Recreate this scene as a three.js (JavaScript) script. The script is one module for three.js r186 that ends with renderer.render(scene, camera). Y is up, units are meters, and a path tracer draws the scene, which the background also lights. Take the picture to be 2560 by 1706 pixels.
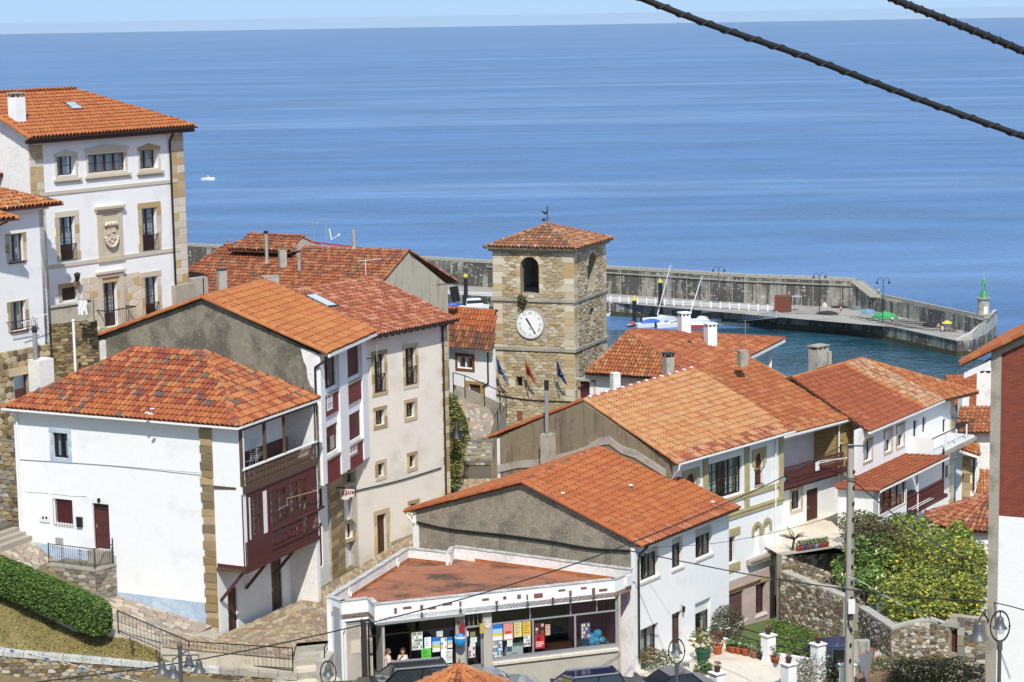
import*as THREE from 'three';
import{mergeGeometries}from 'three/addons/utils/BufferGeometryUtils.js';
import{FontLoader}from 'three/addons/loaders/FontLoader.js';
import{MarchingCubes}from 'three/addons/objects/MarchingCubes.js';
import{TextGeometry}from 'three/addons/geometries/TextGeometry.js';
// ---------- camera, sky, sun, exposure ----------
const FPX=5400,ROLL=0.0164,PITCH=Math.atan2(853 -(64 - 0.0047*FPX),FPX);
const EYE=new THREE.Vector3(0,70,0);
const scene=new THREE.Scene();
const camera=new THREE.PerspectiveCamera(2*Math.atan(853 / FPX)*180 / Math.PI,1024 / 682,0.5,60000);
camera.position.copy(EYE);
camera.rotation.order='YXZ';
camera.rotation.set(-PITCH,0,-ROLL);
const SUN_DIR=new THREE.Vector3(0.1,1.19,1.0).normalize();
{// clear summer sky with a pale, slightly hazy horizon
const w=128,h=128,d=new Float32Array(w*h*4);
for(let j=0;j<h;j++)for(let i=0;i<w;i++){
const el=((j+0.5)/ h - 0.5)*Math.PI,az=((i+0.5)/ w - 0.5)*2*Math.PI;
const t=Math.pow(Math.max(0,Math.sin(el)),0.62);
const dx=Math.cos(el)*Math.cos(az),dz=Math.cos(el)*Math.sin(az),dy=Math.sin(el);
const c=Math.max(0,dx*SUN_DIR.x+dy*SUN_DIR.y+dz*SUN_DIR.z);
const g=0.25*Math.pow(c,6);
const k=(j*w+i)*4;
d[k]=0.40+(0.17 - 0.40)*t+g;
d[k+1]=0.58+(0.30 - 0.58)*t+g;
d[k+2]=0.80+(0.54 - 0.80)*t+g*0.9;
d[k+3]=1;
}
const sky=new THREE.DataTexture(d,w,h,THREE.RGBAFormat,THREE.FloatType);
sky.mapping=THREE.EquirectangularReflectionMapping;
sky.magFilter=THREE.LinearFilter;sky.minFilter=THREE.LinearFilter;
sky.needsUpdate=true;
scene.background=sky;scene.environment=sky;
}
const sun=new THREE.DirectionalLight(new THREE.Color(1,0.955,0.88),3.9);
sun.position.copy(SUN_DIR).multiplyScalar(400).add(new THREE.Vector3(0,45,-105));
sun.target.position.set(0,45,-105);
sun.castShadow=true;sun.shadow.radius=1.6;sun.shadow.mapSize.set(4096,4096);
Object.assign(sun.shadow.camera,{left:-90,right:90,top:90,bottom:-90,near:50,far:900});
scene.add(sun,sun.target);
const EXPOSURE=1.22;
scene.fog=new THREE.FogExp2(new THREE.Color(0.62,0.75,0.9),0.00003);
// ---------- helpers ----------
const V=(x,y,z)=>new THREE.Vector3(x,y,z);
let SEED=7;
const rnd=()=>{SEED=(SEED*1664525+1013904223)>>>0;return SEED / 4294967296;};
const rr=(a,b)=>a+(b - a)*rnd();
const pick=a=>a[Math.floor(rnd()*a.length)% a.length];
// pixel of the photograph (2560 x 1706) -> direction
function ray(px,py){
const x=(px - 1280)/ FPX,y=-(py - 853)/ FPX,c=Math.cos(ROLL),s=Math.sin(ROLL);
const X=x*c+y*s,Y=-x*s+y*c,cp=Math.cos(PITCH),sp=Math.sin(PITCH);
return V(X,Y*cp - sp,-Y*sp - cp);
}
const at=(p,d)=>{const r=ray(...p);return EYE.clone().addScaledVector(r,d / -r.z);};
const onY=(p,y)=>{const r=ray(...p);return EYE.clone().addScaledVector(r,(y - 70)/ r.y);};
const zf=(x0,y0,s)=>(X,Y)=>[x0+X / s,y0+Y / s];
const v=zf(0,0,0.91914),zA=zf(0,200,3.136),zB=zf(0,640,3.136),zC=zf(0,1000,2.22),zD=zf(440,520,2.941),
zE=zf(500,900,2.614),zT=zf(1100,480,2.704),zH=zf(1500,600,2.2198),zS=zf(800,1320,2.8012),zR=zf(1000,900,2.6144),
zW=zf(1560,1080,2.504),zG=zf(1940,860,3.1355),zN=zf(1940,1260,3.516),z1=zf(0,1184,3.001),z2=zf(500,1000,4.4905),
z3=zf(760,1357,4.4905),z4=zf(1200,1357,4.4905),z5=zf(1560,1060,4.4905),z6=zf(1560,1357,4.4905),z7=zf(2036,1357,4.4905),
z8=zf(2036,1040,4.4905),y1=zf(1480,620,4.4905),y2=zf(2036,640,4.4905),y3=zf(440,560,2.567),y4=zf(900,560,2.567),
y5=zf(1100,880,2.567),y6=zf(0,660,2.567);
const taken={};
const numbered=n=>{const k=taken[n]=(taken[n]??-1)+1;return k?n+'_'+String(k).padStart(3,'0'):n;};
function thing(name,label,category,base,group){
const g=new THREE.Group();g.name=numbered(name);g.position.copy(base);scene.add(g);
g.userData={label,category};if(group)g.userData.group=group;
return g;
}
function rootOf(o){while(o.parent&&o.parent !==scene)o=o.parent;return o;}
// geometry in world coordinates -> part of g (or of one of its parts)
function part(parent,name,geo,mat){
if(Array.isArray(geo))geo=merge(geo);
const b=rootOf(parent).position;geo.translate(-b.x,-b.y,-b.z);
const m=new THREE.Mesh(geo,mat);m.name=name;parent.add(m);return m;
}
// shared geometry placed by a world matrix
function place(parent,name,geo,mat,M){
const m=new THREE.Mesh(geo,mat);m.name=name;
M.decompose(m.position,m.quaternion,m.scale);m.position.sub(rootOf(parent).position);
parent.add(m);return m;
}
function single(name,label,category,geo,mat,group){
if(Array.isArray(geo))geo=merge(geo);
geo.computeBoundingBox();const c=geo.boundingBox.getCenter(V());c.y=geo.boundingBox.min.y;
geo.translate(-c.x,-c.y,-c.z);
const m=new THREE.Mesh(geo,mat);m.name=numbered(name);m.position.copy(c);scene.add(m);
m.userData={label,category};if(group)m.userData.group=group;return m;
}
function struct(name,geo,mat){
if(Array.isArray(geo))geo=merge(geo);
const m=new THREE.Mesh(geo,mat);m.name=numbered(name);m.userData={kind:'structure'};scene.add(m);return m;
}
function merge(list){
list=list.filter(Boolean).map(g=>{const q=g.index?g.toNonIndexed():g;for(const k of Object.keys(q.attributes))if(!['position','normal','uv'].includes(k))q.deleteAttribute(k);return q;});
return list.length===1?list[0]:mergeGeometries(list);
}
function boxG(sx,sy,sz){
const g=new THREE.BoxGeometry(sx,sy,sz),u=g.attributes.uv,d=[[sz,sy],[sz,sy],[sx,sz],[sx,sz],[sx,sy],[sx,sy]];
for(let i=0;i<24;i++){const q=d[i>>2];u.setXY(i,u.getX(i)*q[0],u.getY(i)*q[1]);}
return g;
}
// triangles from point lists: faces = arrays of Vector3 (convex polygons)
function polys(faces,uvScale=1){
const pos=[],nor=[],uv=[],a=V(),b=V(),n=V(),t=V(),w=V();
for(const f of faces){
n.set(0,0,0);for(let i=1;i<f.length - 1;i++)n.add(a.subVectors(f[i],f[0]).cross(b.subVectors(f[i+1],f[0])));
n.normalize();t.set(1,0,0);if(Math.abs(n.y)<0.9)t.set(-n.z,0,n.x).negate().normalize();else t.set(1,0,0);
w.crossVectors(n,t);
for(let i=1;i<f.length - 1;i++)for(const p of[f[0],f[i],f[i+1]]){pos.push(p.x,p.y,p.z);nor.push(n.x,n.y,n.z);uv.push(p.dot(t)*uvScale,p.dot(w)*uvScale);}
}
const g=new THREE.BufferGeometry();
g.setAttribute('position',new THREE.Float32BufferAttribute(pos,3));g.setAttribute('normal',new THREE.Float32BufferAttribute(nor,3));g.setAttribute('uv',new THREE.Float32BufferAttribute(uv,2));
return g;
}
function prism(poly,d){// polygon (counter-clockwise seen from its outer side) pushed by d to the back
const q=poly.map(p=>p.clone().add(d)),f=[poly,[...q].reverse()];
for(let i=0;i<poly.length;i++){const j=(i+1)% poly.length;f.push([poly[j],poly[i],q[i],q[j]]);}
return polys(f);
}
function bar(p,q,w,h=w,up=V(0,1,0)){// box beam from p to q
const d=q.clone().sub(p),l=d.length();d.normalize();
let x=V().crossVectors(up,d);if(x.lengthSq()<1e-6)x.set(1,0,0);x.normalize();
const y=V().crossVectors(d,x),g=boxG(w,h,l);
return g.applyMatrix4(new THREE.Matrix4().makeBasis(x,y,d).setPosition(p.clone().add(q).multiplyScalar(0.5)));
}
function rod(p,q,r,seg=6,r2=r){
const d=q.clone().sub(p),l=d.length(),g=new THREE.CylinderGeometry(r2,r,l,seg);
g.applyQuaternion(new THREE.Quaternion().setFromUnitVectors(V(0,1,0),d.normalize()));
return g.translate((p.x+q.x)/ 2,(p.y+q.y)/ 2,(p.z+q.z)/ 2);
}
const tube=(pts,r,n=24,seg=6)=>new THREE.TubeGeometry(new THREE.CatmullRomCurve3(pts),n,r,seg,false);
function lathe(prof,seg,c){return new THREE.LatheGeometry(prof.map(p=>new THREE.Vector2(p[0],p[1])),seg).translate(c.x,c.y,c.z);}
function sag(p,q,dip,n=16){const a=[];for(let i=0;i<=n;i++){const t=i / n,w=p.clone().lerp(q,t);w.y -=dip*4*t*(1 - t);a.push(w);}return a;}
// ---------- a vertical plane one can draw on ----------
class Face{
constructor(A,B){// plan points, left and right as seen from outside
this.A=V(A.x,0,A.z);this.B=V(B.x,0,B.z);this.u=this.B.clone().sub(this.A);this.len=this.u.length();this.u.normalize();
this.n=V(-this.u.z,0,this.u.x);
this.M=new THREE.Matrix4().makeBasis(this.u,V(0,1,0),this.n).setPosition(this.A);
}
p(s,y,o=0){return this.A.clone().addScaledVector(this.u,s).addScaledVector(this.n,o).setY(y);}
q(px,o=0){// pixel -> [s, y] on the plane pushed out by o
const r=ray(...px),a=this.A.clone().addScaledVector(this.n,o).sub(EYE),t=a.dot(this.n)/ r.dot(this.n),w=EYE.clone().addScaledVector(r,t);
return[w.clone().sub(this.A).dot(this.u),w.y];
}
rect(p0,p1,o=0){const a=this.q(p0,o),b=this.q(p1,o);return[Math.min(a[0],b[0]),Math.min(a[1],b[1]),Math.max(a[0],b[0]),Math.max(a[1],b[1])];}
box(s0,s1,y0,y1,o0,o1){return boxG(s1 - s0,y1 - y0,o1 - o0).translate((s0+s1)/ 2,(y0+y1)/ 2,(o0+o1)/ 2).applyMatrix4(this.M);}
off(o){return new Face(this.A.clone().addScaledVector(this.n,o),this.B.clone().addScaledVector(this.n,o));}
// wall sheet with openings, t thick, outer side at o
wall(outline,holes=[],t=0.25,o=0){
const sh=new THREE.Shape(outline.map(p=>new THREE.Vector2(p[0],p[1])));
for(const h of holes){
const p=new THREE.Path(),[a,b,c,d]=h;
if(h.arch){const r=(c - a)/ 2;p.moveTo(a,b);p.lineTo(c,b);p.lineTo(c,d - r);p.absarc((a+c)/ 2,d - r,r,0,Math.PI,false);p.lineTo(a,b);}
else{p.moveTo(a,b);p.lineTo(c,b);p.lineTo(c,d);p.lineTo(a,d);p.lineTo(a,b);}
sh.holes.push(p);
}
return new THREE.ExtrudeGeometry(sh,{depth:t,bevelEnabled:false,curveSegments:10}).translate(0,0,o - t).applyMatrix4(this.M);
}
flat(outline,t,o){return this.wall(outline,[],t,o);}
}
const rectOut=(s0,y0,s1,y1)=>[[s0,y0],[s1,y0],[s1,y1],[s0,y1]];
// ---------- procedural materials ----------
const s2l=c=>c<=0.04045?c / 12.92:Math.pow((c+0.055)/ 1.055,2.4);
const l2s=c=>{c=Math.min(1,Math.max(0,c));return c<=0.0031308?c*12.92:1.055*Math.pow(c,1 / 2.4)- 0.055;};
const hash=(x,y,s)=>{let h=(x*374761393+y*668265263+s*2147483647)|0;h=Math.imul(h ^(h>>>13),1274126177);h ^=h>>>16;return(h>>>0)/ 4294967296;};
function vnoise(x,y,px,py,s){// value noise that repeats after px, py cells
const xi=Math.floor(x),yi=Math.floor(y),fx=x - xi,fy=y - yi,ux=fx*fx*(3 - 2*fx),uy=fy*fy*(3 - 2*fy);
const m=(a,b)=>((a % b)+b)% b,x0=m(xi,px),x1=m(xi+1,px),y0=m(yi,py),y1=m(yi+1,py);
const a=hash(x0,y0,s),b=hash(x1,y0,s),c=hash(x0,y1,s),d=hash(x1,y1,s);
return a+(b - a)*ux+(c - a)*uy+(a - b - c+d)*ux*uy;
}
function fbm(u,w,fx,fy,oct,s){let a=0.5,t=0,n=0;for(let i=0;i<oct;i++){t+=a*vnoise(u*fx,w*fy,fx,fy,s+i*17);n+=a;a*=0.55;fx*=2;fy*=2;}return t / n;}
function makeTex(w,h,fn,color=true){
const d=new Uint8Array(w*h*4);
for(let j=0;j<h;j++)for(let i=0;i<w;i++){
const c=fn((i+0.5)/ w,(j+0.5)/ h),k=(j*w+i)*4;
if(color){d[k]=l2s(c[0])*255;d[k+1]=l2s(c[1])*255;d[k+2]=l2s(c[2])*255;}else d[k]=d[k+1]=d[k+2]=Math.min(255,Math.max(0,c*255));
d[k+3]=255;
}
const t=new THREE.DataTexture(d,w,h);t.wrapS=t.wrapT=THREE.RepeatWrapping;t.magFilter=THREE.LinearFilter;t.minFilter=THREE.LinearMipmapLinearFilter;t.generateMipmaps=true;
if(color)t.colorSpace=THREE.SRGBColorSpace;t.needsUpdate=true;return t;
}
const mixc=(a,b,t)=>[a[0]+(b[0]- a[0])*t,a[1]+(b[1]- a[1])*t,a[2]+(b[2]- a[2])*t];
const sst=(a,b,x)=>{x=Math.min(1,Math.max(0,(x - a)/(b - a)));return x*x*(3 - 2*x);};
// grain bump shared by rough surfaces
const GRAIN=makeTex(256,256,(u,w)=>fbm(u,w,24,24,4,91),false);
// weathered surface: base c0, blotches c1, flecks c2; size in metres of one repeat
function surf(size,c0,c1,c2,o={}){
const f=o.f??5,sx=o.sx??1,sy=o.sy??1,lo=o.lo??0.45,hi=o.hi??0.75,N=o.N??512,seed=o.seed??1;
const t=makeTex(N,N,(u,w)=>{
const a=fbm(u,w,f*sx,f*sy,5,seed),b=fbm(u,w,f*6,f*6,3,seed+40),e=fbm(u,w,f*12,f*12,2,seed+80);
let c=mixc(c0,c1,sst(lo,hi,a*0.75+b*0.25)*(o.k1??1));
c=mixc(c,c2,sst(o.flo??0.66,o.fhi??0.8,e)*(o.k2??0.6));
const g=1+(b - 0.5)*(o.g??0.18);return[c[0]*g,c[1]*g,c[2]*g];
});
t.repeat.set(1 / size,1 / size);
const m=new THREE.MeshStandardMaterial({map:t,roughness:o.rough??0.9});
if(o.bump){const b=GRAIN.clone();b.repeat.set(1 /(o.bs??1.2),1 /(o.bs??1.2));b.needsUpdate=true;m.bumpMap=b;m.bumpScale=o.bump;}
return m;
}
const flat=(r,g,b,rough=0.7,o={})=>new THREE.MeshStandardMaterial({color:new THREE.Color().setRGB(r,g,b),roughness:rough,side:THREE.DoubleSide,...o});
const hex=(h,rough=0.8,k=1,o={})=>{const c=new THREE.Color(h);c.multiplyScalar(k);return new THREE.MeshStandardMaterial({color:c,roughness:rough,side:THREE.DoubleSide,...o});};
const M={
white:surf(5,[0.83,0.83,0.82],[0.72,0.72,0.72],[0.6,0.6,0.6],{lo:0.55,hi:0.85,k2:0.1,g:0.05,seed:3,bump:0.004}),
oldwhite:surf(4,[0.8,0.79,0.76],[0.62,0.6,0.55],[0.4,0.37,0.33],{lo:0.5,hi:0.8,k2:0.35,g:0.09,seed:5,bump:0.006}),
parapet:surf(3,[0.83,0.81,0.79],[0.66,0.64,0.6],[0.16,0.15,0.13],{lo:0.55,hi:0.8,flo:0.68,fhi:0.85,k2:0.3,f:3,seed:8,bump:0.006}),
coping:surf(2,[0.62,0.61,0.58],[0.42,0.41,0.38],[0.12,0.12,0.1],{lo:0.4,hi:0.75,flo:0.55,fhi:0.75,k2:0.7,f:6,seed:9,bump:0.01}),
cream:surf(5,[0.78,0.72,0.64],[0.67,0.6,0.51],[0.55,0.5,0.42],{lo:0.45,hi:0.8,k2:0.2,g:0.08,seed:11,bump:0.006}),
rose:surf(4,[0.49,0.39,0.35],[0.56,0.46,0.42],[0.6,0.55,0.5],{g:0.1,k2:0.2,seed:12,bump:0.004}),
ochre:surf(2,[0.42,0.36,0.19],[0.33,0.28,0.14],[0.5,0.44,0.28],{g:0.12,k2:0.3,seed:13,bump:0.005}),
bluepl:surf(3,[0.5,0.6,0.7],[0.36,0.45,0.56],[0.6,0.68,0.76],{lo:0.4,hi:0.75,k2:0.2,g:0.07,seed:14,bump:0.004}),
gableC:surf(6,[0.25,0.225,0.17],[0.125,0.11,0.085],[0.42,0.39,0.32],{f:6,sx:1.5,lo:0.38,hi:0.7,flo:0.6,fhi:0.85,k2:0.35,g:0.4,seed:21,bump:0.012}),
gableE:surf(3,[0.29,0.25,0.185],[0.17,0.15,0.115],[0.46,0.43,0.37],{f:5,lo:0.42,hi:0.74,flo:0.6,fhi:0.78,k2:0.5,g:0.55,seed:22,bump:0.015}),
gableF:surf(6,[0.24,0.195,0.125],[0.145,0.115,0.075],[0.33,0.29,0.21],{f:4,sx:6,lo:0.4,hi:0.72,k2:0.4,g:0.15,seed:23,bump:0.008}),
gableN:surf(6,[0.55,0.49,0.37],[0.4,0.35,0.26],[0.1,0.09,0.07],{f:3,sx:7,lo:0.45,hi:0.8,flo:0.64,fhi:0.8,k2:0.2,g:0.1,seed:24,bump:0.008}),
conc:surf(3,[0.36,0.33,0.27],[0.24,0.22,0.18],[0.48,0.46,0.4],{g:0.2,k2:0.4,seed:25,bump:0.01}),
chim:surf(2,[0.42,0.39,0.33],[0.26,0.24,0.2],[0.55,0.53,0.48],{f:3,g:0.25,k2:0.4,seed:26,bump:0.01}),
shopgrey:surf(4,[0.47,0.43,0.36],[0.38,0.345,0.29],[0.54,0.5,0.44],{g:0.14,k2:0.3,seed:27,bump:0.004}),
terr:surf(7,[0.34,0.13,0.065],[0.1,0.05,0.032],[0.4,0.23,0.14],{f:4,sx:1,sy:1.6,lo:0.42,hi:0.66,flo:0.66,k2:0.35,g:0.35,seed:28,bump:0.004}),
mortar:surf(2,[0.4,0.35,0.27],[0.29,0.25,0.19],[0.5,0.46,0.38],{g:0.25,seed:30,bump:0.01}),
mortarD:surf(2,[0.2,0.17,0.12],[0.12,0.1,0.07],[0.3,0.27,0.2],{g:0.25,seed:31,bump:0.01}),
yard:surf(4,[0.66,0.59,0.48],[0.54,0.47,0.37],[0.44,0.38,0.3],{g:0.12,k2:0.3,seed:33,bump:0.006}),
asph:surf(3,[0.075,0.073,0.07],[0.055,0.054,0.052],[0.13,0.125,0.12],{g:0.3,seed:34,bump:0.006}),
earth:surf(6,[0.16,0.125,0.06],[0.1,0.1,0.04],[0.24,0.2,0.11],{g:0.4,seed:35,bump:0.03}),
lawn:surf(4,[0.24,0.185,0.075],[0.13,0.125,0.04],[0.33,0.27,0.13],{f:6,lo:0.45,hi:0.7,g:0.6,k2:0.5,seed:36,bump:0.03,bs:0.5}),
grass:surf(3,[0.085,0.14,0.025],[0.15,0.14,0.05],[0.2,0.19,0.1],{f:6,lo:0.45,hi:0.7,g:0.6,k2:0.4,seed:37,bump:0.03,bs:0.5}),
brick:null,
deck:flat(0.1,0.05,0.03,0.9),soffit:flat(0.085,0.045,0.028,0.9),mortarline:surf(1,[0.36,0.22,0.14],[0.25,0.17,0.11],[0.5,0.42,0.34],{seed:41}),
winbrown:hex('#4a2014',0.5),windark:hex('#2e1a14',0.5),redwood:surf(1,[0.095,0.023,0.021],[0.06,0.017,0.016],[0.14,0.045,0.04],{sx:5,g:0.3,seed:43,rough:0.6}),
redclad:hex('#7c2c2a',0.55),doorbrown:surf(1,[0.075,0.03,0.016],[0.04,0.018,0.01],[0.1,0.045,0.025],{sx:6,g:0.3,seed:44,rough:0.55}),
garage:surf(1.5,[0.12,0.06,0.055],[0.085,0.042,0.04],[0.16,0.09,0.085],{sx:6,g:0.2,seed:45,rough:0.7}),
oldwood:surf(1,[0.1,0.058,0.036],[0.06,0.035,0.022],[0.15,0.1,0.07],{sx:6,g:0.3,seed:46,rough:0.8}),
iron:flat(0.018,0.018,0.02,0.5),black:flat(0.012,0.012,0.013,0.45),rubber:flat(0.02,0.02,0.02,0.85),
whitepaint:flat(0.8,0.8,0.78,0.5),alu:flat(0.55,0.56,0.57,0.35,{metalness:0.6}),greypaint:flat(0.36,0.37,0.38,0.5),steel:flat(0.42,0.43,0.44,0.4,{metalness:0.5}),
bronze:flat(0.11,0.115,0.12,0.45,{metalness:0.3}),lampgl:new THREE.MeshPhysicalMaterial({color:0xffffff,roughness:0.25,transmission:0.8,thickness:0,ior:1.45}),
glass:new THREE.MeshPhysicalMaterial({color:new THREE.Color(0.82,0.86,0.86),roughness:0.03,transmission:1,thickness:0,ior:1.5}),
curtain:flat(0.72,0.73,0.72,0.95),curtblue:flat(0.42,0.56,0.76,0.95),blind:flat(0.5,0.49,0.45,0.7),blindred:hex('#571d1c',0.6),
greenpaint:hex('#123a24',0.5),orange:hex('#b34f22',0.9),plastic:flat(0.75,0.75,0.73,0.5),rust:surf(1,[0.2,0.075,0.035],[0.13,0.05,0.03],[0.28,0.12,0.06],{g:0.3,seed:48}),
};
{// clay brick of the house on the right and the yellow brick of the loggia: bricks too small to tell apart
const brickTex=(w,h,c0,c1,mort,seed)=>{const t=makeTex(512,512,(u,q)=>{
const rows=16,cols=4,r=Math.floor(q*rows),x=u*cols+(r % 2)*0.5,c=((Math.floor(x)% cols)+cols)% cols,fx=x - Math.floor(x),fy=q*rows - r;
const j=fx<0.035||fx>0.965||fy<0.1||fy>0.9;if(j)return mort;const k=hash(c,r,seed),g=0.85+0.3*fbm(u,q,30,60,2,seed+3);
const a=mixc(c0,c1,k);return[a[0]*g,a[1]*g,a[2]*g];});
t.repeat.set(1 / w,1 / h);return t;};
M.brick=new THREE.MeshStandardMaterial({map:brickTex(1.04,1.2,[0.27,0.062,0.032],[0.19,0.042,0.024],[0.12,0.045,0.032],51),roughness:0.85});
M.ybrick=new THREE.MeshStandardMaterial({map:brickTex(1.2,1.4,[0.5,0.36,0.14],[0.36,0.25,0.095],[0.24,0.17,0.08],52),roughness:0.85});
}
// breakwater concrete: pale bays with dark vertical runs of weather
M.quay=(()=>{
const t=makeTex(1024,256,(u,w)=>{
const st=0.45*vnoise(u*50,w,50,1,61)+0.33*vnoise(u*120,w*2,120,2,64)+0.22*vnoise(u*260,w*3,260,3,65),bl=fbm(u,w,10,2,3,62),fl=fbm(u,w,90,24,2,63);
let c=mixc([0.31,0.285,0.24],[0.045,0.041,0.034],sst(0.28,0.56,st*0.72+bl*0.28)*0.88);
c=mixc(c,[0.5,0.48,0.43],sst(0.7,0.8,fl)*0.6);const g=0.85+0.3*fl;return c.map(x=>x*g);
});
t.repeat.set(1 / 60,1 / 9);return new THREE.MeshStandardMaterial({map:t,roughness:0.95});
})();
const glassless=flat(0.02,0.025,0.03,0.1);
// ---------- roof tiles ----------
const PAL={
A:[['#c4592d',5],['#a8462a',5],['#d2703f',4],['#8f3a2c',3],['#8a6a4b',2.2],['#6e6453',1.4],['#b98a55',0.8],['#5f5a58',0.5],['#9e3a38',1.5]],
C:[['#cb6e38',6],['#c05c2e',4],['#d98448',3],['#b04f2a',2],['#a05a38',0.8]],
D:[['#b8563a',5],['#cf8560',3],['#a34431',4],['#dba27a',1.5],['#93402e',2],['#c06a48',2]],
E:[['#c55c2c',7],['#b44c27',4],['#d0703c',4],['#a6452a',1.2],['#8e4a38',0.5]],
F:[['#d9935a',6],['#dda26c',4],['#c97040',3],['#b95a36',2.4],['#d08550',3],['#c2946a',1]],
G:[['#b9542f',5],['#c97440',3],['#a54a2c',3],['#d09a5c',1.4],['#8c4a34',1],['#cf6a38',2]],
H:[['#ad4c2e',6],['#9b4029',4],['#bf5f38',3],['#8a3b2a',1.4],['#c98a5a',0.3]],
S:[['#cfa878',5],['#b99568',4],['#c86a3c',3],['#d9be96',2],['#b9582f',2],['#9c7a55',2]],
O:[['#b5512f',5],['#c8683c',4],['#9c4630',4],['#7c4a36',2.4],['#8a6e55',1.6],['#cf8050',2],['#a8894e',0.8],['#6a5a4c',0.9]],
T:[['#b06a42',4],['#c98a5c',4],['#9c5236',4],['#7d5a44',3],['#c0623a',3],['#8d7a66',2],['#d8ac80',1.6]],
B:[['#c6622f',7],['#bb552a',5],['#d0713c',4],['#ad4c28',2]],
K:[['#6e4a36',4],['#8c4a34',4],['#5a4438',3],['#a55234',3],['#b8653c',2]],
};
const tileMat=c=>{const m=hex(c,0.9),q=m.color,gb=q.r>3.2*q.g?1.3:q.r>2*q.g?1.12:0.98,l=0.3*q.r+0.5*q.g+0.2*q.b,k=0.72;q.setRGB((q.r+(l - q.r)*0.08)*k,(q.g+(l - q.g)*0.08)*k*gb,(q.b+(l - q.b)*0.08)*k*1.1);return m;};
const CALM={C:0.5,E:0.5,B:0.5,F:0.4,G:0.4,H:0.5,A:0.12};
const PM={};
for(const k in PAL){PM[k]=[];for(const[c,w]of PAL[k])PM[k].push([tileMat(c),w]);PM[k].sum=PAL[k].reduce((a,b)=>a+b[1],0);const mean=new THREE.Color(0,0,0);for(const[m,w]of PM[k]){mean.r+=m.color.r*w / PM[k].sum;mean.g+=m.color.g*w / PM[k].sum;mean.b+=m.color.b*w / PM[k].sum;}for(const[m]of PM[k])m.color.lerp(mean,CALM[k]??0.25);}
const pickMat=k=>{let r=rnd()*PM[k].sum;for(const[m,w]of PM[k]){r -=w;if(r<=0)return m;}return PM[k][0][0];};
const tileCache={};
function tileGeo(w,l,kind){
const key=w.toFixed(3)+l.toFixed(3)+kind;if(tileCache[key])return tileCache[key];
const prof=kind==='barrel'?[[-0.44,-0.02],[-0.39,0.045],[-0.24,0.095],[0,0.115],[0.22,0.098],[0.37,0.05],[0.42,0],[0.43,-0.03]]
:[[-0.49,-0.01],[-0.42,0.05],[-0.24,0.082],[-0.04,0.07],[0.1,0.02],[0.18,-0.006],[0.34,-0.012],[0.49,0.0]];
const pos=[],idx=[],L0=-l*0.56,L1=l*0.56,up=0.06,n=prof.length;
for(const[x,y]of prof)pos.push(x*w,y+0.004,L0,x*w,y+up,L1);// upper, lower end
for(const[x,y]of prof)pos.push(x*w,y+up,L1,x*w,y+up - 0.016,L1 - 0.002);// lip
for(let i=0;i<n - 1;i++){const a=2*i;idx.push(a,a+1,a+2,a+1,a+3,a+2);const b=2*n+2*i;idx.push(b,b+1,b+2,b+1,b+3,b+2);}
const g=new THREE.BufferGeometry();g.setAttribute('position',new THREE.Float32BufferAttribute(pos,3));g.setIndex(idx);
g.setAttribute('uv',new THREE.Float32BufferAttribute(new Float32Array(pos.length / 3*2),2));g.computeVertexNormals();
return tileCache[key]=g;
}
const inPoly=(x,y,P)=>{let r=false;for(let i=0,j=P.length - 1;i<P.length;j=i++){const a=P[i],b=P[j];if((a[1]>y)!==(b[1]>y)&&x<(b[0]- a[0])*(y - a[1])/(b[1]- a[1])+a[0])r=!r;}return r;};
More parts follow.
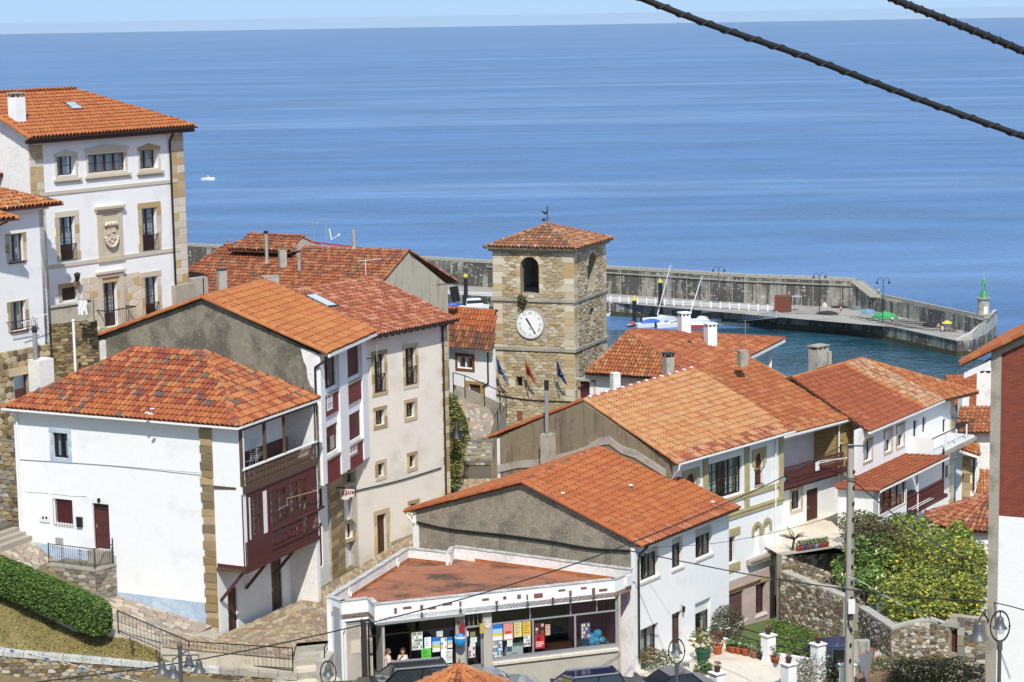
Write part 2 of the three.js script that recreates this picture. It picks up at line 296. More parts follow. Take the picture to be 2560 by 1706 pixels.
// the roof of a thing: planes = [{poly, a, b, pal, w, l, kind}], eave a -> b (left to right seen from outside)
function roof(g,planes,o={}){
const th=o.th??0.1,decks=planes.flatMap(p=>{if(!p.bil)return[prism(p.poly,V(0,-th,0))];const[a,b,c,d]=p.poly,n=8,P=(s,t)=>a.clone().lerp(b,s).lerp(d.clone().lerp(c,s),t),R=[];for(let i=0;i<n;i++)for(let j=0;j<3;j++){const q=[P(i / n,j / 3),P((i+1)/ n,j / 3),P((i+1)/ n,(j+1)/ 3),P(i / n,(j+1)/ 3)];R.push(prism([q[0],q[1],q[2]],V(0,-th,0)),prism([q[0],q[2],q[3]],V(0,-th,0)));}return R;});
const deck=part(g,'roof',decks,o.deck??M.deck),all=[];
for(const pl of planes){
const u=pl.b.clone().sub(pl.a).normalize(),n=V();
for(let i=1;i<pl.poly.length - 1;i++)n.add(pl.poly[i].clone().sub(pl.poly[0]).cross(pl.poly[i+1].clone().sub(pl.poly[0])));
n.normalize();if(n.y<0)n.negate();
u.addScaledVector(n,-u.dot(n)).normalize();
const z=V().crossVectors(u,n),w=pl.w??0.25,l=pl.l??0.37,geo=tileGeo(w,l,pl.kind??'s');
const P=pl.poly.map(q=>{const d=q.clone().sub(pl.a);return[d.dot(u),-d.dot(z)];});
const s0=Math.min(...P.map(q=>q[0])),s1=Math.max(...P.map(q=>q[0])),t1=Math.max(...P.map(q=>q[1])),t0=Math.min(...P.map(q=>q[1]));
if(pl.bil){// warped quad a, b, c, d: columns run from eave to ridge
const[a,b,c,d]=pl.poly,le=Math.max(a.distanceTo(b),c.distanceTo(d)),lt=(a.distanceTo(d)+b.distanceTo(c))/ 2,nc=Math.round(le / w),nr=Math.round(lt / l),P=(s,t)=>a.clone().lerp(b,s).lerp(d.clone().lerp(c,s),t);
for(let j=0;j<nr;j++)for(let i=0;i<nc;i++){
const s=(i+0.5)/ nc,t=(j+0.45+rr(-0.03,0.03))/ nr,p=P(s,t),U=P(s+0.01,t).sub(P(s - 0.01,t)),W=P(s,t - 0.01).sub(P(s,t+0.01)),k=U.length()/ 0.02 / nc / w;U.normalize();
const N=V().crossVectors(W,U).normalize(),Z=V().crossVectors(U,N),S=s*le,T=t*lt,al=pl.alt&&pl.alt(S,T,le,lt),m=pickMat(al||pl.pal);
p.addScaledVector(N,0.005+rr(0,0.012)*(pl.mess??1));all.push({Mx:new THREE.Matrix4().makeBasis(U.multiplyScalar(k),N,Z).setPosition(p),geo,m,d:p.distanceToSquared(EYE)});
}
continue;
}
const B=new THREE.Matrix4().makeBasis(u,n,z);
for(let t=t0+l*0.42;t<t1+l*0.2;t+=l){
const wob=rr(-0.012,0.012);
for(let s=s0+w*0.5;s<s1+w*0.3;s+=w){
if(!inPoly(Math.min(Math.max(s,s0+0.02),s1 - 0.02),Math.min(t,t1 - 0.02),P))continue;
const c=pl.a.clone().addScaledVector(u,s+rr(-0.008,0.008)).addScaledVector(z,-(t+wob+rr(-0.012,0.012)*(pl.mess??1))).addScaledVector(n,0.005+rr(0,0.012)*(pl.mess??1));
const Mx=new THREE.Matrix4().makeRotationY(rr(-0.02,0.02)*(pl.mess??1)).premultiply(B).setPosition(c);
const al=pl.alt&&pl.alt(s,t,s1,t1),m=pickMat(al||pl.pal);
all.push({Mx,geo,m,d:c.distanceToSquared(EYE)});
}
}
}
all.sort((a,b)=>a.d - b.d);
const lim=o.lim??300;
all.slice(0,lim).forEach(t=>place(deck,'tile',t.geo,t.m,t.Mx));
const rest=all.slice(lim),byGeo=new Map();for(const t of rest){if(!byGeo.has(t.geo))byGeo.set(t.geo,[]);byGeo.get(t.geo).push(t);}
for(const[geo,L]of byGeo){
const im=new THREE.InstancedMesh(geo,TILEMAT,L.length);im.name='tiles';im.userData.kind='stuff';
const b=rootOf(g).position;L.forEach((t,i)=>{t.Mx.elements[12]-=b.x;t.Mx.elements[13]-=b.y;t.Mx.elements[14]-=b.z;im.setMatrixAt(i,t.Mx);im.setColorAt(i,t.m.color);});
deck.add(im);
}
return deck;
}
const TILEMAT=flat(1,1,1,0.88);
const ridgeGeo=(()=>{const g=new THREE.CylinderGeometry(0.115,0.135,0.44,8,1,true,-Math.PI / 2 - 0.25,Math.PI+0.5);g.rotateX(-Math.PI / 2);return g;})();// axis z, open below
function ridge(deck,p,q,pal,step=0.4,o={}){
const d=q.clone().sub(p),L=d.length();d.normalize();const x=V().crossVectors(V(0,1,0),d).normalize(),y=V().crossVectors(d,x),n=Math.max(1,Math.round(L / step));
for(let i=0;i<n;i++){
const c=p.clone().addScaledVector(d,(i+0.5)*L / n).addScaledVector(y,-0.02+rr(0,0.015)),Mx=new THREE.Matrix4().makeBasis(x,y,d).setPosition(c);Mx.multiply(new THREE.Matrix4().makeScale(o.k??1,o.k??1,L / n / 0.4));
place(deck,'ridge_tile',ridgeGeo,o.mat??pickMat(pal),Mx);
}
}
// ---------- stones: irregular cells, each with its own edges ----------
function clipHalf(P,mx,my,nx,ny){// keep the side where (p-m).n <= 0
const out=[];for(let i=0;i<P.length;i++){const a=P[i],b=P[(i+1)% P.length],da=(a[0]- mx)*nx+(a[1]- my)*ny,db=(b[0]- mx)*nx+(b[1]- my)*ny;if(da<=0)out.push(a);if(da*db<0){const t=da /(da - db);out.push([a[0]+(b[0]- a[0])*t,a[1]+(b[1]- a[1])*t]);}}
return out;
}
function cells(x0,y0,x1,y1,w,h,jit){// cell polygons in true metres
const k=w / h,nx=Math.max(1,Math.round((x1 - x0)/ w)),ny=Math.max(1,Math.round((y1 - y0)/ h)),cw=(x1 - x0)/ nx,ch=(y1 - y0)/ ny*k,S=[],out=[];
for(let j=0;j<ny;j++){S[j]=[];for(let i=0;i<nx;i++)S[j][i]=[(i+0.5+(j % 2?0.25:-0.25)+rr(-jit,jit))*cw,(j+0.5+rr(-jit,jit)*0.8)*ch];}
for(let j=0;j<ny;j++)for(let i=0;i<nx;i++){
const c=S[j][i];let P=[[0,0],[nx*cw,0],[nx*cw,ny*ch],[0,ny*ch]];
for(let b=Math.max(0,j - 2);b<=Math.min(ny - 1,j+2);b++)for(let a=Math.max(0,i - 2);a<=Math.min(nx - 1,i+2);a++){if(a===i&&b===j)continue;const q=S[b][a];P=clipHalf(P,(c[0]+q[0])/ 2,(c[1]+q[1])/ 2,q[0]- c[0],q[1]- c[1]);if(P.length<3)break;}
if(P.length>=3)out.push(P.map(p=>[x0+p[0],y0+p[1]/ k]));
}
return out;
}
const VCOL=new THREE.MeshStandardMaterial({color:0xffffff,vertexColors:true,roughness:0.92,side:THREE.DoubleSide});
function mergeColoured(list){// list of {geo, color}
const gs=list.map(({geo,color})=>{const n=geo.attributes.position.count,c=new Float32Array(n*3);for(let i=0;i<n;i++){c[3*i]=color.r;c[3*i+1]=color.g;c[3*i+2]=color.b;}geo.setAttribute('color',new THREE.BufferAttribute(c,3));return geo;});
return mergeGeometries(gs);
}
// stones of mats over polys P mapped by map(x, y, o); the lim nearest are single parts
function stones(parent,name,list,map,mats,o={}){
const gap=o.gap??0.018,dep=o.dep??0.04,all=[];
for(const P of list){
let cx=0,cy=0;for(const p of P){cx+=p[0];cy+=p[1];}cx /=P.length;cy /=P.length;
if(o.keep&&!o.keep(cx,cy))continue;
let rad=0;for(const p of P)rad+=Math.hypot(p[0]- cx,p[1]- cy);rad /=P.length;if(rad<0.04)continue;
const k0=Math.max(0.4,1 - gap / rad),k1=k0*(o.inset??0.86),dd=dep*rr(0.6,1.3),e=[rr(-1,1)*dd*0.4,rr(-1,1)*dd*0.4];
const ring=(k,z,tilt)=>P.map(p=>map(cx+(p[0]- cx)*k,cy+(p[1]- cy)*k,z+(tilt?(e[0]*(p[0]- cx)+e[1]*(p[1]- cy))/ rad:0)));
const a=ring(k0,-0.03),b=ring(k0*0.98,dd*0.55,true),c=ring(k1,dd,true),f=[o.flip?[...c].reverse():c];
for(let i=0;i<P.length;i++){const j=(i+1)% P.length;for(const[q,r]of[[a,b],[b,c]])f.push(o.flip?[r[i],r[j],q[j],q[i]]:[q[i],q[j],r[j],r[i]]);}
all.push({f,m:pick(mats),d:c[0].distanceToSquared(EYE)});
}
all.sort((p,q)=>p.d - q.d);const lim=o.lim??300;
for(const s of all.slice(0,lim))part(parent,name,polys(s.f),s.m);
const rest=all.slice(lim);
if(rest.length){const m=part(parent,name+'s',mergeColoured(rest.map(s=>({geo:polys(s.f),color:s.m.color}))),VCOL);m.userData.kind='stuff';}
}
const hexes=(...h)=>h.map(c=>{const m=hex(c,0.93),q=m.color,l=(q.r+q.g+q.b)/ 3;q.lerp(new THREE.Color(l,l,l),0.2);return m;});
const ST={
tower:hexes('#c6b58f','#baa57a','#cfc09c','#b09a6e','#c2aa74','#b8ab92','#a8946c','#d2c5a4','#bda26a'),
tan:hexes('#cdb98e','#bfa574','#d8c8a4','#b08f56','#c7b188','#a9935f','#d2bd84'),
quoin:hexes('#cdbfa2','#d6c9ae','#c3b28c','#c9ac74','#d9cdb4','#bf9f62','#cfc4ad'),
pil:hexes('#a88c5c','#957947','#b59a6c','#8a7450','#a28256','#7d6a4c'),
brown:hexes('#8d7648','#a08755','#77623c','#b09866','#6a5636','#96804f','#5d4d34'),
grey:hexes('#8b8374','#a39a88','#776f60','#b5ab96','#6a6355','#958a73','#9c8c6c'),
rubble:hexes('#a89c86','#8c7f68','#bdb29c','#75674f','#98805c','#c9c0ad','#64594a','#85694a','#7f7a6e'),
flag:hexes('#a58d66','#9c7f56','#b09b76','#8f7d62','#a38c6a','#93705a','#b3a283','#8a7d69','#a88a60'),
flagG:hexes('#9c8f7c','#b0a48f','#8a7d6a','#a58f78','#b9a692','#93867a','#a88a74'),
};
for(const m of ST.tower)m.color.multiplyScalar(0.82);
for(const k of['quoin','tan'])for(const m of ST[k])m.color.multiplyScalar(0.9);
function stoneFace(parent,F,s0,y0,s1,y1,w,h,mats,o={}){
stones(parent,'stone',cells(s0,y0,s1,y1,w,h,o.jit??0.3),(x,y,z)=>F.p(x,y,(o.o??0)+z),mats,o);
}
// dressed blocks in courses (quoins, pilasters)
function blocks(parent,F,s0,y0,s1,y1,h,mats,o={}){
const L=[];let y=y0,k=0;
while(y<y1 - 0.06){const hh=Math.min(h*rr(0.85,1.15),y1 - y),e=(o.tooth??0)*(k % 2?1:0)*(o.side??1);const a=s0 -(e<0?0:0)+(o.side===-1?-Math.abs(e):0),b=s1+(o.side===1?Math.abs(e):0);
const n=o.split?(k % 2?1:2):1;for(let i=0;i<n;i++)L.push([[a+(b - a)*i / n,y],[a+(b - a)*(i+1)/ n,y],[a+(b - a)*(i+1)/ n,y+hh],[a+(b - a)*i / n,y+hh]]);y+=hh;k++;}
stones(parent,'stone',L,(x,yy,z)=>F.p(x,yy,(o.o??0)+z),mats,{gap:0.012,dep:o.dep??0.02,inset:0.94,lim:120,...o});
}
// ---------- windows, doors, rails ----------
function curtainG(F,s0,s1,y0,y1,o){const n=Math.max(4,Math.round((s1 - s0)/ 0.07)),f=[];for(let i=0;i<n;i++){const a=s0+(s1 - s0)*i / n,b=s0+(s1 - s0)*(i+1)/ n,oa=o+0.018*Math.sin(i*1.9),ob=o+0.018*Math.sin((i+1)*1.9);f.push([F.p(a,y0,oa),F.p(b,y0,ob),F.p(b,y1,ob),F.p(a,y1,oa)]);}return polys(f);}
function win(g,F,h,o={}){
const[a,b,c,d]=h,rec=o.rec??0.14,fm=o.fm??M.winbrown,fw=o.fw??0.06,L=[],o0=-rec - 0.06,o1=-rec;
const cols=o.cols??2,rows=o.rows??2,top=d -(o.shut?(d - b)*o.shut:0);
L.push(F.box(a,a+fw,b,d,o0,o1),F.box(c - fw,c,b,d,o0,o1),F.box(a+fw,c - fw,b,b+fw,o0,o1),F.box(a+fw,c - fw,d - fw,d,o0,o1));
const leaf=o.leaf??cols,W=c - a - 2*fw,H=d - b - 2*fw,pw=W / cols,ph=H / rows,mw=o.mw??0.028;
for(let i=1;i<cols;i++){const big=(i*leaf)% cols===0,t=big?0.05:mw / 2;L.push(F.box(a+fw+i*pw - t,a+fw+i*pw+t,b+fw,d - fw,o0+0.004,o1+(big?0.012:-0.006)));}
for(let j=1;j<rows;j++)for(let i=0;i<cols;i++)L.push(F.box(a+fw+i*pw+0.02,a+fw+(i+1)*pw - 0.02,b+fw+j*ph - mw / 2,b+fw+j*ph+mw / 2,o0+0.01,o1 - 0.012));
if(o.panel)L.push(F.box(a+fw,c - fw,b+fw,b+(d - b)*o.panel,o0+0.008,o1 - 0.008));// solid lower door panel
const w=part(g,o.name??'window',L,fm);
for(let i=0;i<cols;i++)for(let j=0;j<rows;j++){const y0=b+fw+j*ph,yy1=y0+ph;if(y0>top - 0.02)continue;if(o.panel&&yy1<b+(d - b)*o.panel+0.05)continue;
part(w,'pane',F.box(a+fw+i*pw+0.015,a+fw+(i+1)*pw - 0.015,y0+0.012,yy1 - 0.012,o0+0.025,o0+0.03),M.glass);}
const cu=o.cur??1;if(cu){const cm=o.cm??M.curtain;const list=cu===1?[[0.05,0.95]]:cu===2?[[0.06,0.36],[0.64,0.94]]:[[0.06,0.5]];
for(const[p,q]of list)part(w,'curtain',curtainG(F,a+fw+W*p,a+fw+W*q,b+fw+0.02+(o.panel?(d - b)*o.panel:0),d - fw - 0.01,o0 - 0.1),cm);}
if(o.shut){const n=Math.max(2,Math.round((d - top)/ 0.06)),S=[];for(let i=0;i<n;i++)S.push(F.box(a+0.02,c - 0.02,top+(d - top)*i / n+0.004,top+(d - top)*(i+1)/ n - 0.004,o1+0.01,o1+0.035));S.push(F.box(a+0.02,c - 0.02,top,d,o1+0.006,o1+0.02));part(w,'roller_shutter',S,o.sm??M.blind);}
if(o.sill)part(w,'sill',F.box(a -(o.sx??0.08),c+(o.sx??0.08),b - 0.09,b - 0.002,-rec,0.07),o.silm??M.conc);
if(o.sur){const t=o.sur,tt=o.surT??t,q=o.surB??t,m=o.surm??ST.tan,dep=0.025;const mm=()=>Array.isArray(m)?pick(m):m;
part(w,'lintel',F.box(a - t,c+t,d,d+tt,-0.02,dep+0.01),mm());if(q>0)part(w,'sill_stone',F.box(a - t,c+t,b - q,b,-0.02,dep+0.008),mm());
const n=Math.max(1,Math.round((d - b)/ 0.5));for(let i=0;i<n;i++)for(const[x0,x1]of[[a - t*rr(0.8,1.15),a],[c,c+t*rr(0.8,1.15)]])part(w,'jamb_stone',F.box(x0,x1,b+(d - b)*i / n+0.004,b+(d - b)*(i+1)/ n - 0.004,-0.02,dep+rr(-0.006,0.006)),mm());
if(o.innerSur !==false)part(w,'reveal',[F.box(a - 0.015,a - 0.002,b,d,-rec,0.02),F.box(c+0.002,c+0.015,b,d,-rec,0.02)].map(x=>x),mm());}
if(o.rail){const y0=b+0.02,yy1=b+(d - b)*o.rail,R=part(w,'window_rail',[F.box(a - 0.03,c+0.03,yy1 - 0.03,yy1,0.0,0.06),F.box(a - 0.03,c+0.03,y0,y0+0.03,0.0,0.05)],o.railm??M.windark);const n=Math.round((c - a)/ 0.11),G=[];for(let i=0;i<=n;i++){const s=a+(c - a)*i / n;G.push(F.box(s - 0.011,s+0.011,y0+0.03,yy1 - 0.03,0.012,0.036));}part(w,'rail_bars',G,o.railm??M.windark);}
return w;
}
function door(g,F,h,m,o={}){
const[a,b,c,d]=h,rec=o.rec??0.16,o1=-rec,o0=o1 - 0.05,tr=o.transom??0,top=d - tr,w=c - a;
const D=part(g,o.name??'door',[F.box(a+0.05,c - 0.05,b,top - 0.05,o0,o1),...(tr?[F.box(a+0.05,c - 0.05,top+0.003,top+0.05,o0,o1+0.01)]:[])],m);
part(D,'frame',[F.box(a,a+0.05,b,d,o0 - 0.02,o1+0.02),F.box(c - 0.05,c,b,d,o0 - 0.02,o1+0.02),F.box(a+0.05,c - 0.05,d - 0.05,d,o0 - 0.02,o1+0.02)],m);
if(tr)part(D,'pane',F.box(a+0.06,c - 0.06,top+0.05,d - 0.05,o0+0.02,o0+0.026),M.glass);
const n=o.cols??2,r=o.rows??3;for(let i=0;i<n;i++)for(let j=0;j<r;j++){const pw=(w - 0.16)/ n,ph=(top - b - 0.16)/ r,s=a+0.08+i*pw,y=b+0.06+j*ph;part(D,'panel',F.box(s+0.03,s+pw - 0.03,y+0.03,y+ph - 0.03,o1+0.002,o1+0.016),m);}
part(D,'handle',F.box(a+w*0.14,a+w*0.14+0.04,b+1.0,b+1.14,o1+0.001,o1+0.06),M.steel);
if(o.sur){const t=o.sur,mm=()=>Array.isArray(o.surm)?pick(o.surm):(o.surm??pick(ST.tan));part(D,'lintel',F.box(a - t,c+t,d,d+t,-0.02,0.035),mm());const k=Math.max(2,Math.round((d - b)/ 0.5));for(let i=0;i<k;i++)for(const[x0,x1]of[[a - t*rr(0.85,1.2),a],[c,c+t*rr(0.85,1.2)]])part(D,'jamb_stone',F.box(x0,x1,b+(d - b)*i / k+0.004,b+(d - b)*(i+1)/ k - 0.004,-0.02,0.03),mm());}
return D;
}
const balGeo=(()=>new THREE.LatheGeometry([[0.022,0],[0.022,0.12],[0.034,0.2],[0.036,0.34],[0.02,0.5],[0.03,0.62],[0.034,0.76],[0.022,0.88],[0.022,1]].map(p=>new THREE.Vector2(...p)),6))();
const barGeo=new THREE.BoxGeometry(0.014,1,0.014).translate(0,0.5,0);
// row of balusters from p to q (base points), height h
function balusters(parent,p,q,h,step,geo,mat,name='baluster'){const n=Math.max(1,Math.round(p.distanceTo(q)/ step));for(let i=0;i<=n;i++){const c=p.clone().lerp(q,i / n);place(parent,name,geo,mat,new THREE.Matrix4().makeScale(1,h,1).setPosition(c));}}
function gutter(g,pts,m,r=0.07){const L=[];for(let i=0;i<pts.length - 1;i++)L.push(bar(pts[i],pts[i+1],r*2,r*1.5));return part(g,'gutter',L,m);}
function downpipe(g,pts,m,r=0.045){const L=[];for(let i=0;i<pts.length - 1;i++)L.push(rod(pts[i],pts[i+1],r,7));return part(g,'downpipe',L,m);}
function chimney(g,c,w,d,h,m,o={}){// c: base centre
const rot=new THREE.Matrix4().makeRotationY(o.rot??0.45),bx=(x,y,z,sx,sy,sz)=>boxG(sx,sy,sz).translate(x,y,z).applyMatrix4(rot).translate(c.x,c.y,c.z);
const ch=part(g,'chimney',bx(0,h / 2 - 0.3,0,w,h+0.6,d),m);
if(o.open !==false){const L=[],ps=w*0.2;for(const x of[-1,0,1])for(const z of[-1,1])L.push(bx(x*(w / 2 - ps / 2),h+0.09,z*(d / 2 - ps / 2),ps*0.8,0.18,ps*0.8));part(ch,'chimney_vent',L,o.vm??m);part(ch,'chimney_cap',bx(0,h+0.215,0,w*1.14,0.07,d*1.14),o.cm??m);part(ch,'flue',bx(0,h+0.02,0,w*0.5,0.12,d*0.5),M.black);}
else part(ch,'chimney_cap',bx(0,h+0.03,0,w*1.06,0.06,d*1.06),o.cm??m);
return ch;
}
function pipeStack(g,c,r,h,m,o={}){const p=part(g,'flue_pipe',[rod(c.clone().setY(c.y - 0.3),c.clone().setY(c.y+h),r,10)],m);if(o.foot)part(p,'pipe_foot',new THREE.CylinderGeometry(r*1.3,r*2.6,0.35,8).translate(c.x,c.y+0.05,c.z),M.conc);if(o.cap)part(p,'pipe_cap',new THREE.CylinderGeometry(r*1.35,r*1.35,o.cap,10).translate(c.x,c.y+h+o.cap / 2 - 0.04,c.z),o.capm??M.iron);return p;}
function antenna(name,label,p,h,L,dir,mat){// mast with a yagi boom
const g=thing(name,label,'antenna',p);part(g,'mast',rod(p.clone().setY(p.y - 0.2),p.clone().setY(p.y+h),0.022,6),mat);const t=p.clone().setY(p.y+h - 0.1),e=t.clone().addScaledVector(dir,L),s=t.clone().addScaledVector(dir,-L*0.4),b=part(g,'boom',rod(s,e,0.014,5),mat),x=V(-dir.z,0,dir.x),G=[];for(let i=0;i<11;i++){const c=s.clone().lerp(e,i / 10),k=0.36 - 0.018*i;G.push(rod(c.clone().addScaledVector(x,-k / 2),c.clone().addScaledVector(x,k / 2),0.008,4));}part(b,'antenna_rods',G,mat);
const r=s.clone();part(b,'reflector',[-1,0,1].flatMap(k=>[rod(r.clone().addScaledVector(x,-0.3).setY(r.y+k*0.14),r.clone().addScaledVector(x,0.3).setY(r.y+k*0.14),0.008,4)]),mat);return g;}
// corners of a house from its eave points: near corner K, far ends L (left) and R (right)
function plan(K,L,R,o1,o2,o3=o1,o4=o2){// overhangs: left face, right face, back faces
const uL=L.clone().sub(K).setY(0),uR=R.clone().sub(K).setY(0),lL=uL.length(),lR=uR.length();uL.normalize();uR.normalize();
const P=(a,b)=>K.clone().addScaledVector(uL,a).addScaledVector(uR,b);
return{uL,uR,lL,lR,P,K:P(o2,o1),L:P(lL - o4,o1),R:P(o2,lR - o3),X:P(lL - o4,lR - o3),eX:P(lL,lR)};
}
// ---------- sea ----------
{
const t=makeTex(1024,1024,(u,w)=>{// wind slicks: long pale bands on darker ruffled water
const a=fbm(u,w,4,70,5,71),b=fbm(u,w,9,24,5,72),c=fbm(u,w,60,220,3,73);
const k=sst(0.4,0.78,a*0.6+b*0.4);
const q=mixc([0.07,0.155,0.315],[0.135,0.235,0.4],k),g=0.72+0.56*c;return[q[0]*g,q[1]*g,q[2]*g];
});
t.repeat.set(1 / 3300,1 / 3300);
const bt=makeTex(512,512,(u,w)=>0.65*fbm(u,w,14,22,4,74)+0.35*fbm(u,w,50,64,2,75),false);bt.repeat.set(1 / 70,1 / 70);
const m=new THREE.MeshPhysicalMaterial({map:t,roughness:0.34,ior:1.33,bumpMap:bt,bumpScale:1.5,specularIntensity:0.8});
struct('sea',polys([[V(-7500,0,-190),V(7500,0,-190),V(7500,0,-14900),V(-7500,0,-14900)]]),m);
const ht=makeTex(512,512,(u,w)=>{const a=fbm(u,w,4,9,4,76),g=0.8+0.4*fbm(u,w,20,40,3,77);return mixc([0.012,0.05,0.068],[0.03,0.1,0.145],sst(0.35,0.7,a)).map(x=>x*g);});ht.repeat.set(1 / 160,1 / 160);
const hb=bt.clone();hb.repeat.set(1 / 40,1 / 40);hb.needsUpdate=true;
const hm=new THREE.MeshPhysicalMaterial({map:ht,roughness:0.16,ior:1.33,bumpMap:hb,bumpScale:0.4,specularIntensity:0.8});
const P=[onY(v(300,590),0),onY(v(1400,760),0),onY(zH(985,488),0),onY(zH(1400,508),0),onY(zH(2000,655),0),onY(zH(2170,672),0),onY(zH(2700,760),0),V(150,0,-195),V(-150,0,-195)];
P.forEach(p=>p.y=0.004);P[0].x -=40;
struct('harbour_water',new THREE.ShapeGeometry(new THREE.Shape(P.map(p=>new THREE.Vector2(p.x,-p.z)))).rotateX(-Math.PI / 2).translate(0,0.05,0),hm);
}
// ---------- terrain ----------
const CP=[[-13.9,-94.3,42.4],[-8,-107,42.3],[-6.7,-110,42.3],[-3,-115,43],[-2.1,-120,44.5],[-2,-123,45.8],[0,-130,44.2],[3,-127,43.2],[-5,-131,46],[-8,-89,41],[0,-92,40.6],[7,-96,39.3],[11,-100,38.8],[6,-92,39.4],[15,-113,36.9],[20,-106,37],
[-23.3,-99.5,45.6],[-30,-100,47.5],[-20,-112,45],[-20,-118,47],[-32,-112,50],[-45,-100,53],[26,-108,37],[32,-122,33],[20,-130,38],[12,-140,43],[-12,-125,45],[-30,-135,46],[40,-105,38],[30,-92,39],
[0,-160,36],[-40,-170,36],[40,-160,26],[0,-200,20],[-60,-205,20],[60,-200,12],[0,-245,2],[-60,-245,2],[60,-235,-1],[0,-275,-8],[-90,-275,-8],[90,-270,-8],[0,-84,40.6],[-20,-86,41],[22,-86,40],[0,-72,43],[-25,-70,43.5],[28,-72,43],[0,-50,50],[30,-50,50],[-30,-50,50],[0,-20,60],[-30,-15,61],[30,-15,61],[0,10,68],[-40,10,68],[40,10,68]];
function hgt(x,z){let a=0,b=0;for(const c of CP){const d=(x - c[0])**2+(z - c[1])**2+0.4,w=1 /(d*Math.sqrt(d));a+=w*c[2];b+=w;}return a / b;}
{
const nx=100,nz=150,x0=-100,x1=100,za=12,zb=-285,g=new THREE.PlaneGeometry(1,1,nx,nz),p=g.attributes.position,uv=g.attributes.uv;
for(let i=0;i<p.count;i++){const x=x0+(p.getX(i)+0.5)*(x1 - x0),z=za+(0.5 - p.getY(i))*(zb - za);p.setXYZ(i,x,hgt(x,z)- 0.55,z);uv.setXY(i,x,z);}
g.computeVertexNormals();struct('hillside',g,M.earth);
}
// ruled sheet between two lines of points
function ruled(a,b,n=6){const f=[];for(let i=0;i<a.length - 1;i++)for(let j=0;j<n;j++){const q=(k,t)=>a[k].clone().lerp(b[k],t);f.push([q(i,j / n),q(i,(j+1)/ n),q(i+1,(j+1)/ n),q(i+1,j / n)].reverse());}const g=polys(f);const p=g.attributes.position,uv=g.attributes.uv;for(let i=0;i<p.count;i++)uv.setXY(i,p.getX(i),p.getZ(i));g.computeVertexNormals();return g;}
// flagstones over a ruled sheet: bilinear cells
function flags(parent,A,B,w,h,mats,o={}){
const la=[0];for(let i=1;i<A.length;i++)la.push(la[i - 1]+(A[i].distanceTo(A[i - 1])+B[i].distanceTo(B[i - 1]))/ 2);
const W=A.map((p,i)=>p.distanceTo(B[i])),wm=Math.max(...W),T=la[la.length - 1];
const map=(x,y,z)=>{let i=0;x=Math.min(T - 1e-4,Math.max(0,x));while(i<la.length - 2&&la[i+1]<x)i++;const t=(x - la[i])/(la[i+1]- la[i]),k=y / wm;const p=A[i].clone().lerp(A[i+1],t),q=B[i].clone().lerp(B[i+1],t);p.lerp(q,k);p.y+=z;return p;};
stones(parent,'flagstone',cells(0,0,T,wm,w,h,0.42),map,mats,{gap:o.gap??0.02,dep:0.022,inset:0.95,flip:o.flip,lim:o.lim??300});
}
// ---------- foliage ----------
const leafMatCache={};
const leafMat=c=>leafMatCache[c]??=(()=>{const k=new THREE.Color(c);return new THREE.MeshPhysicalMaterial({color:k,roughness:0.8,transmission:0.25,thickness:0,side:THREE.DoubleSide});})();
const leafTri=(c,s,out)=>{const a=rr(0,6.28),b=rr(-1,1),u=V(Math.cos(a),rr(-0.5,0.5),Math.sin(a)).normalize(),w=V(-Math.sin(a)*b,0.8,Math.cos(a)*b).normalize();out.push([c.clone().addScaledVector(u,-s),c.clone().addScaledVector(w,-s*0.42),c.clone().addScaledVector(u,s),c.clone().addScaledVector(w,s*0.42)]);};
// clump of n leaves in an ellipsoid about p, one mesh per colour merged by vertex colour
function leavesAt(pts,size,cols){const C=cols.map(c=>new THREE.Color(c)),pos=[],nor=[],col=[],uv=[];for(const p of pts){const f=[];leafTri(p,size*rr(0.6,1.25),f);const[a,b,c,d]=f[0],n=V().crossVectors(b.clone().sub(a),c.clone().sub(a)).normalize(),k=pick(C),e=rr(0.8,1.2);for(const q of[a,b,c,a,c,d]){pos.push(q.x,q.y,q.z);nor.push(n.x,n.y,n.z);col.push(k.r*e,k.g*e,k.b*e);uv.push(0,0);}}const g=new THREE.BufferGeometry();g.setAttribute('position',new THREE.Float32BufferAttribute(pos,3));g.setAttribute('normal',new THREE.Float32BufferAttribute(nor,3));g.setAttribute('uv',new THREE.Float32BufferAttribute(uv,2));g.setAttribute('color',new THREE.Float32BufferAttribute(col,3));return g;}
const LEAFV=new THREE.MeshPhysicalMaterial({color:0xffffff,vertexColors:true,roughness:0.75,transmission:0.22,thickness:0,side:THREE.DoubleSide});
function ellPts(c,r,n,hollow=0.35){const a=[];for(let i=0;i<n;i++){const d=V(rr(-1,1),rr(-1,1),rr(-1,1));if(d.lengthSq()>1||d.lengthSq()<hollow*hollow){i--;continue;}a.push(V(c.x+d.x*r[0],c.y+d.y*r[1],c.z+d.z*r[2]));}return a;}
function leafClump(parent,name,p,r,n,size,cols){return part(parent,name,leavesAt(ellPts(p,r,n,0.2),size,cols),LEAFV);}
const GREENS=['#3d5a1c','#4d6b22','#5c7a2a','#2f4a18','#6d8434'];
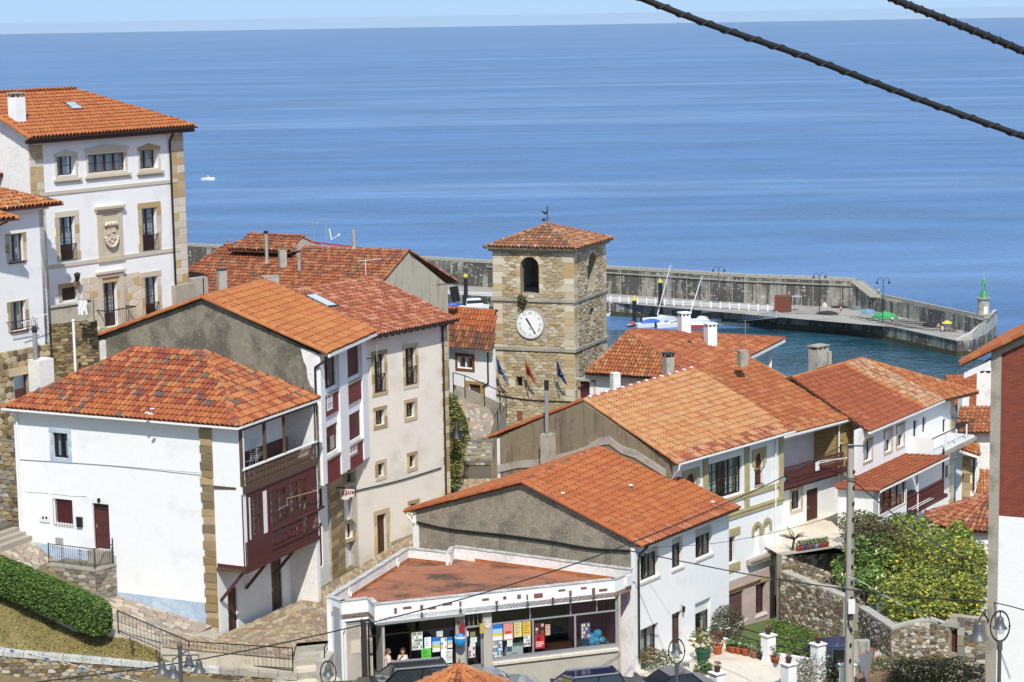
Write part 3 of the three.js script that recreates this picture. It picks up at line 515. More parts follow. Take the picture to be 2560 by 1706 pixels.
// flat print for signs and posters
function signMat(lines,bg,fg,o={}){
const c=document.createElement('canvas');c.width=o.w??256;c.height=o.h??256;const x=c.getContext('2d');x.fillStyle=bg;x.fillRect(0,0,c.width,c.height);
if(o.draw)o.draw(x,c.width,c.height);x.fillStyle=fg;x.textAlign='center';x.textBaseline='middle';
const n=lines.length;lines.forEach((t,i)=>{const s=(o.sizes?.[i]??0.8 / n)*c.height;x.font=`bold ${Math.round(Math.min(s, c.width * 1.6 / Math.max(3, t.length)))}px ${o.font ?? 'sans-serif'}`;x.fillStyle=o.cols?.[i]??fg;x.fillText(t,c.width / 2,c.height*(o.ys?.[i]??(i+0.5)/ n));});
const t=new THREE.CanvasTexture(c);t.colorSpace=THREE.SRGBColorSpace;return new THREE.MeshStandardMaterial({map:t,roughness:0.7});
}
// box whose front carries the full print (0..1 uv)
function printBox(F,r,o0,o1){return new THREE.BoxGeometry(r[2]- r[0],r[3]- r[1],o1 - o0).translate((r[0]+r[2])/ 2,(r[1]+r[3])/ 2,(o0+o1)/ 2).applyMatrix4(F.M);}
// ---------- white corner house with the red gallery ----------
const UP=V(0,1,0);
const KA=at(v(545,982),94),LA=onY(v(5,937),KA.y),RA=onY(v(735,915),KA.y),A_=plan(KA,LA,RA,0.42,0.1,0.3,0.3);
const FA1=new Face(A_.L,A_.K),FA2=new Face(A_.K,A_.R);
const sQ0=FA1.q(z1(1535,600))[0],sQ1=FA1.q(z1(1625,600))[0],projA=FA1.len - sQ1;
const FA3=new Face(FA1.p(sQ1,0),FA1.p(sQ1,0).addScaledVector(A_.uR,FA2.len)),FA4=new Face(A_.X,A_.L),FA5=new Face(A_.R,A_.X);
{
const g=thing('corner_house','white corner house with mottled hipped tile roof and dark red wooden gallery','house',V(A_.K.x,42,A_.K.z));
const yb=41.6,top=KA.y+0.04,yG=FA1.q(z1(1840,700))[1];
const hUp=FA1.rect(zC(290,180),zC(380,328)),hLo=FA1.rect(z1(408,190),z1(545,385)),hDo=FA1.rect(z1(690,222),z1(828,578));
part(g,'wall',FA1.wall([[0,yb],[sQ1,yb],[sQ1,yG],[FA1.len,yG],[FA1.len,top],[0,top]],[hUp,hLo,hDo]),M.white);
part(g,'wall',FA4.wall(rectOut(0,yb,FA4.len - 0.26,top)),M.oldwhite);
part(g,'wall',FA5.wall(rectOut(0,yb,FA5.len - 0.26,top)),M.oldwhite);
// street side, set back under the gallery
const d1=FA3.rect(z1(1705,880),z1(1790,1205)),d2=FA3.rect(z1(2030,665),z1(2122,1005));
part(g,'wall',FA3.wall(rectOut(0.26,yb,FA3.len - 0.1,top),[d1,d2]),M.white);
door(g,FA3,d1,M.doorbrown,{rec:0.12});door(g,FA3,d2,M.doorbrown,{rec:0.1});
part(g,'door_step',FA3.box(d2[0]- 0.1,d2[2]+0.1,d2[1]- 0.25,d2[1]- 0.003,-0.1,0.2),M.conc);
// stone pilaster at the corner
blocks(g,FA1,sQ0,yb,sQ1 - 0.01,top - 0.05,0.36,ST.pil,{o:0.02,dep:0.07,lim:60,gap:0.014,inset:0.9,tooth:0.07,side:-1});
part(g,'pilaster',FA1.box(sQ0+0.02,sQ1 - 0.03,yb,top - 0.05,0.002,0.045),M.mortar);
// blue painted plinth, stepping with the lane
const pR=FA1.q(z1(1400,955)),pL=FA1.q(z1(260,520)),sD=FA1.q(z1(887,950))[0];
part(g,'plinth',FA1.flat(rectOut(sD,yb,sQ0 - 0.01,pR[1]),0.02,0.014),M.bluepl);
part(g,'plinth',FA1.flat([[FA1.q(z1(190,520))[0],yb+2],[sD - 0.01,yb+1],[sD - 0.01,FA1.q(z1(380,560))[1]],[FA1.q(z1(190,520))[0],pL[1]+0.05]],0.02,0.013),M.bluepl);
win(g,FA1,hUp,{cols:2,rows:1,cur:2,cm:M.curtblue,fm:M.windark,sur:0.2,surm:M.bluepl,rec:0.1,innerSur:false});
const wl=win(g,FA1,hLo,{cols:1,rows:1,cur:0,shut:0.98,sm:M.blindred,fm:M.windark,rec:0.14});
{const G=[];for(let i=0;i<=7;i++){const s=hLo[0]- 0.06+(hLo[2]- hLo[0]+0.12)*i / 7;G.push(rod(FA1.p(s,hLo[1]- 0.08,0.07),FA1.p(s,hLo[3]+0.04,0.07),0.009,5));}for(const y of[hLo[1]- 0.06,hLo[3]+0.02])G.push(rod(FA1.p(hLo[0]- 0.08,y,0.07),FA1.p(hLo[2]+0.08,y,0.07),0.011,5));part(wl,'window_bars',G,M.iron);}
door(g,FA1,hDo,M.redwood,{rec:0.12,transom:0.28,cols:2,rows:3});
const bx=(n,a,b,o,m)=>{const r=FA1.rect(a,b);return part(g,n,FA1.box(r[0],r[2],r[1],r[3],0.001,o),m);};
const mb=bx('mailbox',z1(580,332),z1(622,402),0.12,M.black);part(mb,'mailbox_lid',FA1.box(...(r=>[r[0]- 0.01,r[2]+0.01,r[3],r[3]+0.05])(FA1.rect(z1(580,332),z1(622,402))),0.001,0.14),M.black);
const me=bx('meter_box',z1(297,310),z1(375,370),0.05,M.plastic);for(const x of[327,352]){const r=FA1.rect(z1(x - 8,322),z1(x+6,342));part(me,'meter_glass',FA1.box(r[0],r[2],r[1],r[3],0.051,0.056),M.black);}
const ve=bx('vent_grille',z1(415,478),z1(475,537),0.03,M.alu);{const r=FA1.rect(z1(422,486),z1(468,530)),G=[];for(let i=0;i<6;i++)G.push(FA1.box(r[0],r[2],r[1]+(r[3]- r[1])*i / 6+0.01,r[1]+(r[3]- r[1])*(i+0.6)/ 6,0.031,0.04));part(ve,'vent_slats',G,M.greypaint);}
bx('door_lamp',z1(736,186),z1(752,215),0.1,M.black);
{const a=FA1.q(zC(110,330)),b=FA1.q(zC(1125,405));part(g,'wall_cable',tube([FA1.p(a[0],a[1],0.03),FA1.p((a[0]+b[0])/ 2,(a[1]+b[1])/ 2+0.03,0.03),FA1.p(b[0],b[1],0.1)],0.016,16,5),M.greypaint);
const q=(x,y)=>{const c=FA1.q(z1(x,y));return FA1.p(c[0],c[1],0.02);};part(g,'wall_cable',[tube([q(178,-60),q(180,120),q(200,135),q(370,152),q(382,172),q(382,360)],0.012,24,5),tube([q(384,160),q(400,152),q(520,166),q(650,172),q(662,182)],0.012,20,5)],M.whitepaint);}
// roof
const ry=KA.y+2.4,r1=onY(v(310,800),ry),r2=r1.clone().addScaledVector(A_.uL,-onY(v(465,813),ry).distanceTo(r1)),XA=A_.eX;
const grime=(s,t,s1,t1)=>(t<1.1&&rnd()<0.7)?'E':0;
const dk=roof(g,[{poly:[LA,KA,r2,r1],a:LA,b:KA,pal:'A',w:0.262,l:0.4,kind:'barrel',alt:grime},{poly:[KA,RA,r2],a:KA,b:RA,pal:'A',w:0.262,l:0.4,kind:'barrel',alt:(s,t)=>rnd()<0.5?'C':0},{poly:[RA,XA,r1,r2],a:RA,b:XA,pal:'A',w:0.262,l:0.4},{poly:[XA,LA,r1],a:XA,b:LA,pal:'A',w:0.262,l:0.4}],{th:0.12,deck:M.soffit});
ridge(dk,r1,r2,'E');ridge(dk,KA,r2,'A');ridge(dk,LA,r1,'E');ridge(dk,RA,r2,'A');ridge(dk,XA,r1,'A');
for(const c of[zC(845,50),zC(815,72),zC(835,78)]){const p=onY(c,KA.y+0.42);part(g,'lime_patch',new THREE.SphereGeometry(0.09,8,6).scale(1.3,0.5,1).translate(p.x,p.y,p.z),M.whitepaint);}
const gl=(p,o)=>p.clone().add(V(0,-0.06,0)).addScaledVector(o,1);
const n1=FA1.n.clone().multiplyScalar(0.07),n2=FA2.n.clone().multiplyScalar(0.07);
gutter(g,[gl(LA,n1),gl(KA,n1.clone().add(n2)),gl(RA,n2)],M.whitepaint,0.055);
downpipe(g,[gl(LA,n1),FA1.p(0.25,KA.y - 0.35,0.08),FA1.p(0.25,FA1.q(z1(165,500))[1],0.07)],M.whitepaint,0.05);
part(g,'soffit',FA1.box(0,FA1.len,KA.y - 0.14,KA.y - 0.1,-0.2,0.36),M.whitepaint);
// gallery over the street
const q=(x,y)=>FA2.q(z2(x,y)),L2=FA2.len,yRail=q(485,778)[1],yFl=q(497,985)[1],yBm=q(495,1080)[1],yPan=FA2.q(z1(1840,690))[1],yBot=FA2.q(z1(1846,752))[1];
part(g,'gallery_floor',[FA2.box(0.02,L2,yFl - 0.12,yFl,-projA+0.02,0.0),FA2.box(0.02,L2,yBot,yBot+0.15,-projA+0.02,-0.02)],M.oldwood);
part(g,'gallery_end_wall',FA2.flat(rectOut(L2 - 0.0,0,L2+0.01,0.01),0.01,0),M.white);
part(g,'wall',new Face(FA2.p(L2 - 0.1,0,-projA),FA2.p(L2 - 0.1,0,0)).wall(rectOut(0,yFl,projA,top),[],0.12),M.oldwhite);
const sp=[0.05,q(735,600)[0],q(955,500)[0],L2 - 0.12];
const lw=part(g,'loggia',[FA2.box(0,L2,yFl - 0.3,yFl+0.05,0.002,0.06),FA2.box(0,L2,KA.y - 0.28,KA.y - 0.12,-0.1,0.02)],M.oldwood);
for(const s of sp)part(lw,'post',FA2.box(s - 0.06,s+0.06,yFl+0.05,KA.y - 0.28,-0.1,0.02),M.oldwood);
part(lw,'handrail',FA2.box(0,L2,yRail - 0.07,yRail,-0.06,0.07),M.whitepaint);
balusters(lw,FA2.p(0.12,yFl+0.05,0.02),FA2.p(L2 - 0.15,yFl+0.05,0.02),yRail - 0.07 - yFl - 0.05,0.135,balGeo,M.oldwood);
part(lw,'wainscot',FA3.box(0.3,L2 - 0.2,yFl+0.002,yFl+1.0,0.002,0.03),M.redwood);
part(lw,'loggia_door',FA3.box(1.15,1.95,yFl+0.002,yFl+2.0,0.031,0.06),M.windark);
const wl1=FA2.rect(z2(578,1090),z2(700,1500)),wb=[FA2.rect(z2(778,1045),z2(982,1345)),FA2.rect(z2(1003,945),z2(1208,1228))];
const yLow=[q(800,1470)[1],FA2.q(z1(2040,560))[1]],sL0=q(800,1450)[0];
part(g,'gallery_front',FA2.wall(rectOut(0,yBot,L2,yFl - 0.31),[wl1,...wb,[sL0,yLow[1],L2 - 0.15,yLow[0]]],0.07,-0.004),M.redwood);
win(g,FA2,wl1,{cols:2,rows:4,fm:M.redwood,rec:0.02,cur:1,cm:M.greypaint,mw:0.05});
for(const h of wb)win(g,FA2,h,{cols:4,rows:4,fm:M.redwood,rec:0.02,cur:2,cm:M.blind,mw:0.05,leaf:4});
for(const[x0,x1]of[[545,572],[703,758]]){const a=FA2.rect(z2(x0,x0<600?1130:1055),z2(x1,x0<600?1530:1470));part(g,'white_strip',FA2.box(a[0],a[2],wl1[1]- 0.05,wl1[3]+0.02,0.0,0.012),M.whitepaint);}
const lo=part(g,'gallery_rail',[FA2.box(sL0 - 0.05,L2,yLow[0]- 0.02,yLow[0]+0.07,0.0,0.09),FA2.box(sL0 - 0.05,L2,yLow[1]- 0.08,yLow[1],0.0,0.06),FA2.box(0,L2,yBot - 0.02,yBot+0.16,0.002,0.05),FA2.box(sL0 - 0.11,sL0 - 0.05,yBot+0.16,yFl - 0.32,0.0,0.03)],M.redwood);
balusters(lo,FA2.p(sL0,yLow[1],0.03),FA2.p(L2 - 0.15,yLow[1],0.03),yLow[0]- yLow[1]- 0.02,0.14,balGeo,M.redwood);
{const G=[];for(let s=0.06;s<sL0 - 0.1;s+=0.11)G.push(FA2.box(s,s+0.09,yBot+0.17,wl1[1]- 0.08,0.0,0.016));part(g,'boarding',G,M.redwood);}
part(g,'gallery_edge',FA1.box(sQ1,FA1.len - 0.02,yBot,yG - 0.004,-0.16,-0.01),M.redwood);
for(const s of[0.25,L2*0.36,L2*0.74])part(g,'brace',bar(FA2.p(s,yBot - 0.02,-0.25),FA2.p(s,yBot - 1.45,-projA+0.03),0.11,0.13),M.redwood);
// clutter of the upper balcony
{const p=FA2.p(q(660,600)[0],yFl+0.01,-0.45),d=FA2.u;const a=(x,y,z)=>p.clone().addScaledVector(d,x).addScaledVector(FA2.n,z).setY(p.y+y);const sl=thing('clothes_airer','grey folding clothes airer on the upper balcony of the gallery house','airer',p);
part(sl,'frame',[rod(a(-0.25,0,0),a(0.1,1.5,0),0.014),rod(a(0.3,0,0),a(0,1.5,0),0.014),rod(a(-0.25,0,0.3),a(0.1,1.5,0.3),0.014),rod(a(0.3,0,0.3),a(0,1.5,0.3),0.014),rod(a(-0.5,0.95,0),a(0.3,0.9,0.1),0.014)],M.alu);
const G=[];for(let i=0;i<9;i++)G.push(rod(a(0.02+i*0.035,1.0+i*0.1,-0.15),a(0.22+i*0.02,1.02+i*0.1,0.35),0.009,4));for(let i=0;i<8;i++)G.push(rod(a(0.15+i*0.12,1.0+i*0.02,-0.1),a(0.15+i*0.12,1.0+i*0.02,0.3),0.008,4));part(sl,'hanging_rods',G,M.alu);}
{const r0=q(920,1105),p0=FA2.p(r0[0],r0[1],0.25),p1=FA2.p(q(1262,1012)[0],q(1262,1012)[1],0.3),an=thing('wall_antenna','thin yellowish television antenna on the gallery windows','antenna',p0);part(an,'boom',rod(p0,p1,0.016,5),hex('#b9ad72',0.6));part(an,'dipole',[rod(FA2.p(r0[0]- 0.9,r0[1]- 0.35,0.25),FA2.p(r0[0]+0.1,r0[1]- 0.3,0.25),0.014,5),rod(p0,FA2.p(r0[0],r0[1]- 0.35,0.25),0.014,5)],M.alu);part(an,'bracket',rod(p1,FA2.p(q(1262,1012)[0],q(1262,1012)[1],0.0),0.014,5),M.alu);}
// landing before the door with its iron rail
const s0=FA1.q(z1(362,640))[0],s1=FA1.q(z1(880,900))[0],yL=FA1.q(z1(705,720),1.25)[1],w=1.25;
const sA=FA1.q(z1(362,720),w)[0],sB=FA1.q(z1(712,735),w)[0];
const ld=part(g,'landing',prism([FA1.p(sA,yL - 0.02,w),FA1.p(sB,yL - 0.02,w),FA1.p(sB+0.25,yL - 0.02,0.01),FA1.p(sA,yL - 0.02,0.01)],V(0,-2.6,0)),M.mortarD);
const LF=new Face(FA1.p(sA,0,w),FA1.p(sB,0,w)),LR=new Face(FA1.p(sB,0,w),FA1.p(sB+0.25,0,0.01));
stoneFace(ld,LF,0,yL - 2.4,LF.len,yL - 0.12,0.42,0.19,ST.grey,{lim:60,dep:0.03});stoneFace(ld,LR,0,yL - 2.4,LR.len,yL - 0.12,0.38,0.19,ST.grey,{lim:40,dep:0.03});
part(ld,'coping',[LF.box(-0.05,LF.len+0.02,yL - 0.11,yL,-0.4,0.05),LR.box(0.03,LR.len,yL - 0.1,yL+0.006,-0.4,0.05)],M.conc);
part(g,'door_step',FA1.box(hDo[0]- 0.1,hDo[2]+0.1,yL - 0.01,hDo[1]- 0.004,0.002,0.4),M.conc);
const rl=part(g,'railing',[LF.box(0.03,LF.len,yL+0.93,yL+0.96,-0.06,-0.02),LF.box(0.03,LF.len,yL+0.09,yL+0.115,-0.05,-0.03),LR.box(0.0,LR.len - 0.1,yL+0.93,yL+0.96,-0.06,-0.02),LR.box(0,LR.len - 0.1,yL+0.09,yL+0.115,-0.05,-0.03),LF.box(0.0,0.04,yL,yL+1,-0.06,-0.02),LF.box(LF.len - 0.05,LF.len - 0.01,yL,yL+1,-0.06,-0.02),LR.box(LR.len - 0.14,LR.len - 0.1,yL,yL+1.25,-0.06,-0.02)],M.iron);
balusters(rl,LF.p(0.14,yL+0.1,-0.04),LF.p(LF.len - 0.12,yL+0.1,-0.04),0.83,0.125,barGeo,M.iron,'rail_bar');balusters(rl,LR.p(0.1,yL+0.1,-0.04),LR.p(LR.len - 0.2,yL+0.1,-0.04),0.83,0.125,barGeo,M.iron,'rail_bar');
for(const s of[LF.len*0.3,LF.len*0.68])for(let k=0;k<4;k++)part(rl,'scroll',new THREE.TorusGeometry(0.055,0.012,5,12).applyMatrix4(LF.M).translate(0,0,0).translate(...(p=>[p.x - LF.A.x,p.y,p.z - LF.A.z])(LF.p(s,yL+0.22+k*0.19,-0.04))),M.iron);
}
// ---------- house with the grey gable and red slatted bays ----------
const KC=at(v(755,812),103),LC=onY(v(205,778),KC.y),RC=onY(v(865,762),KC.y),C_=plan(KC,LC,RC,0.12,0.72,0.1,0.1);
{
const g=thing('gable_house','house with a stained grey gable and white front with red slatted panels','house',V(C_.K.x,42,C_.K.z));
const F1=new Face(C_.L,C_.K),F2=new Face(C_.K,C_.R),yb=41.5,ye=KC.y,ry=KC.y+2.43,rF=onY(v(465,683),ry),rB=onY(v(610,645),ry),XC=C_.eX;
const sr=rF.clone().sub(F1.A).dot(F1.u);
const yLo=F2.q(zE(745,850))[1];
part(g,'gable_wall',F1.wall([[0,yb],[F1.len - 0.75,yb],[F1.len - 0.75,yLo],[F1.len,yLo],[F1.len,ye - 0.05],[sr,ry - 0.12],[0,ye - 0.05]],[],0.3),M.gableC);
part(g,'white_patch',F1.flat([[0,ye - 2.6],[0.85,ye - 2.6],[0.85,ye - 0.05],[0.3,ye - 0.05],[0,ye - 0.1]],0.02,0.01),M.oldwhite);
part(g,'white_patch',F1.flat([[F1.len - 0.55,ye - 1.3],[F1.len - 0.4,ye - 1.7],[F1.len - 0.22,ye - 1.8],[F1.len - 0.15,ye - 2.5],[F1.len,ye - 2.6],[F1.len,ye - 0.06],[F1.len - 0.9,ye+0.16],[F1.len - 0.75,ye - 0.5],[F1.len - 0.6,ye - 0.75]],0.02,0.01),M.parapet);
const r=(a,b,o=0)=>F2.rect(a,b,o),q=(x,y)=>F2.q(zE(x,y));
const s1=q(800,300)[0],s2=q(896,300)[0],s3=q(950,250)[0],s4=q(1045,230)[0],L2=F2.len;
const y1a=F2.q(zD(1075,1105))[1],y1b=q(800,212)[1],y1c=q(800,245)[1],y1d=q(802,382)[1],y2a=q(806,455)[1],y2b=q(808,642)[1],y2c=q(808,668)[1],y2d=q(812,826)[1];
const H=[[s1+0.03,y1b+0.05,s2 - 0.05,y1a],[s3+0.03,y1b+0.05,s4 - 0.05,y1a+0.1],[s1+0.03,y2b+0.05,s2 - 0.05,y2a],[s3+0.03,y2b+0.05,s4 - 0.05,y2a]];
part(g,'wall',F2.wall([[0.3,y2d],[L2,y2d],[L2,ye],[0.3,ye]],H,0.2),M.white);
const pier=(a,b,lo)=>part(g,'pier',F2.box(a,b,lo,ye - 0.12,0.001,0.16),M.white);
pier(0.0,s1,yLo);pier(s2,s3,yLo+0.02);pier(s4,L2,yLo+0.03);
for(const[a,b]of[[s1,s2],[s3,s4]])for(const[lo,hi]of[[y1d,y1c],[y2d,y2c]]){const n=Math.round((hi - lo)/ 0.11),P=part(g,'slat_panel',F2.box(a+0.005,b - 0.005,lo,hi,0.001,0.05),M.redclad);for(let i=0;i<n;i++)part(P,'slat',F2.box(a+0.005,b - 0.005,lo+(hi - lo)*i / n+0.012,lo+(hi - lo)*(i+1)/ n - 0.012,0.051,0.085),M.redclad);part(P,'ledge',F2.box(a+0.003,b - 0.003,hi+0.002,hi+0.09,0.001,0.15),M.conc);}
win(g,F2,H[0],{cols:2,rows:1,rec:0.1,fm:M.winbrown,cur:3});win(g,F2,H[1],{cols:1,rows:1,rec:0.08,shut:0.97,sm:M.blindred,cur:0,fm:M.winbrown});win(g,F2,H[2],{cols:2,rows:1,rec:0.1,shut:0.42,sm:M.blindred,fm:M.winbrown,cur:3});win(g,F2,H[3],{cols:1,rows:1,rec:0.08,shut:0.97,sm:M.blindred,cur:0,fm:M.winbrown});
{const a=F2.rect(zE(815,240),zE(855,305));part(g,'paper_notice',printBox(F2,[a[0],a[1]- 0.1,a[2],a[3]+0.12],0.09,0.1),signMat([],'#f2f1ee','#222222',{w:128,h:160,draw:(x,w,h)=>{x.fillStyle='#222';[40,58,72,86,100].forEach((q,i)=>x.fillRect(q,12,i?6:12,40));x.fillStyle='#8a8a8a';x.fillRect(12,66,30,9);x.fillRect(54,66,50,9);x.fillStyle='#222';for(let i=0;i<4;i++){x.fillRect(16+i*26,92,22,8);x.fillRect(26+i*26,92,9,50);}}}));}
// white lattice fixed on the lower right slat panel
{const a=F2.rect(zE(962,585),zE(1028,612),0.09),G=[];for(let i=0;i<5;i++){const t=a[0]+(a[2]- a[0])*i / 5,e=a[0]+(a[2]- a[0])*(i+1)/ 5;G.push(bar(F2.p(t,a[1],0.1),F2.p(e,a[3],0.1),0.03),bar(F2.p(t,a[3],0.12),F2.p(e,a[1],0.12),0.03));}part(g,'lattice',G,M.whitepaint);}
// lower storeys set back
const FL=F2.off(-0.72),w1=FL.rect(zE(752,862),zE(802,955)),w2=FL.rect(zE(708,1118),zE(806,1345)),dr=FL.rect(zE(630,1225),zE(668,1470));
part(g,'wall',FL.wall([[-0.2,yb],[L2,yb],[L2,y2d+0.4],[-0.2,y2d+0.4]],[w1,w2,dr],0.22),M.white);
win(g,FL,w1,{cols:1,rows:1,rec:0.05,fm:M.windark,cur:0,sill:1,silm:M.redwood});win(g,FL,w2,{cols:2,rows:1,rec:0.06,fm:M.blindred,cur:1,cm:M.greypaint});door(g,FL,dr,M.blindred,{rec:0.06,rows:5});
part(g,'jetty',F2.box(0,L2,y2d - 0.03,y2d+0.12,-0.74,-0.21),M.white);
{const a=FL.q(zE(838,1100))[0],b=FL.q(zE(930,1100))[0];const pl=part(g,'stone_pillar',FL.box(a,b,yb,y2d - 0.05,0.001,0.12),M.mortar);blocks(pl,FL,a,yb,b,y2d - 0.06,0.34,ST.pil,{o:0.12,dep:0.03,split:1,lim:60});}
const dk=roof(g,[{bil:1,poly:[KC,RC,rB,rF],a:KC,b:RC,pal:'C',w:0.3,l:0.5,mess:0.5},{bil:1,poly:[XC,LC,rF,rB],a:XC,b:LC,pal:'C',w:0.3,l:0.5}]);
ridge(dk,rF,rB,'C');ridge(dk,KC.clone().lerp(rF,0),rF,'C');ridge(dk,LC,rF,'C');ridge(dk,RC,rB,'C');part(g,'wall',new Face(C_.R,C_.X).wall([[0,yb],[F1.len,yb],[F1.len,ye],[F1.len - sr,ry - 0.7],[0,ye]],[],0.2),M.gableN);
part(g,'fascia',bar(KC.clone().add(V(0,-0.13,0)),RC.clone().add(V(0,-0.13,0)),0.1,0.16),M.whitepaint);
downpipe(g,[KC.clone().add(V(0,-0.25,0)),F1.p(F1.len - 0.05,ye - 0.75,0.12),F1.p(F1.len - 0.05,ye - 2.9,0.12)],M.iron,0.06);
pipeStack(g,rF.clone().lerp(rB,0.02),0.03,0.95,M.iron);
{const c=onY(y3(350,370),ry - 0.25);chimney(g,c.add(V(-0.6,0,-1)),0.45,0.45,0.5,M.chim,{open:false,cm:M.iron});}
}
// ---------- cream rendered house in the lane ----------
const KD=at(v(862,772),110),RD=onY(v(1052,735),KD.y),nD=RD.clone().sub(KD).setY(0).normalize(),bD=V(nD.z,0,-nD.x);
const FD=new Face(KD.clone().addScaledVector(bD,0.55),RD.clone().addScaledVector(bD,0.55).addScaledVector(nD,-0.25));
{
const g=thing('cream_house','tall cream rendered house with stone framed windows beside the lane','house',V(FD.A.x,42,FD.A.z));
const yb=41.4,ye=KD.y,L=FD.len,R=(a,b)=>FD.rect(a,b);
const wf=[R(zD(1453,1085),zD(1538,1345)),R(zD(1682,1035),zD(1766,1290))],ws=[R(zE(1146,335),zE(1207,420)),R(zE(1346,285),zE(1404,370)),R(zE(1160,682),zE(1204,755)),R(zE(1366,630),zE(1407,700)),R(zE(953,745),zE(1003,800)),R(zE(945,1078),zE(998,1160)),R(zE(1372,945),zE(1420,1000))],dr=R(zE(1154,1018),zE(1222,1265));
part(g,'wall',FD.wall([[-1.4,yb],[L,yb],[L,ye - 0.02],[-1.4,ye - 0.02]],[...wf,...ws,dr],0.4),M.cream);
wf.forEach(h=>win(g,FD,h,{cols:2,rows:4,rec:0.2,sur:0.2,rail:0.48,fm:M.windark,cur:1}));
ws.forEach((h,i)=>win(g,FD,h,{cols:i<2||i===5?2:1,rows:i<2||i===5?2:1,rec:0.22,sur:0.19,fm:i===2||i===3?M.winbrown:M.windark,cur:i<2?1:0}));
door(g,FD,dr,M.doorbrown,{rec:0.2,sur:0.26,rows:4});
part(g,'wall',new Face(FD.p(L,0),FD.p(L,0).addScaledVector(bD,9)).wall([[0,yb],[9,yb],[9,ye],[4.8,ye+1.2],[0,ye]],[],0.3),M.cream);
part(g,'wall',new Face(FD.p(-1.4,0).addScaledVector(bD,9),FD.p(-1.4,0)).wall([[0,yb],[9,yb],[9,ye],[4.8,ye+1.2],[0,ye]],[],0.3),M.cream);
blocks(g,FD,L - 0.42,yb,L - 0.01,ye - 0.3,0.4,ST.tan,{dep:0.03,tooth:0.16,side:-1,lim:60});
part(g,'base_course',FD.flat([[dr[2]+0.35,yb],[L - 0.4,yb],[L - 0.4,dr[1]+0.75],[dr[2]+0.35,dr[1]+0.55]],0.02,0.012),M.mortar);
const a0=KD.clone().addScaledVector(nD,-2.2),ridgeR=onY(v(862,640),ye+1.8),ridgeL=ridgeR.clone().addScaledVector(nD,-9.3).setY(ye+1.8),e0=a0;
const back=bD.clone().multiplyScalar(2*ridgeR.clone().sub(RD).dot(bD)),RB=RD.clone().add(back),LB=a0.clone().add(back);
const dk=roof(g,[{poly:[e0,RD,ridgeR,ridgeL],a:e0,b:RD,pal:'D',w:0.25,l:0.4},{poly:[RB,LB,ridgeL,ridgeR],a:RB,b:LB,pal:'D'}],{deck:M.soffit});
ridge(dk,ridgeL,ridgeR,'T');ridge(dk,RD,ridgeR,'D');
{const G=[];for(let s=0;s<L;s+=0.5)G.push(FD.box(s,s+0.09,ye - 0.2,ye - 0.1,0,0.5));part(g,'rafter_ends',G,M.soffit);}
gutter(g,[KD.clone().addScaledVector(bD,-0.06).add(V(0,-0.05,0)),RD.clone().addScaledVector(bD,-0.06).add(V(0,-0.05,0))],M.iron,0.055);
downpipe(g,[FD.p(L - 0.45,ye - 0.1,0.5),FD.p(L - 0.5,ye - 0.35,0.09),FD.p(L - 0.5,yb+0.8,0.09)],M.iron,0.055);
{const s=FD.q(zE(925,1000))[0];downpipe(g,[FD.p(s,FD.q(zE(925,760))[1],0.1),FD.p(s,yb,0.1)],M.iron,0.06);}
{const a=FD.q(zE(1010,856)),b=FD.q(zE(1300,780)),c=FD.q(zE(1570,705));part(g,'wall_cable',tube([FD.p(a[0],a[1],0.06),FD.p(b[0],b[1]- 0.06,0.06),FD.p(c[0],c[1],0.06)],0.03,20,5),M.black);}
// skylight
{const P=(p,y)=>onY(p,y),n=V().crossVectors(RD.clone().sub(e0),ridgeL.clone().sub(e0)).normalize();if(n.y<0)n.negate();const on=px=>{const r=ray(...px),t=e0.clone().sub(EYE).dot(n)/ r.dot(n);return EYE.clone().addScaledVector(r,t).addScaledVector(n,0.14);};const c=[on(zD(990,700)),on(zD(1130,745)),on(zD(1190,735)),on(zD(1010,645))].map(p=>p);const A=on(zD(935,655)),B=on(zD(1120,745)),C=on(zD(1195,738)),D=on(zD(1010,645));const sk=part(g,'skylight',prism([A,B,C,D],n.clone().multiplyScalar(-0.12)),M.iron);const m=A.clone().add(B).add(C).add(D).multiplyScalar(0.25);part(sk,'pane',prism([A,B,C,D].map(p=>p.clone().lerp(m,0.16).addScaledVector(n,0.02)),n.clone().multiplyScalar(-0.015)),flat(0.5,0.56,0.62,0.08));}
// wall antenna at the corner with the bays
{const a=FD.q(zD(1450,1010)),p=FD.p(a[0]- 0.2,a[1]- 0.6,0.4),an=antenna('wall_antenna','grey television antenna beside the upper window of the cream house',p,1.0,0.9,nD.clone(),M.alu);part(an,'bracket',rod(p,FD.p(a[0]- 0.9,a[1]- 0.6,0),0.025,6),M.iron);}
}
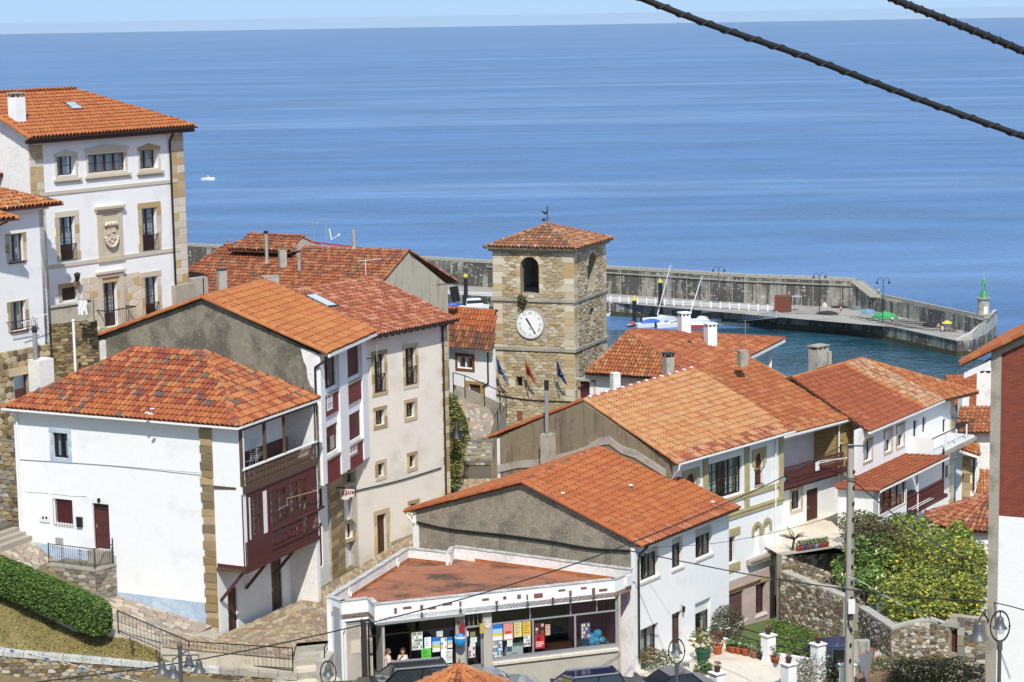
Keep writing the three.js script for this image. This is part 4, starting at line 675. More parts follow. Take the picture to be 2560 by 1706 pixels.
// ---------- white house with the speckled grey gable ----------
const KE=at(v(1480,1255),97),LE=onY(v(930,1175),KE.y),RE=onY(v(1700,1168),KE.y),E_=plan(KE,LE,RE,0.1,0.55,0.1,0.42);
const FE1=new Face(E_.L,E_.K),FE2=new Face(E_.K,E_.R);
const RIDGE_E=[onY(v(1200,1107),KE.y+2.3),onY(v(1395,1020),KE.y+2.3)];
{
const g=thing('white_house','two storey white house with a bare speckled grey gable behind the shop','house',V(E_.K.x,39.6,E_.K.z));
const yb=39.2,ye=KE.y,ry=ye+2.3,[rF,rB]=RIDGE_E,sr=rF.clone().sub(FE1.A).dot(FE1.u),L=FE2.len;
part(g,'gable_wall',FE1.wall([[0,yb],[FE1.len,yb],[FE1.len,ye+0.02],[sr,ry - 0.12],[0,ye+0.02]],[],0.3),M.gableE);
part(g,'white_pier',FE1.box(0,0.36,yb,ye - 0.45,0.001,0.03),M.white);part(g,'white_pier',FE1.box(FE1.len - 0.2,FE1.len - 0.002,yb,ye - 0.2,0.001,0.03),M.white);
const r=(a,b)=>FE2.rect(a,b),w=[r(z6(185,105),z6(392,360)),r(z5(540,1360),z6(662,262)),r(z5(803,1265),z5(993,1455)),r(z6(185,985),z6(388,1290)),r(z6(800,690),z6(978,985))],dr=r(z6(540,808),z6(652,1290));
w[0][3]=w[1][3]=w[2][3]=Math.max(w[1][3],w[2][3],w[0][3]);const yl=(w[0][1]+w[2][1])/ 2;w[0][1]=Math.min(w[0][1],yl);w[3][1]=dr[1]+0.1;
part(g,'wall',FE2.wall(rectOut(0.3,yb,L,ye+0.1),[...w,dr],0.3),M.white);
part(g,'wall',FE2.box(0.0,0.3,yb,ye+0.1,-0.3,0),M.white);
win(g,FE2,w[0],{cols:3,rows:1,rec:0.2,shut:0.2,sill:1,silm:M.yard,fm:M.windark,cur:2});win(g,FE2,w[1],{cols:2,rows:1,rec:0.2,shut:0.24,sill:1,silm:M.yard,fm:M.windark,cur:0});win(g,FE2,w[2],{cols:3,rows:1,rec:0.2,shut:0.3,sill:1,silm:M.yard,fm:M.windark,cur:2});
win(g,FE2,w[3],{cols:2,rows:2,rec:0.2,fm:M.windark,cur:1});win(g,FE2,w[4],{cols:2,rows:2,rec:0.2,shut:0.36,sm:M.whitepaint,sill:1,silm:M.white,fm:M.windark,cur:2});
door(g,FE2,dr,M.doorbrown,{rec:0.2,transom:0.3,rows:2});
{const a=FE2.q(z6(705,1200))[0];part(g,'plinth',FE2.flat(rectOut(a,yb,L,FE2.q(z6(780,1180))[1]),0.02,0.014),M.shopgrey);}
{const p=FE2.q(z6(640,745)),c=FE2.p(p[0],p[1],0.16),lp=part(g,'door_lantern',lathe([[0.02,0.16],[0.1,0.12],[0.09,0.1],[0.06,-0.12],[0.02,-0.16]],6,c),M.iron);part(lp,'bracket',rod(c.clone().setY(c.y+0.16),FE2.p(p[0],p[1]+0.2,0),0.014,5),M.iron);}
const XE=E_.eX,dk=roof(g,[{bil:1,poly:[KE,RE,rB,rF],a:KE,b:RE,pal:'E',w:0.28,l:0.44,mess:0.5,alt:(s,t)=>t<0.8&&rnd()<0.6?'D':0},{bil:1,poly:[XE,LE,rF,rB],a:XE,b:LE,pal:'E',w:0.28,l:0.44,mess:0.5}],{deck:M.soffit});
ridge(dk,rF,rB,'O');ridge(dk,KE,rF,'E');ridge(dk,LE,rF,'E');ridge(dk,RE,rB,'E');
part(g,'wall',new Face(E_.R,E_.X).wall([[0,yb],[FE1.len,yb],[FE1.len,ye],[FE1.len - sr,ry - 0.8],[0,ye]],[],0.2),M.white);part(g,'wall',new Face(E_.X,E_.L).wall(rectOut(0,yb,L,ye),[],0.2),M.white);
{const G=[];for(let s=0.1;s<L+0.1;s+=0.42)G.push(FE2.box(s,s+0.08,ye - 0.14,ye - 0.06,0.0,0.4));part(g,'rafter_ends',G,M.soffit);}
downpipe(g,[KE.clone().add(V(0,-0.12,0)).addScaledVector(E_.uR,0.35),FE2.p(0.3,ye - 0.5,0.1),FE2.p(0.18,ye - 0.75,0.08),FE2.p(0.18,yb+1,0.08)],M.iron,0.055);
downpipe(g,[LE.clone().add(V(0,-0.1,0)),FE1.p(0.15,ye - 0.55,0.1)],M.whitepaint,0.05);
for(const[x,y,k]of[[1510,830,0.1],[2045,938,0.1],[1065,880,0.09],[690,820,0.12]]){const n=V().crossVectors(RE.clone().sub(KE),rF.clone().sub(KE)).normalize(),rd=ray(...zR(x,y)),t=KE.clone().sub(EYE).dot(n)/ rd.dot(n),p=EYE.clone().addScaledVector(rd,t);if(x>900)part(g,'lime_patch',new THREE.SphereGeometry(k,7,5).scale(1.2,0.6,1).translate(p.x,p.y+0.07,p.z),M.whitepaint);}
}
// ---------- ochre and white house with the pale roof ----------
const KF=at(v(1560,1065),105.5),LF_=onY(v(1122,1005),KF.y),RF=onY(v(1825,990),KF.y),F_=plan(KF,LF_,RF,0.1,0.65,0.05,0.5);
const FF1=new Face(F_.L,F_.K),FF2=new Face(F_.K,F_.R);
{
const g=thing('ochre_house','white house with ochre trim and arched windows under a pale orange roof','house',V(F_.K.x,38,F_.K.z));
const yb=37.4,ye=KF.y,ry=ye+2.6,rF=onY(v(1345,918),ry),rB=onY(v(1597,846),ry),sr=rF.clone().sub(FF1.A).dot(FF1.u),L=FF2.len,q=(f,x,y)=>FF2.q(f(x,y));
part(g,'gable_wall',FF1.wall([[0,yb],[FF1.len,yb],[FF1.len,ye+0.05],[sr,ry - 0.12],[0,ye+0.05]],[],0.3),M.gableF);
// flashing and mortar where the lower roof meets this gable
{const P=[[640,690],[760,660],[900,650],[1050,615],[1150,590],[1230,560],[1300,510],[1370,500],[1450,560],[1540,590],[1620,640],[1740,715]].map(p=>FF1.q(zR(...p)));const low=P.map(p=>[p[0],p[1]- 0.4]);part(g,'mortar_flashing',FF1.flat([...P,...low.reverse()],0.05,0.06),M.chim);}
const yW=[q(z5,1320,765)[1],q(z5,1320,352)[1]],hW=[q(z5,945,500)[0],yW[0],q(z5,1320,500)[0],yW[1]],hA=FF2.rect(z5(1470,335),z5(1563,665));hA.arch=true;
const hB=[q(z5,690,620)[0],hA[1],q(z5,812,620)[0],hA[3]- 0.05];hB.arch=true;
const h2=FF2.rect(z5(1140,1290),z6(1252,215)),t1=FF2.rect(z5(1457,1150),z6(1522,130)),t2=FF2.rect(z5(1572,1105),z6(1635,85));t1.arch=t2.arch=true;t1[1]=t2[1]=(t1[1]+t2[1])/ 2;
const gd=FF2.rect(z6(1135,600),z6(1338,1050)),gw=FF2.rect(z6(1482,470),z6(1600,780));gd[1]=yb+0.1;
const yR=q(z6,1140,455)[1];
part(g,'wall',FF2.wall(rectOut(0.3,yR,L,ye),[hW,hA,hB,h2,t1,t2],0.3),M.white);
part(g,'lower_wall',FF2.wall(rectOut(0.3,yb,L,yR),[gd,gw],0.3,0.004),M.rose);
part(g,'base_course',FF2.flat(rectOut(gd[2]+0.05,yb,L,q(z6,1345,1000)[1]),0.04,0.034),M.conc);
const ws=win(g,FF2,hW,{cols:6,rows:4,leaf:3,rec:0.12,fm:M.windark,cur:2});
for(const h of[hA,hB]){const w=part(g,'shuttered_window',FF2.wall([[h[0]- 0.05,h[1]- 0.05],[h[2]+0.05,h[1]- 0.05],[h[2]+0.05,h[3]+0.05],[h[0]- 0.05,h[3]+0.05]],[],0.04,-0.16),hex('#5a2716',0.6));const k=h[3]- h[1],e=0.28,G=[];part(w,'surround',FF2.wall([[h[0]- 0.12,h[3]- k*0.5],[h[2]+0.12,h[3]- k*0.5],[h[2]+0.12,h[3]- k*0.36],[h[2]+e,h[3]- k*0.36],[h[2]+e,h[3]+0.22],[h[0]- e,h[3]+0.22],[h[0]- e,h[3]- k*0.36],[h[0]- 0.12,h[3]- k*0.36]],[Object.assign([h[0],h[3]- k*0.52+0.05,h[2],h[3]],{arch:true})],0.06,0.05),M.ochre);part(w,'sill',FF2.box(h[0]- 0.06,h[2]+0.06,h[1]- 0.1,h[1],-0.16,0.05),M.ochre);}
const och=(s0,s1,a,b,o=0.05)=>part(g,'ochre_band',FF2.box(s0,s1,a,b,0.001,o),M.ochre);
const yS=[q(z5,1690,668)[1],q(z5,1690,720)[1]],yT=[q(z5,1765,815)[1],q(z5,1765,890)[1]];
for(const[a,b]of[[q(z5,885,500)[0],q(z5,940,500)[0]],[q(z5,1352,500)[0],q(z5,1404,500)[0]],[L - 0.42,L - 0.002]])och(a,b,yT[0]+0.002,ye - 0.3,0.06);
och(0.3,L - 0.43,yS[1],yS[0],0.09);och(0.3,L,yT[1],yT[0],0.07);och(0.3,L,yT[0]- 0.16,yT[0]- 0.08,0.11);part(g,'frieze',FF2.box(0.3,L,ye - 0.3,ye - 0.12,0.001,0.03),M.ochre);
win(g,FF2,h2,{cols:2,rows:5,rec:0.2,fm:M.winbrown,cur:0});och(h2[0]- 0.05,h2[2]+0.42,h2[3],h2[3]+0.42,0.04);och(h2[0]- 0.05,h2[2]+0.42,h2[1]- 0.5,h2[1]- 0.04,0.04);
for(const h of[t1,t2]){const w=part(g,'arched_window',FF2.wall([[h[0]- 0.05,h[1]- 0.02],[h[2]+0.05,h[1]- 0.02],[h[2]+0.05,h[3]+0.05],[h[0]- 0.05,h[3]+0.05]],[],0.04,-0.22),M.oldwhite);part(w,'frame',[FF2.box(h[0],h[0]+0.05,h[1],h[3]- 0.2,-0.21,-0.14)],M.winbrown);const rr_=(h[2]- h[0])/ 2,cx=(h[0]+h[2])/ 2,cy=h[3]- rr_,a=[],b=[];for(let i=0;i<=12;i++){const t=Math.PI*i / 12;a.push([cx+Math.cos(t)*(rr_+0.2),cy+Math.sin(t)*(rr_+0.2)]);b.push([cx+Math.cos(t)*rr_,cy+Math.sin(t)*rr_]);}part(w,'arch_trim',FF2.flat([...a,[cx - rr_ - 0.2,cy - 0.3],[cx - rr_,cy - 0.3],...b.reverse(),[cx+rr_,cy - 0.3],[cx+rr_+0.2,cy - 0.3]],0.06,0.05),M.ochre);}
{const a=FF2.q(z6(1425,215),0.3),b=FF2.q(z6(1708,170),0.3),y0=FF2.q(z6(1440,260),0.3)[1],pl=part(g,'window_balcony',[FF2.box(a[0],b[0],y0,y0+0.28,0.01,0.32)],M.conc);part(pl,'tiled_edge',[FF2.box(a[0]- 0.02,b[0]+0.02,y0+0.08,y0+0.2,0.321,0.34)],M.ochre);const G=[];for(let s=a[0];s<b[0]- 0.05;s+=0.11)G.push(FF2.box(s,s+0.06,y0+0.1,y0+0.18,0.341,0.35));part(pl,'dark_tiles',G,M.iron);}
const gm=part(g,'garage_door',FF2.box(gd[0],gd[2],gd[1],gd[3],-0.16,-0.1),M.garage);for(let i=0,n=9;i<n;i++)part(gm,'board',FF2.box(gd[0]+(gd[2]- gd[0])*i / n+0.008,gd[0]+(gd[2]- gd[0])*(i+1)/ n - 0.008,gd[1],gd[3]- 0.01,-0.099,-0.08),M.garage);
och(gd[0]- 0.02,gd[2]+0.1,gd[3],gd[3]+0.26,0.04);part(g,'rusty_bar',FF2.box(gd[0],gw[0]+0.3,gd[3]+0.16,gd[3]+0.22,0.05,0.12),M.rust);{const s=gw[0];gw[2]=s+(gw[2]- s);}
win(g,FF2,gw,{cols:2,rows:5,rec:0.24,fm:M.winbrown,cur:0});och(gw[0]- 0.22,gw[2]+0.22,gw[3],gw[3]+0.26,0.05);part(g,'sill',FF2.box(gw[0]- 0.05,gw[2]+0.05,gw[1]- 0.12,gw[1]- 0.002,-0.2,0.05),M.white);
{const s=q(z5,1690,300)[0];downpipe(g,[FF2.p(s,ye - 0.1,0.35),FF2.p(s,ye - 0.45,0.09),FF2.p(s,q(z6,1695,585)[1],0.09)],M.whitepaint,0.05);downpipe(g,[FF2.p(s,q(z6,1695,585)[1]- 0.01,0.09),FF2.p(s,yb+0.3,0.09)],M.blindred,0.055);}
const XF=F_.eX,dk=roof(g,[{bil:1,poly:[KF,RF,rB,rF],a:KF,b:RF,pal:'F',w:0.28,l:0.45,mess:0.7,alt:(s,t)=>t<1?(rnd()<0.75?'D':0):0},{bil:1,poly:[XF,LF_,rF,rB],a:XF,b:LF_,pal:'G',w:0.28,l:0.45}],{deck:M.soffit});
ridge(dk,rF,rB,'F',0.5,{mat:pickMat('D')});ridge(dk,KF,rF,'F');ridge(dk,LF_,rF,'E');
{const n=14;for(let i=0;i<n;i++){const p=rF.clone().lerp(rB,(i+0.5)/ n);part(dk,'ridge_mortar',new THREE.SphereGeometry(0.13,7,5).scale(1,0.55,1).translate(p.x,p.y+0.07,p.z),M.oldwhite);}}
part(g,'wall',new Face(F_.R,F_.X).wall([[0,yb],[FF1.len,yb],[FF1.len,ye],[FF1.len - sr,ry - 0.9],[0,ye]],[],0.2),M.white);part(g,'wall',new Face(F_.X,F_.L).wall(rectOut(0,yb,L,ye),[],0.2),M.oldwhite);
gutter(g,[KF.clone().addScaledVector(FF2.n,0.06).add(V(0,-0.04,0)),RF.clone().addScaledVector(FF2.n,0.06).add(V(0,-0.04,0))],M.whitepaint,0.06);downpipe(g,[KF.clone().addScaledVector(FF2.n,0.06).add(V(0,-0.1,0)),KF.clone().add(V(0,-0.35,0)),FF2.p(0.1,ye - 0.75,0.2)],M.whitepaint,0.05);
// flue on a rendered stump
const c=FF1.q(zR(1000,600));const ch=FF1.box(c[0]- 0.37,c[0]+0.2,c[1]- 1,FF1.q(zR(1000,478))[1],0.02,0.6);const st=part(g,'flue_stump',ch,M.chim);const fp=FF1.p(c[0]- 0.1,FF1.q(zR(1000,470))[1],0.35);part(st,'flue_pipe',rod(fp,fp.clone().setY(FF1.q(zR(990,135))[1]),0.11,10),M.steel);part(st,'flue_cap',rod(fp.clone().setY(FF1.q(zR(990,190))[1]),fp.clone().setY(FF1.q(zR(990,128))[1]),0.13,10),M.iron);
}
// ---------- flat roofed shop ----------
const YS=at(v(845,1390),90.6).y,sp_=p=>onY(p,YS);
const SH={a:sp_(z3(297,612)),b:sp_(z3(420,657)),c:sp_(z3(715,622)),d:sp_(z3(790,694)),e:sp_(z4(1515,408)),f:sp_(z4(1700,335)),h:sp_(z3(1172,62)),i:sp_(z3(1637,112)),j:sp_(z3(1690,42)),k:sp_(z4(1690,300))};
const FS=new Face(SH.d,SH.e),FG=FS.off(-0.32);
{
const g=thing('corner_shop','small flat roofed shop with white parapet and poster covered windows','shop',V((SH.d.x+SH.e.x)/ 2,40.6,SH.d.z));
const yg=39.4,y0g=41.35,yf=YS - 0.62,yFb=YS - 0.9;
const seg=(P,Q,y0,o0=-0.2,o1=0)=>{const F=new Face(P,Q);return{F,G:F.box(0,F.len,y0,YS - 0.05,o0,o1)};};
const cap=[];
for(const[P,Q,y0,m,nm]of[[SH.a,SH.b,yg,M.white,'parapet'],[SH.b,SH.c,yFb - 0.05,M.white,'parapet'],[SH.c,SH.d,yFb,M.white,'parapet'],[SH.d,SH.e,yFb,M.white,'fascia'],[SH.e,SH.f,yFb+0.1,M.white,'parapet'],[SH.a,SH.h,yg+0.4,M.parapet,'parapet'],[SH.h,SH.i,yg+0.4,M.parapet,'parapet'],[SH.j,SH.k,yg+0.4,M.parapet,'parapet']]){const s=seg(P,Q,y0);part(g,nm,s.G,m);cap.push(s.F.box(-0.03,s.F.len+0.03,YS - 0.048,YS,-0.23,0.03));}
{const F=new Face(SH.i,SH.j);part(g,'parapet',F.box(0,F.len,yg+0.4,YS - 0.05,-0.2,0),M.parapet);cap.push(F.box(0,F.len,YS - 0.046,YS+0.002,-0.21,0.02));}
part(g,'coping',cap,M.coping);
const fl=[SH.a,SH.b,SH.c,SH.d,SH.e,SH.f,SH.k,SH.j,SH.i,SH.h];
const slab=new THREE.ExtrudeGeometry(new THREE.Shape(fl.map(p=>new THREE.Vector2(p.x,-p.z))),{depth:0.22,bevelEnabled:false}).rotateX(-Math.PI / 2).translate(0,yf - 0.22,0);part(g,'roof_terrace',slab,M.terr);
for(const[P,Q,t0,t1]of[[SH.a,SH.h,0.25,1],[SH.h,SH.i,0,1],[SH.j,SH.k,0.12,0.93]]){const F=new Face(P,Q),n=Math.round(F.len*(t1 - t0)/ 0.33);for(let i=0;i<n;i++){const a=F.len*(t0+(t1 - t0)*i / n),b=F.len*(t0+(t1 - t0)*(i+1)/ n);part(g,'skirting_tile',F.box(a+0.006,b - 0.006,yf+0.001,yf+0.15,0.001,0.02),pickMat('C'));}}
for(const x of[[515,562],[1050,228]]){const F=new Face(SH.a,SH.h),c=F.q(z3(...x));part(g,'scupper',new THREE.TorusGeometry(0.13,0.035,6,14).scale(1,1.5,1).applyMatrix4(F.M).translate(...(p=>[p.x - F.A.x,p.y,p.z - F.A.z])(F.p(c[0],c[1],0.01))),M.white);}
// fascia: brown tile inlays and small spot lamps
const inl=[[1027,768,32,66],[1158,733,98,22],[1320,730,36,56],[1438,738,84,22],[1608,692,106,22],[1755,690,26,60],[2038,640,76,24],[2163,672,32,36],[2253,622,34,32]],inr=[[278,622,34,36],[438,608,42,48],[530,615,20,60],[655,597,100,46],[818,628,26,26],[918,537,78,20],[1015,570,30,60],[1164,513,66,22],[1275,545,36,70],[1382,534,94,24]];
const lam=[[z3,1323,815],[z3,1757,765],[z3,2166,725],[z4,190,725],[z4,535,690],[z4,820,662],[z4,1018,635],[z4,1278,608]];
for(const[f,L]of[[z3,inl],[z4,inr]])for(const[x,y,w,h]of L){const r=FS.rect(f(x - w / 2,y - h / 2),f(x+w / 2,y+h / 2));part(g,'tile_inlay',FS.box(r[0],r[2],r[1]+0.01,r[3]- 0.01,0.001,0.012),hex('#7d5145',0.7));}
for(const[f,x,y]of lam){const c=FS.q(f(x,y),0.1);part(g,'spot_lamp',[new THREE.CylinderGeometry(0.035,0.075,0.16,8).rotateX(-0.3).translate(...FS.p(c[0],c[1],0.12).toArray()),FS.box(c[0]- 0.015,c[0]+0.015,c[1]+0.06,c[1]+0.12,0.001,0.12)],M.iron);}
// front
const q=(f,x,y)=>FG.q(f(x,y)),s0=q(z3,722,1100)[0],p1=[q(z3,1700,1100)[0],q(z3,1803,1100)[0]],p2=[q(z3,2010,1100)[0],q(z4,130,1050)[0]],sE=q(z4,1545,900)[0],Lf=FG.len;
const ySill=q(z4,700,1280)[1],ySl=q(z4,140,1350)[1];
part(g,'pillar',FG.box(p1[0],p1[1],yg,yFb+0.02,-0.2,0.06),M.shopgrey);part(g,'pillar',FG.box(p2[0],p2[1],yg,yFb+0.02,-0.2,0.06),M.shopgrey);part(g,'pillar',FG.box(sE,Lf+0.35,yg,yFb+0.15,-0.2,0.1),M.shopgrey);
part(g,'base_wall',FG.box(p2[1]+0.001,sE - 0.001,yg,ySill - 0.12,-0.2,0.04),M.shopgrey);part(g,'window_sill',FG.box(p2[1]+0.001,sE - 0.001,ySill - 0.12,ySill,-0.1,0.14),M.yard);
{const F=new Face(SH.b,SH.c),FF=F.off(-0.12);part(g,'wing_wall',FF.box(-0.02,FF.len+0.2,yg,yFb - 0.05,-0.2,0),M.shopgrey);const a=FF.rect(z3(525,1105),z3(635,1235));part(g,'wall_panel',FF.box(a[0],a[2],a[1],a[3],0.001,0.01),M.yard);part(g,'grey_band',FF.box(0.0,FF.len*0.7,yFb - 0.22,yFb - 0.06,0.001,0.02),M.greypaint);}
{const F=new Face(SH.a,SH.b);part(g,'side_window',F.box(0.2,F.len - 0.15,yg+1.0,YS - 0.35,0.001,0.02),M.greypaint);}
{const F=new Face(SH.c,SH.d).off(-0.32);part(g,'wing_return',F.box(0,F.len,yg,yFb,-0.1,0),M.shopgrey);}
{const F=new Face(SH.b,SH.c),c=F.q(z3(410,1000));downpipe(g,[F.p(0.05,YS - 1.2,0.08),F.p(-0.05,YS - 1.4,0.1),F.p(-0.05,yg,0.1)],M.whitepaint,0.06);}
const glass=(n,a,b,y0,y1)=>part(g,n,FG.box(a,b,y0,y1,-0.03,-0.024),M.glass),frm=(a,b,y0,y1)=>FG.box(a,b,y0,y1,-0.06,0.0);
// left bay: open doorway, then two panes
const l1=q(z3,1195,1100)[0],l2=q(z3,1360,900)[0],yTr=q(z3,1500,975)[1];
part(g,'shop_frame',[frm(l1 - 0.03,l1+0.03,y0g+0.4,yFb),frm(l1,p1[0],y0g+0.4,y0g+0.46),frm(s0,s0+0.06,yg,yFb),frm(p1[0]- 0.06,p1[0],y0g+0.4,yFb),frm(s0,p1[0],yTr - 0.02,yTr+0.04)],M.windark);glass('shop_pane',l1,p1[0],y0g+0.46,yTr);glass('shop_pane',s0,p1[0],yTr+0.04,yFb);part(g,'base_wall',FG.box(l1,p1[0],yg,y0g+0.4,-0.15,0),M.shopgrey);
part(g,'awning_box',[FS.box(0.05,FS.q(z3(1795,800))[0],yFb - 0.02,yFb+0.1,0.002,0.14)],M.alu);
// door
part(g,'door_sill',FG.box(s0,p2[0],yg,y0g+0.02,-0.2,0.05),M.shopgrey);const dr=[p1[1]+0.02,y0g+0.02,p2[0]- 0.02,q(z3,1900,935)[1]];const dd=part(g,'door',[frm(dr[0],dr[0]+0.09,dr[1],dr[3]),frm(dr[2]- 0.09,dr[2],dr[1],dr[3]),frm(dr[0],dr[2],dr[3]- 0.08,dr[3]),frm(dr[0],dr[2],q(z3,1900,1375)[1]- 0.15,q(z3,1900,1375)[1])],M.alu);part(dd,'pane',FG.box(dr[0]+0.09,dr[2]- 0.09,q(z3,1900,1375)[1],dr[3]- 0.08,-0.03,-0.024),M.glass);{const G=[];for(let i=0;i<5;i++)G.push(FG.box(dr[0]+(dr[2]- dr[0])*i / 4 - 0.01,dr[0]+(dr[2]- dr[0])*i / 4+0.01,dr[3],yFb,-0.03,-0.01));part(g,'fanlight_grille',G,M.greypaint);glass('shop_pane',dr[0],dr[2],dr[3],yFb);}
// right bay
const m1=q(z4,597,1080)[0],m2=q(z4,1070,1000)[0],yT=q(z4,1070,815)[1],y0=ySill+0.22;
part(g,'shop_frame',[frm(p2[1],sE,ySill,ySill+0.22),frm(p2[1],sE,yT - 0.03,yT+0.04),frm(m1 - 0.045,m1+0.045,ySill+0.22,yT - 0.03),frm(m2 - 0.045,m2+0.045,ySill+0.22,yT - 0.03),frm(p2[1],p2[1]+0.05,ySill+0.22,yT - 0.03),frm(sE - 0.1,sE,ySill+0.22,yFb),...[0.3,0.62,0.83].map(t=>frm(p2[1]+(sE - p2[1])*t,p2[1]+(sE - p2[1])*t+0.05,yT+0.04,yFb))],M.alu);
for(const[a,b]of[[p2[1]+0.05,m1 - 0.045],[m1+0.045,m2 - 0.045],[m2+0.045,sE - 0.1]])glass('shop_pane',a,b,y0,yT - 0.03);glass('shop_pane',p2[1],sE,yT+0.04,yFb);
// room behind
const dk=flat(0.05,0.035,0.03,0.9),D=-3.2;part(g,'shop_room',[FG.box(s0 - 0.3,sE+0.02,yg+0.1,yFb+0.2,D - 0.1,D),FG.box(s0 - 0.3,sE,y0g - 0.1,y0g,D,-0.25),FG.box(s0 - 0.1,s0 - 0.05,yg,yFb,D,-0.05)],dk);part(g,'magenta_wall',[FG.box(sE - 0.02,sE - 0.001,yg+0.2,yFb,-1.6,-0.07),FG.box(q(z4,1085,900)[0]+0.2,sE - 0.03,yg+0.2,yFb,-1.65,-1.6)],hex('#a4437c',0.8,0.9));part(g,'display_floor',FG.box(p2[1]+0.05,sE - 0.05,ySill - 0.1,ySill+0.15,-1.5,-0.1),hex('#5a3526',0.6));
// things in the right window
const bagM=new THREE.MeshPhysicalMaterial({color:new THREE.Color(0.08,0.42,0.72),roughness:0.3,clearcoat:0.4});
[[1165,1120],[1255,1110],[1320,1020],[1360,1095],[1230,1180],[1320,1170],[1430,1160],[1300,1090],[1190,1180],[1245,1060]].forEach(([x,y],i)=>{const o=-0.5 -(y<1100?0.3:0),c=FG.q(z4(x,y),o),p=FG.p(c[0],c[1],o),geo=new THREE.IcosahedronGeometry(0.2,3),a=geo.attributes.position;for(let k=0;k<a.count;k++){const x=a.getX(k),yy=a.getY(k),z=a.getZ(k),n=1+0.09*Math.sin(x*31+i)*Math.sin(yy*37+2*i)+0.05*Math.sin(z*60);a.setXYZ(k,x*n,yy*n*0.92,z*n);}geo.computeVertexNormals();const m=single('plastic_bag','crinkled blue plastic bag heaped inside the shop window','bag',geo.translate(p.x,p.y,p.z),bagM,'blue bags heaped in the shop window');});
{const c=FG.q(z4(1135,1195),-0.35),p=FG.p(c[0],c[1],-0.35);single('plastic_bag','crinkled pink plastic bag beside the blue ones in the shop window','bag',new THREE.IcosahedronGeometry(0.19,2).scale(1,0.8,1).translate(p.x,p.y,p.z),hex('#c65a86',0.4));}
{const r=FG.rect(z4(290,1170),z4(485,1325),-0.3),t=thing('chest_freezer','white ice cream chest freezer behind the shop window','freezer',FG.p((r[0]+r[2])/ 2,r[1],-0.6));part(t,'cabinet',FG.box(r[0],r[2],r[1],r[3],-0.9,-0.301),M.whitepaint);part(t,'front_panel',printBox(FG,[r[0]+0.02,r[1]+0.02,r[2]- 0.02,r[3]- 0.1],-0.3,-0.295),signMat([],'#e9e9e6','#a02020',{draw:(x,w,h)=>{x.fillStyle='#b03030';x.fillRect(w*0.32,h*0.38,w*0.38,h*0.06);x.beginPath();x.arc(w*0.5,h*0.6,w*0.07,0,7);x.fill();}}));part(t,'lid',FG.box(r[0]- 0.02,r[2]+0.02,r[3],r[3]+0.12,-0.9,-0.28),M.alu);}
// posters on the glass
const poster=(f,x0,y0,x1,y1,bg,mk,lb)=>{const r=FG.rect(f(x0,y0),f(x1,y1));const m=single('poster',lb,'poster',printBox(FG,r,-0.022,-0.018),signMat([],bg,'#333',{w:128,h:160,draw:mk??((x,w,h)=>{})}),'posters on the shop windows');return m;};
const txt=(c,n=6)=>(x,w,h)=>{x.fillStyle=c;for(let i=0;i<n;i++)x.fillRect(w*0.12,h*(0.12+0.8*i / n),w*(0.4+0.36*hash(i,n,3)),h*0.05);};
const pics=(cols,n=5)=>(x,w,h)=>{for(let i=0;i<n;i++)for(let j=0;j<n;j++){x.fillStyle=cols[Math.floor(hash(i,j,n)*cols.length)];x.fillRect(w*(0.06+i*0.9 / n),h*(0.06+j*0.9 / n),w*0.8 / n,h*0.7 / n);}};
const beach=(x,w,h)=>{x.fillStyle='#1d6fc0';x.fillRect(0,0,w,h*0.5);x.fillStyle='#9cc9e6';x.fillRect(0,h*0.3,w,h*0.25);x.fillStyle='#d8c060';x.fillRect(0,h*0.55,w,h*0.2);x.fillStyle='#e9e9e2';x.fillRect(0,h*0.75,w,h*0.25);};
poster(z3,1208,1010,1335,1200,'#d9dcd4',pics(['#6d7a66','#b7b9ae','#e6e6e0','#8a9088']),'large pale poster of many small pictures on the shop pane');poster(z3,1352,1070,1430,1185,'#eef0f6',txt('#4a55a8',4),'white notice with blue print on the shop pane');poster(z3,1440,1065,1530,1225,'#8fc6e8',beach,'light blue poster on the shop pane');poster(z3,1488,1000,1560,1060,'#d2d8cc',txt('#6a7a6a',3),'small greenish notice above the pale posters');poster(z3,1535,1075,1608,1205,'#e9eae6',pics(['#c7b06a','#e6e6e0','#4a7aa0'],3),'white poster with three rows of pictures');poster(z3,1612,1065,1668,1180,'#7fb4da',beach,'narrow blue poster at the edge of the shop pane');
poster(z3,1318,1195,1430,1365,'#5ec83c',txt('#2a6a1c',7),'bright green notice low on the shop pane');poster(z3,1538,1212,1670,1415,'#eeeeea',null,'large blank white board at the foot of the shop pane');poster(z3,1596,1225,1668,1335,'#d28a2a',(x,w,h)=>{x.fillStyle='#f0c060';x.beginPath();x.ellipse(w / 2,h*0.65,w*0.38,h*0.16,0,0,7);x.fill();x.fillStyle='#6a3010';x.fillRect(w*0.2,h*0.62,w*0.6,h*0.06);},'orange food poster on the white board');
poster(z3,1868,1070,1942,1120,'#e6e6e2',txt('#777',3),'small white notice on the shop door');poster(z3,1848,1175,1925,1290,'#d8c8cc',pics(['#7a4a5a','#e0d0d4','#444'],3),'pinkish poster low on the shop door');poster(z3,1866,1008,1925,1055,'#8a8a5a',txt('#555',2),'olive notice high on the shop door');poster(z3,1812,1000,1850,1055,'#dfe2e6',txt('#888',2),'narrow white notice high on the shop door');poster(z3,1862,1132,1925,1165,'#dfe4d8',txt('#6a8a5a',2),'small pale green notice on the shop door');
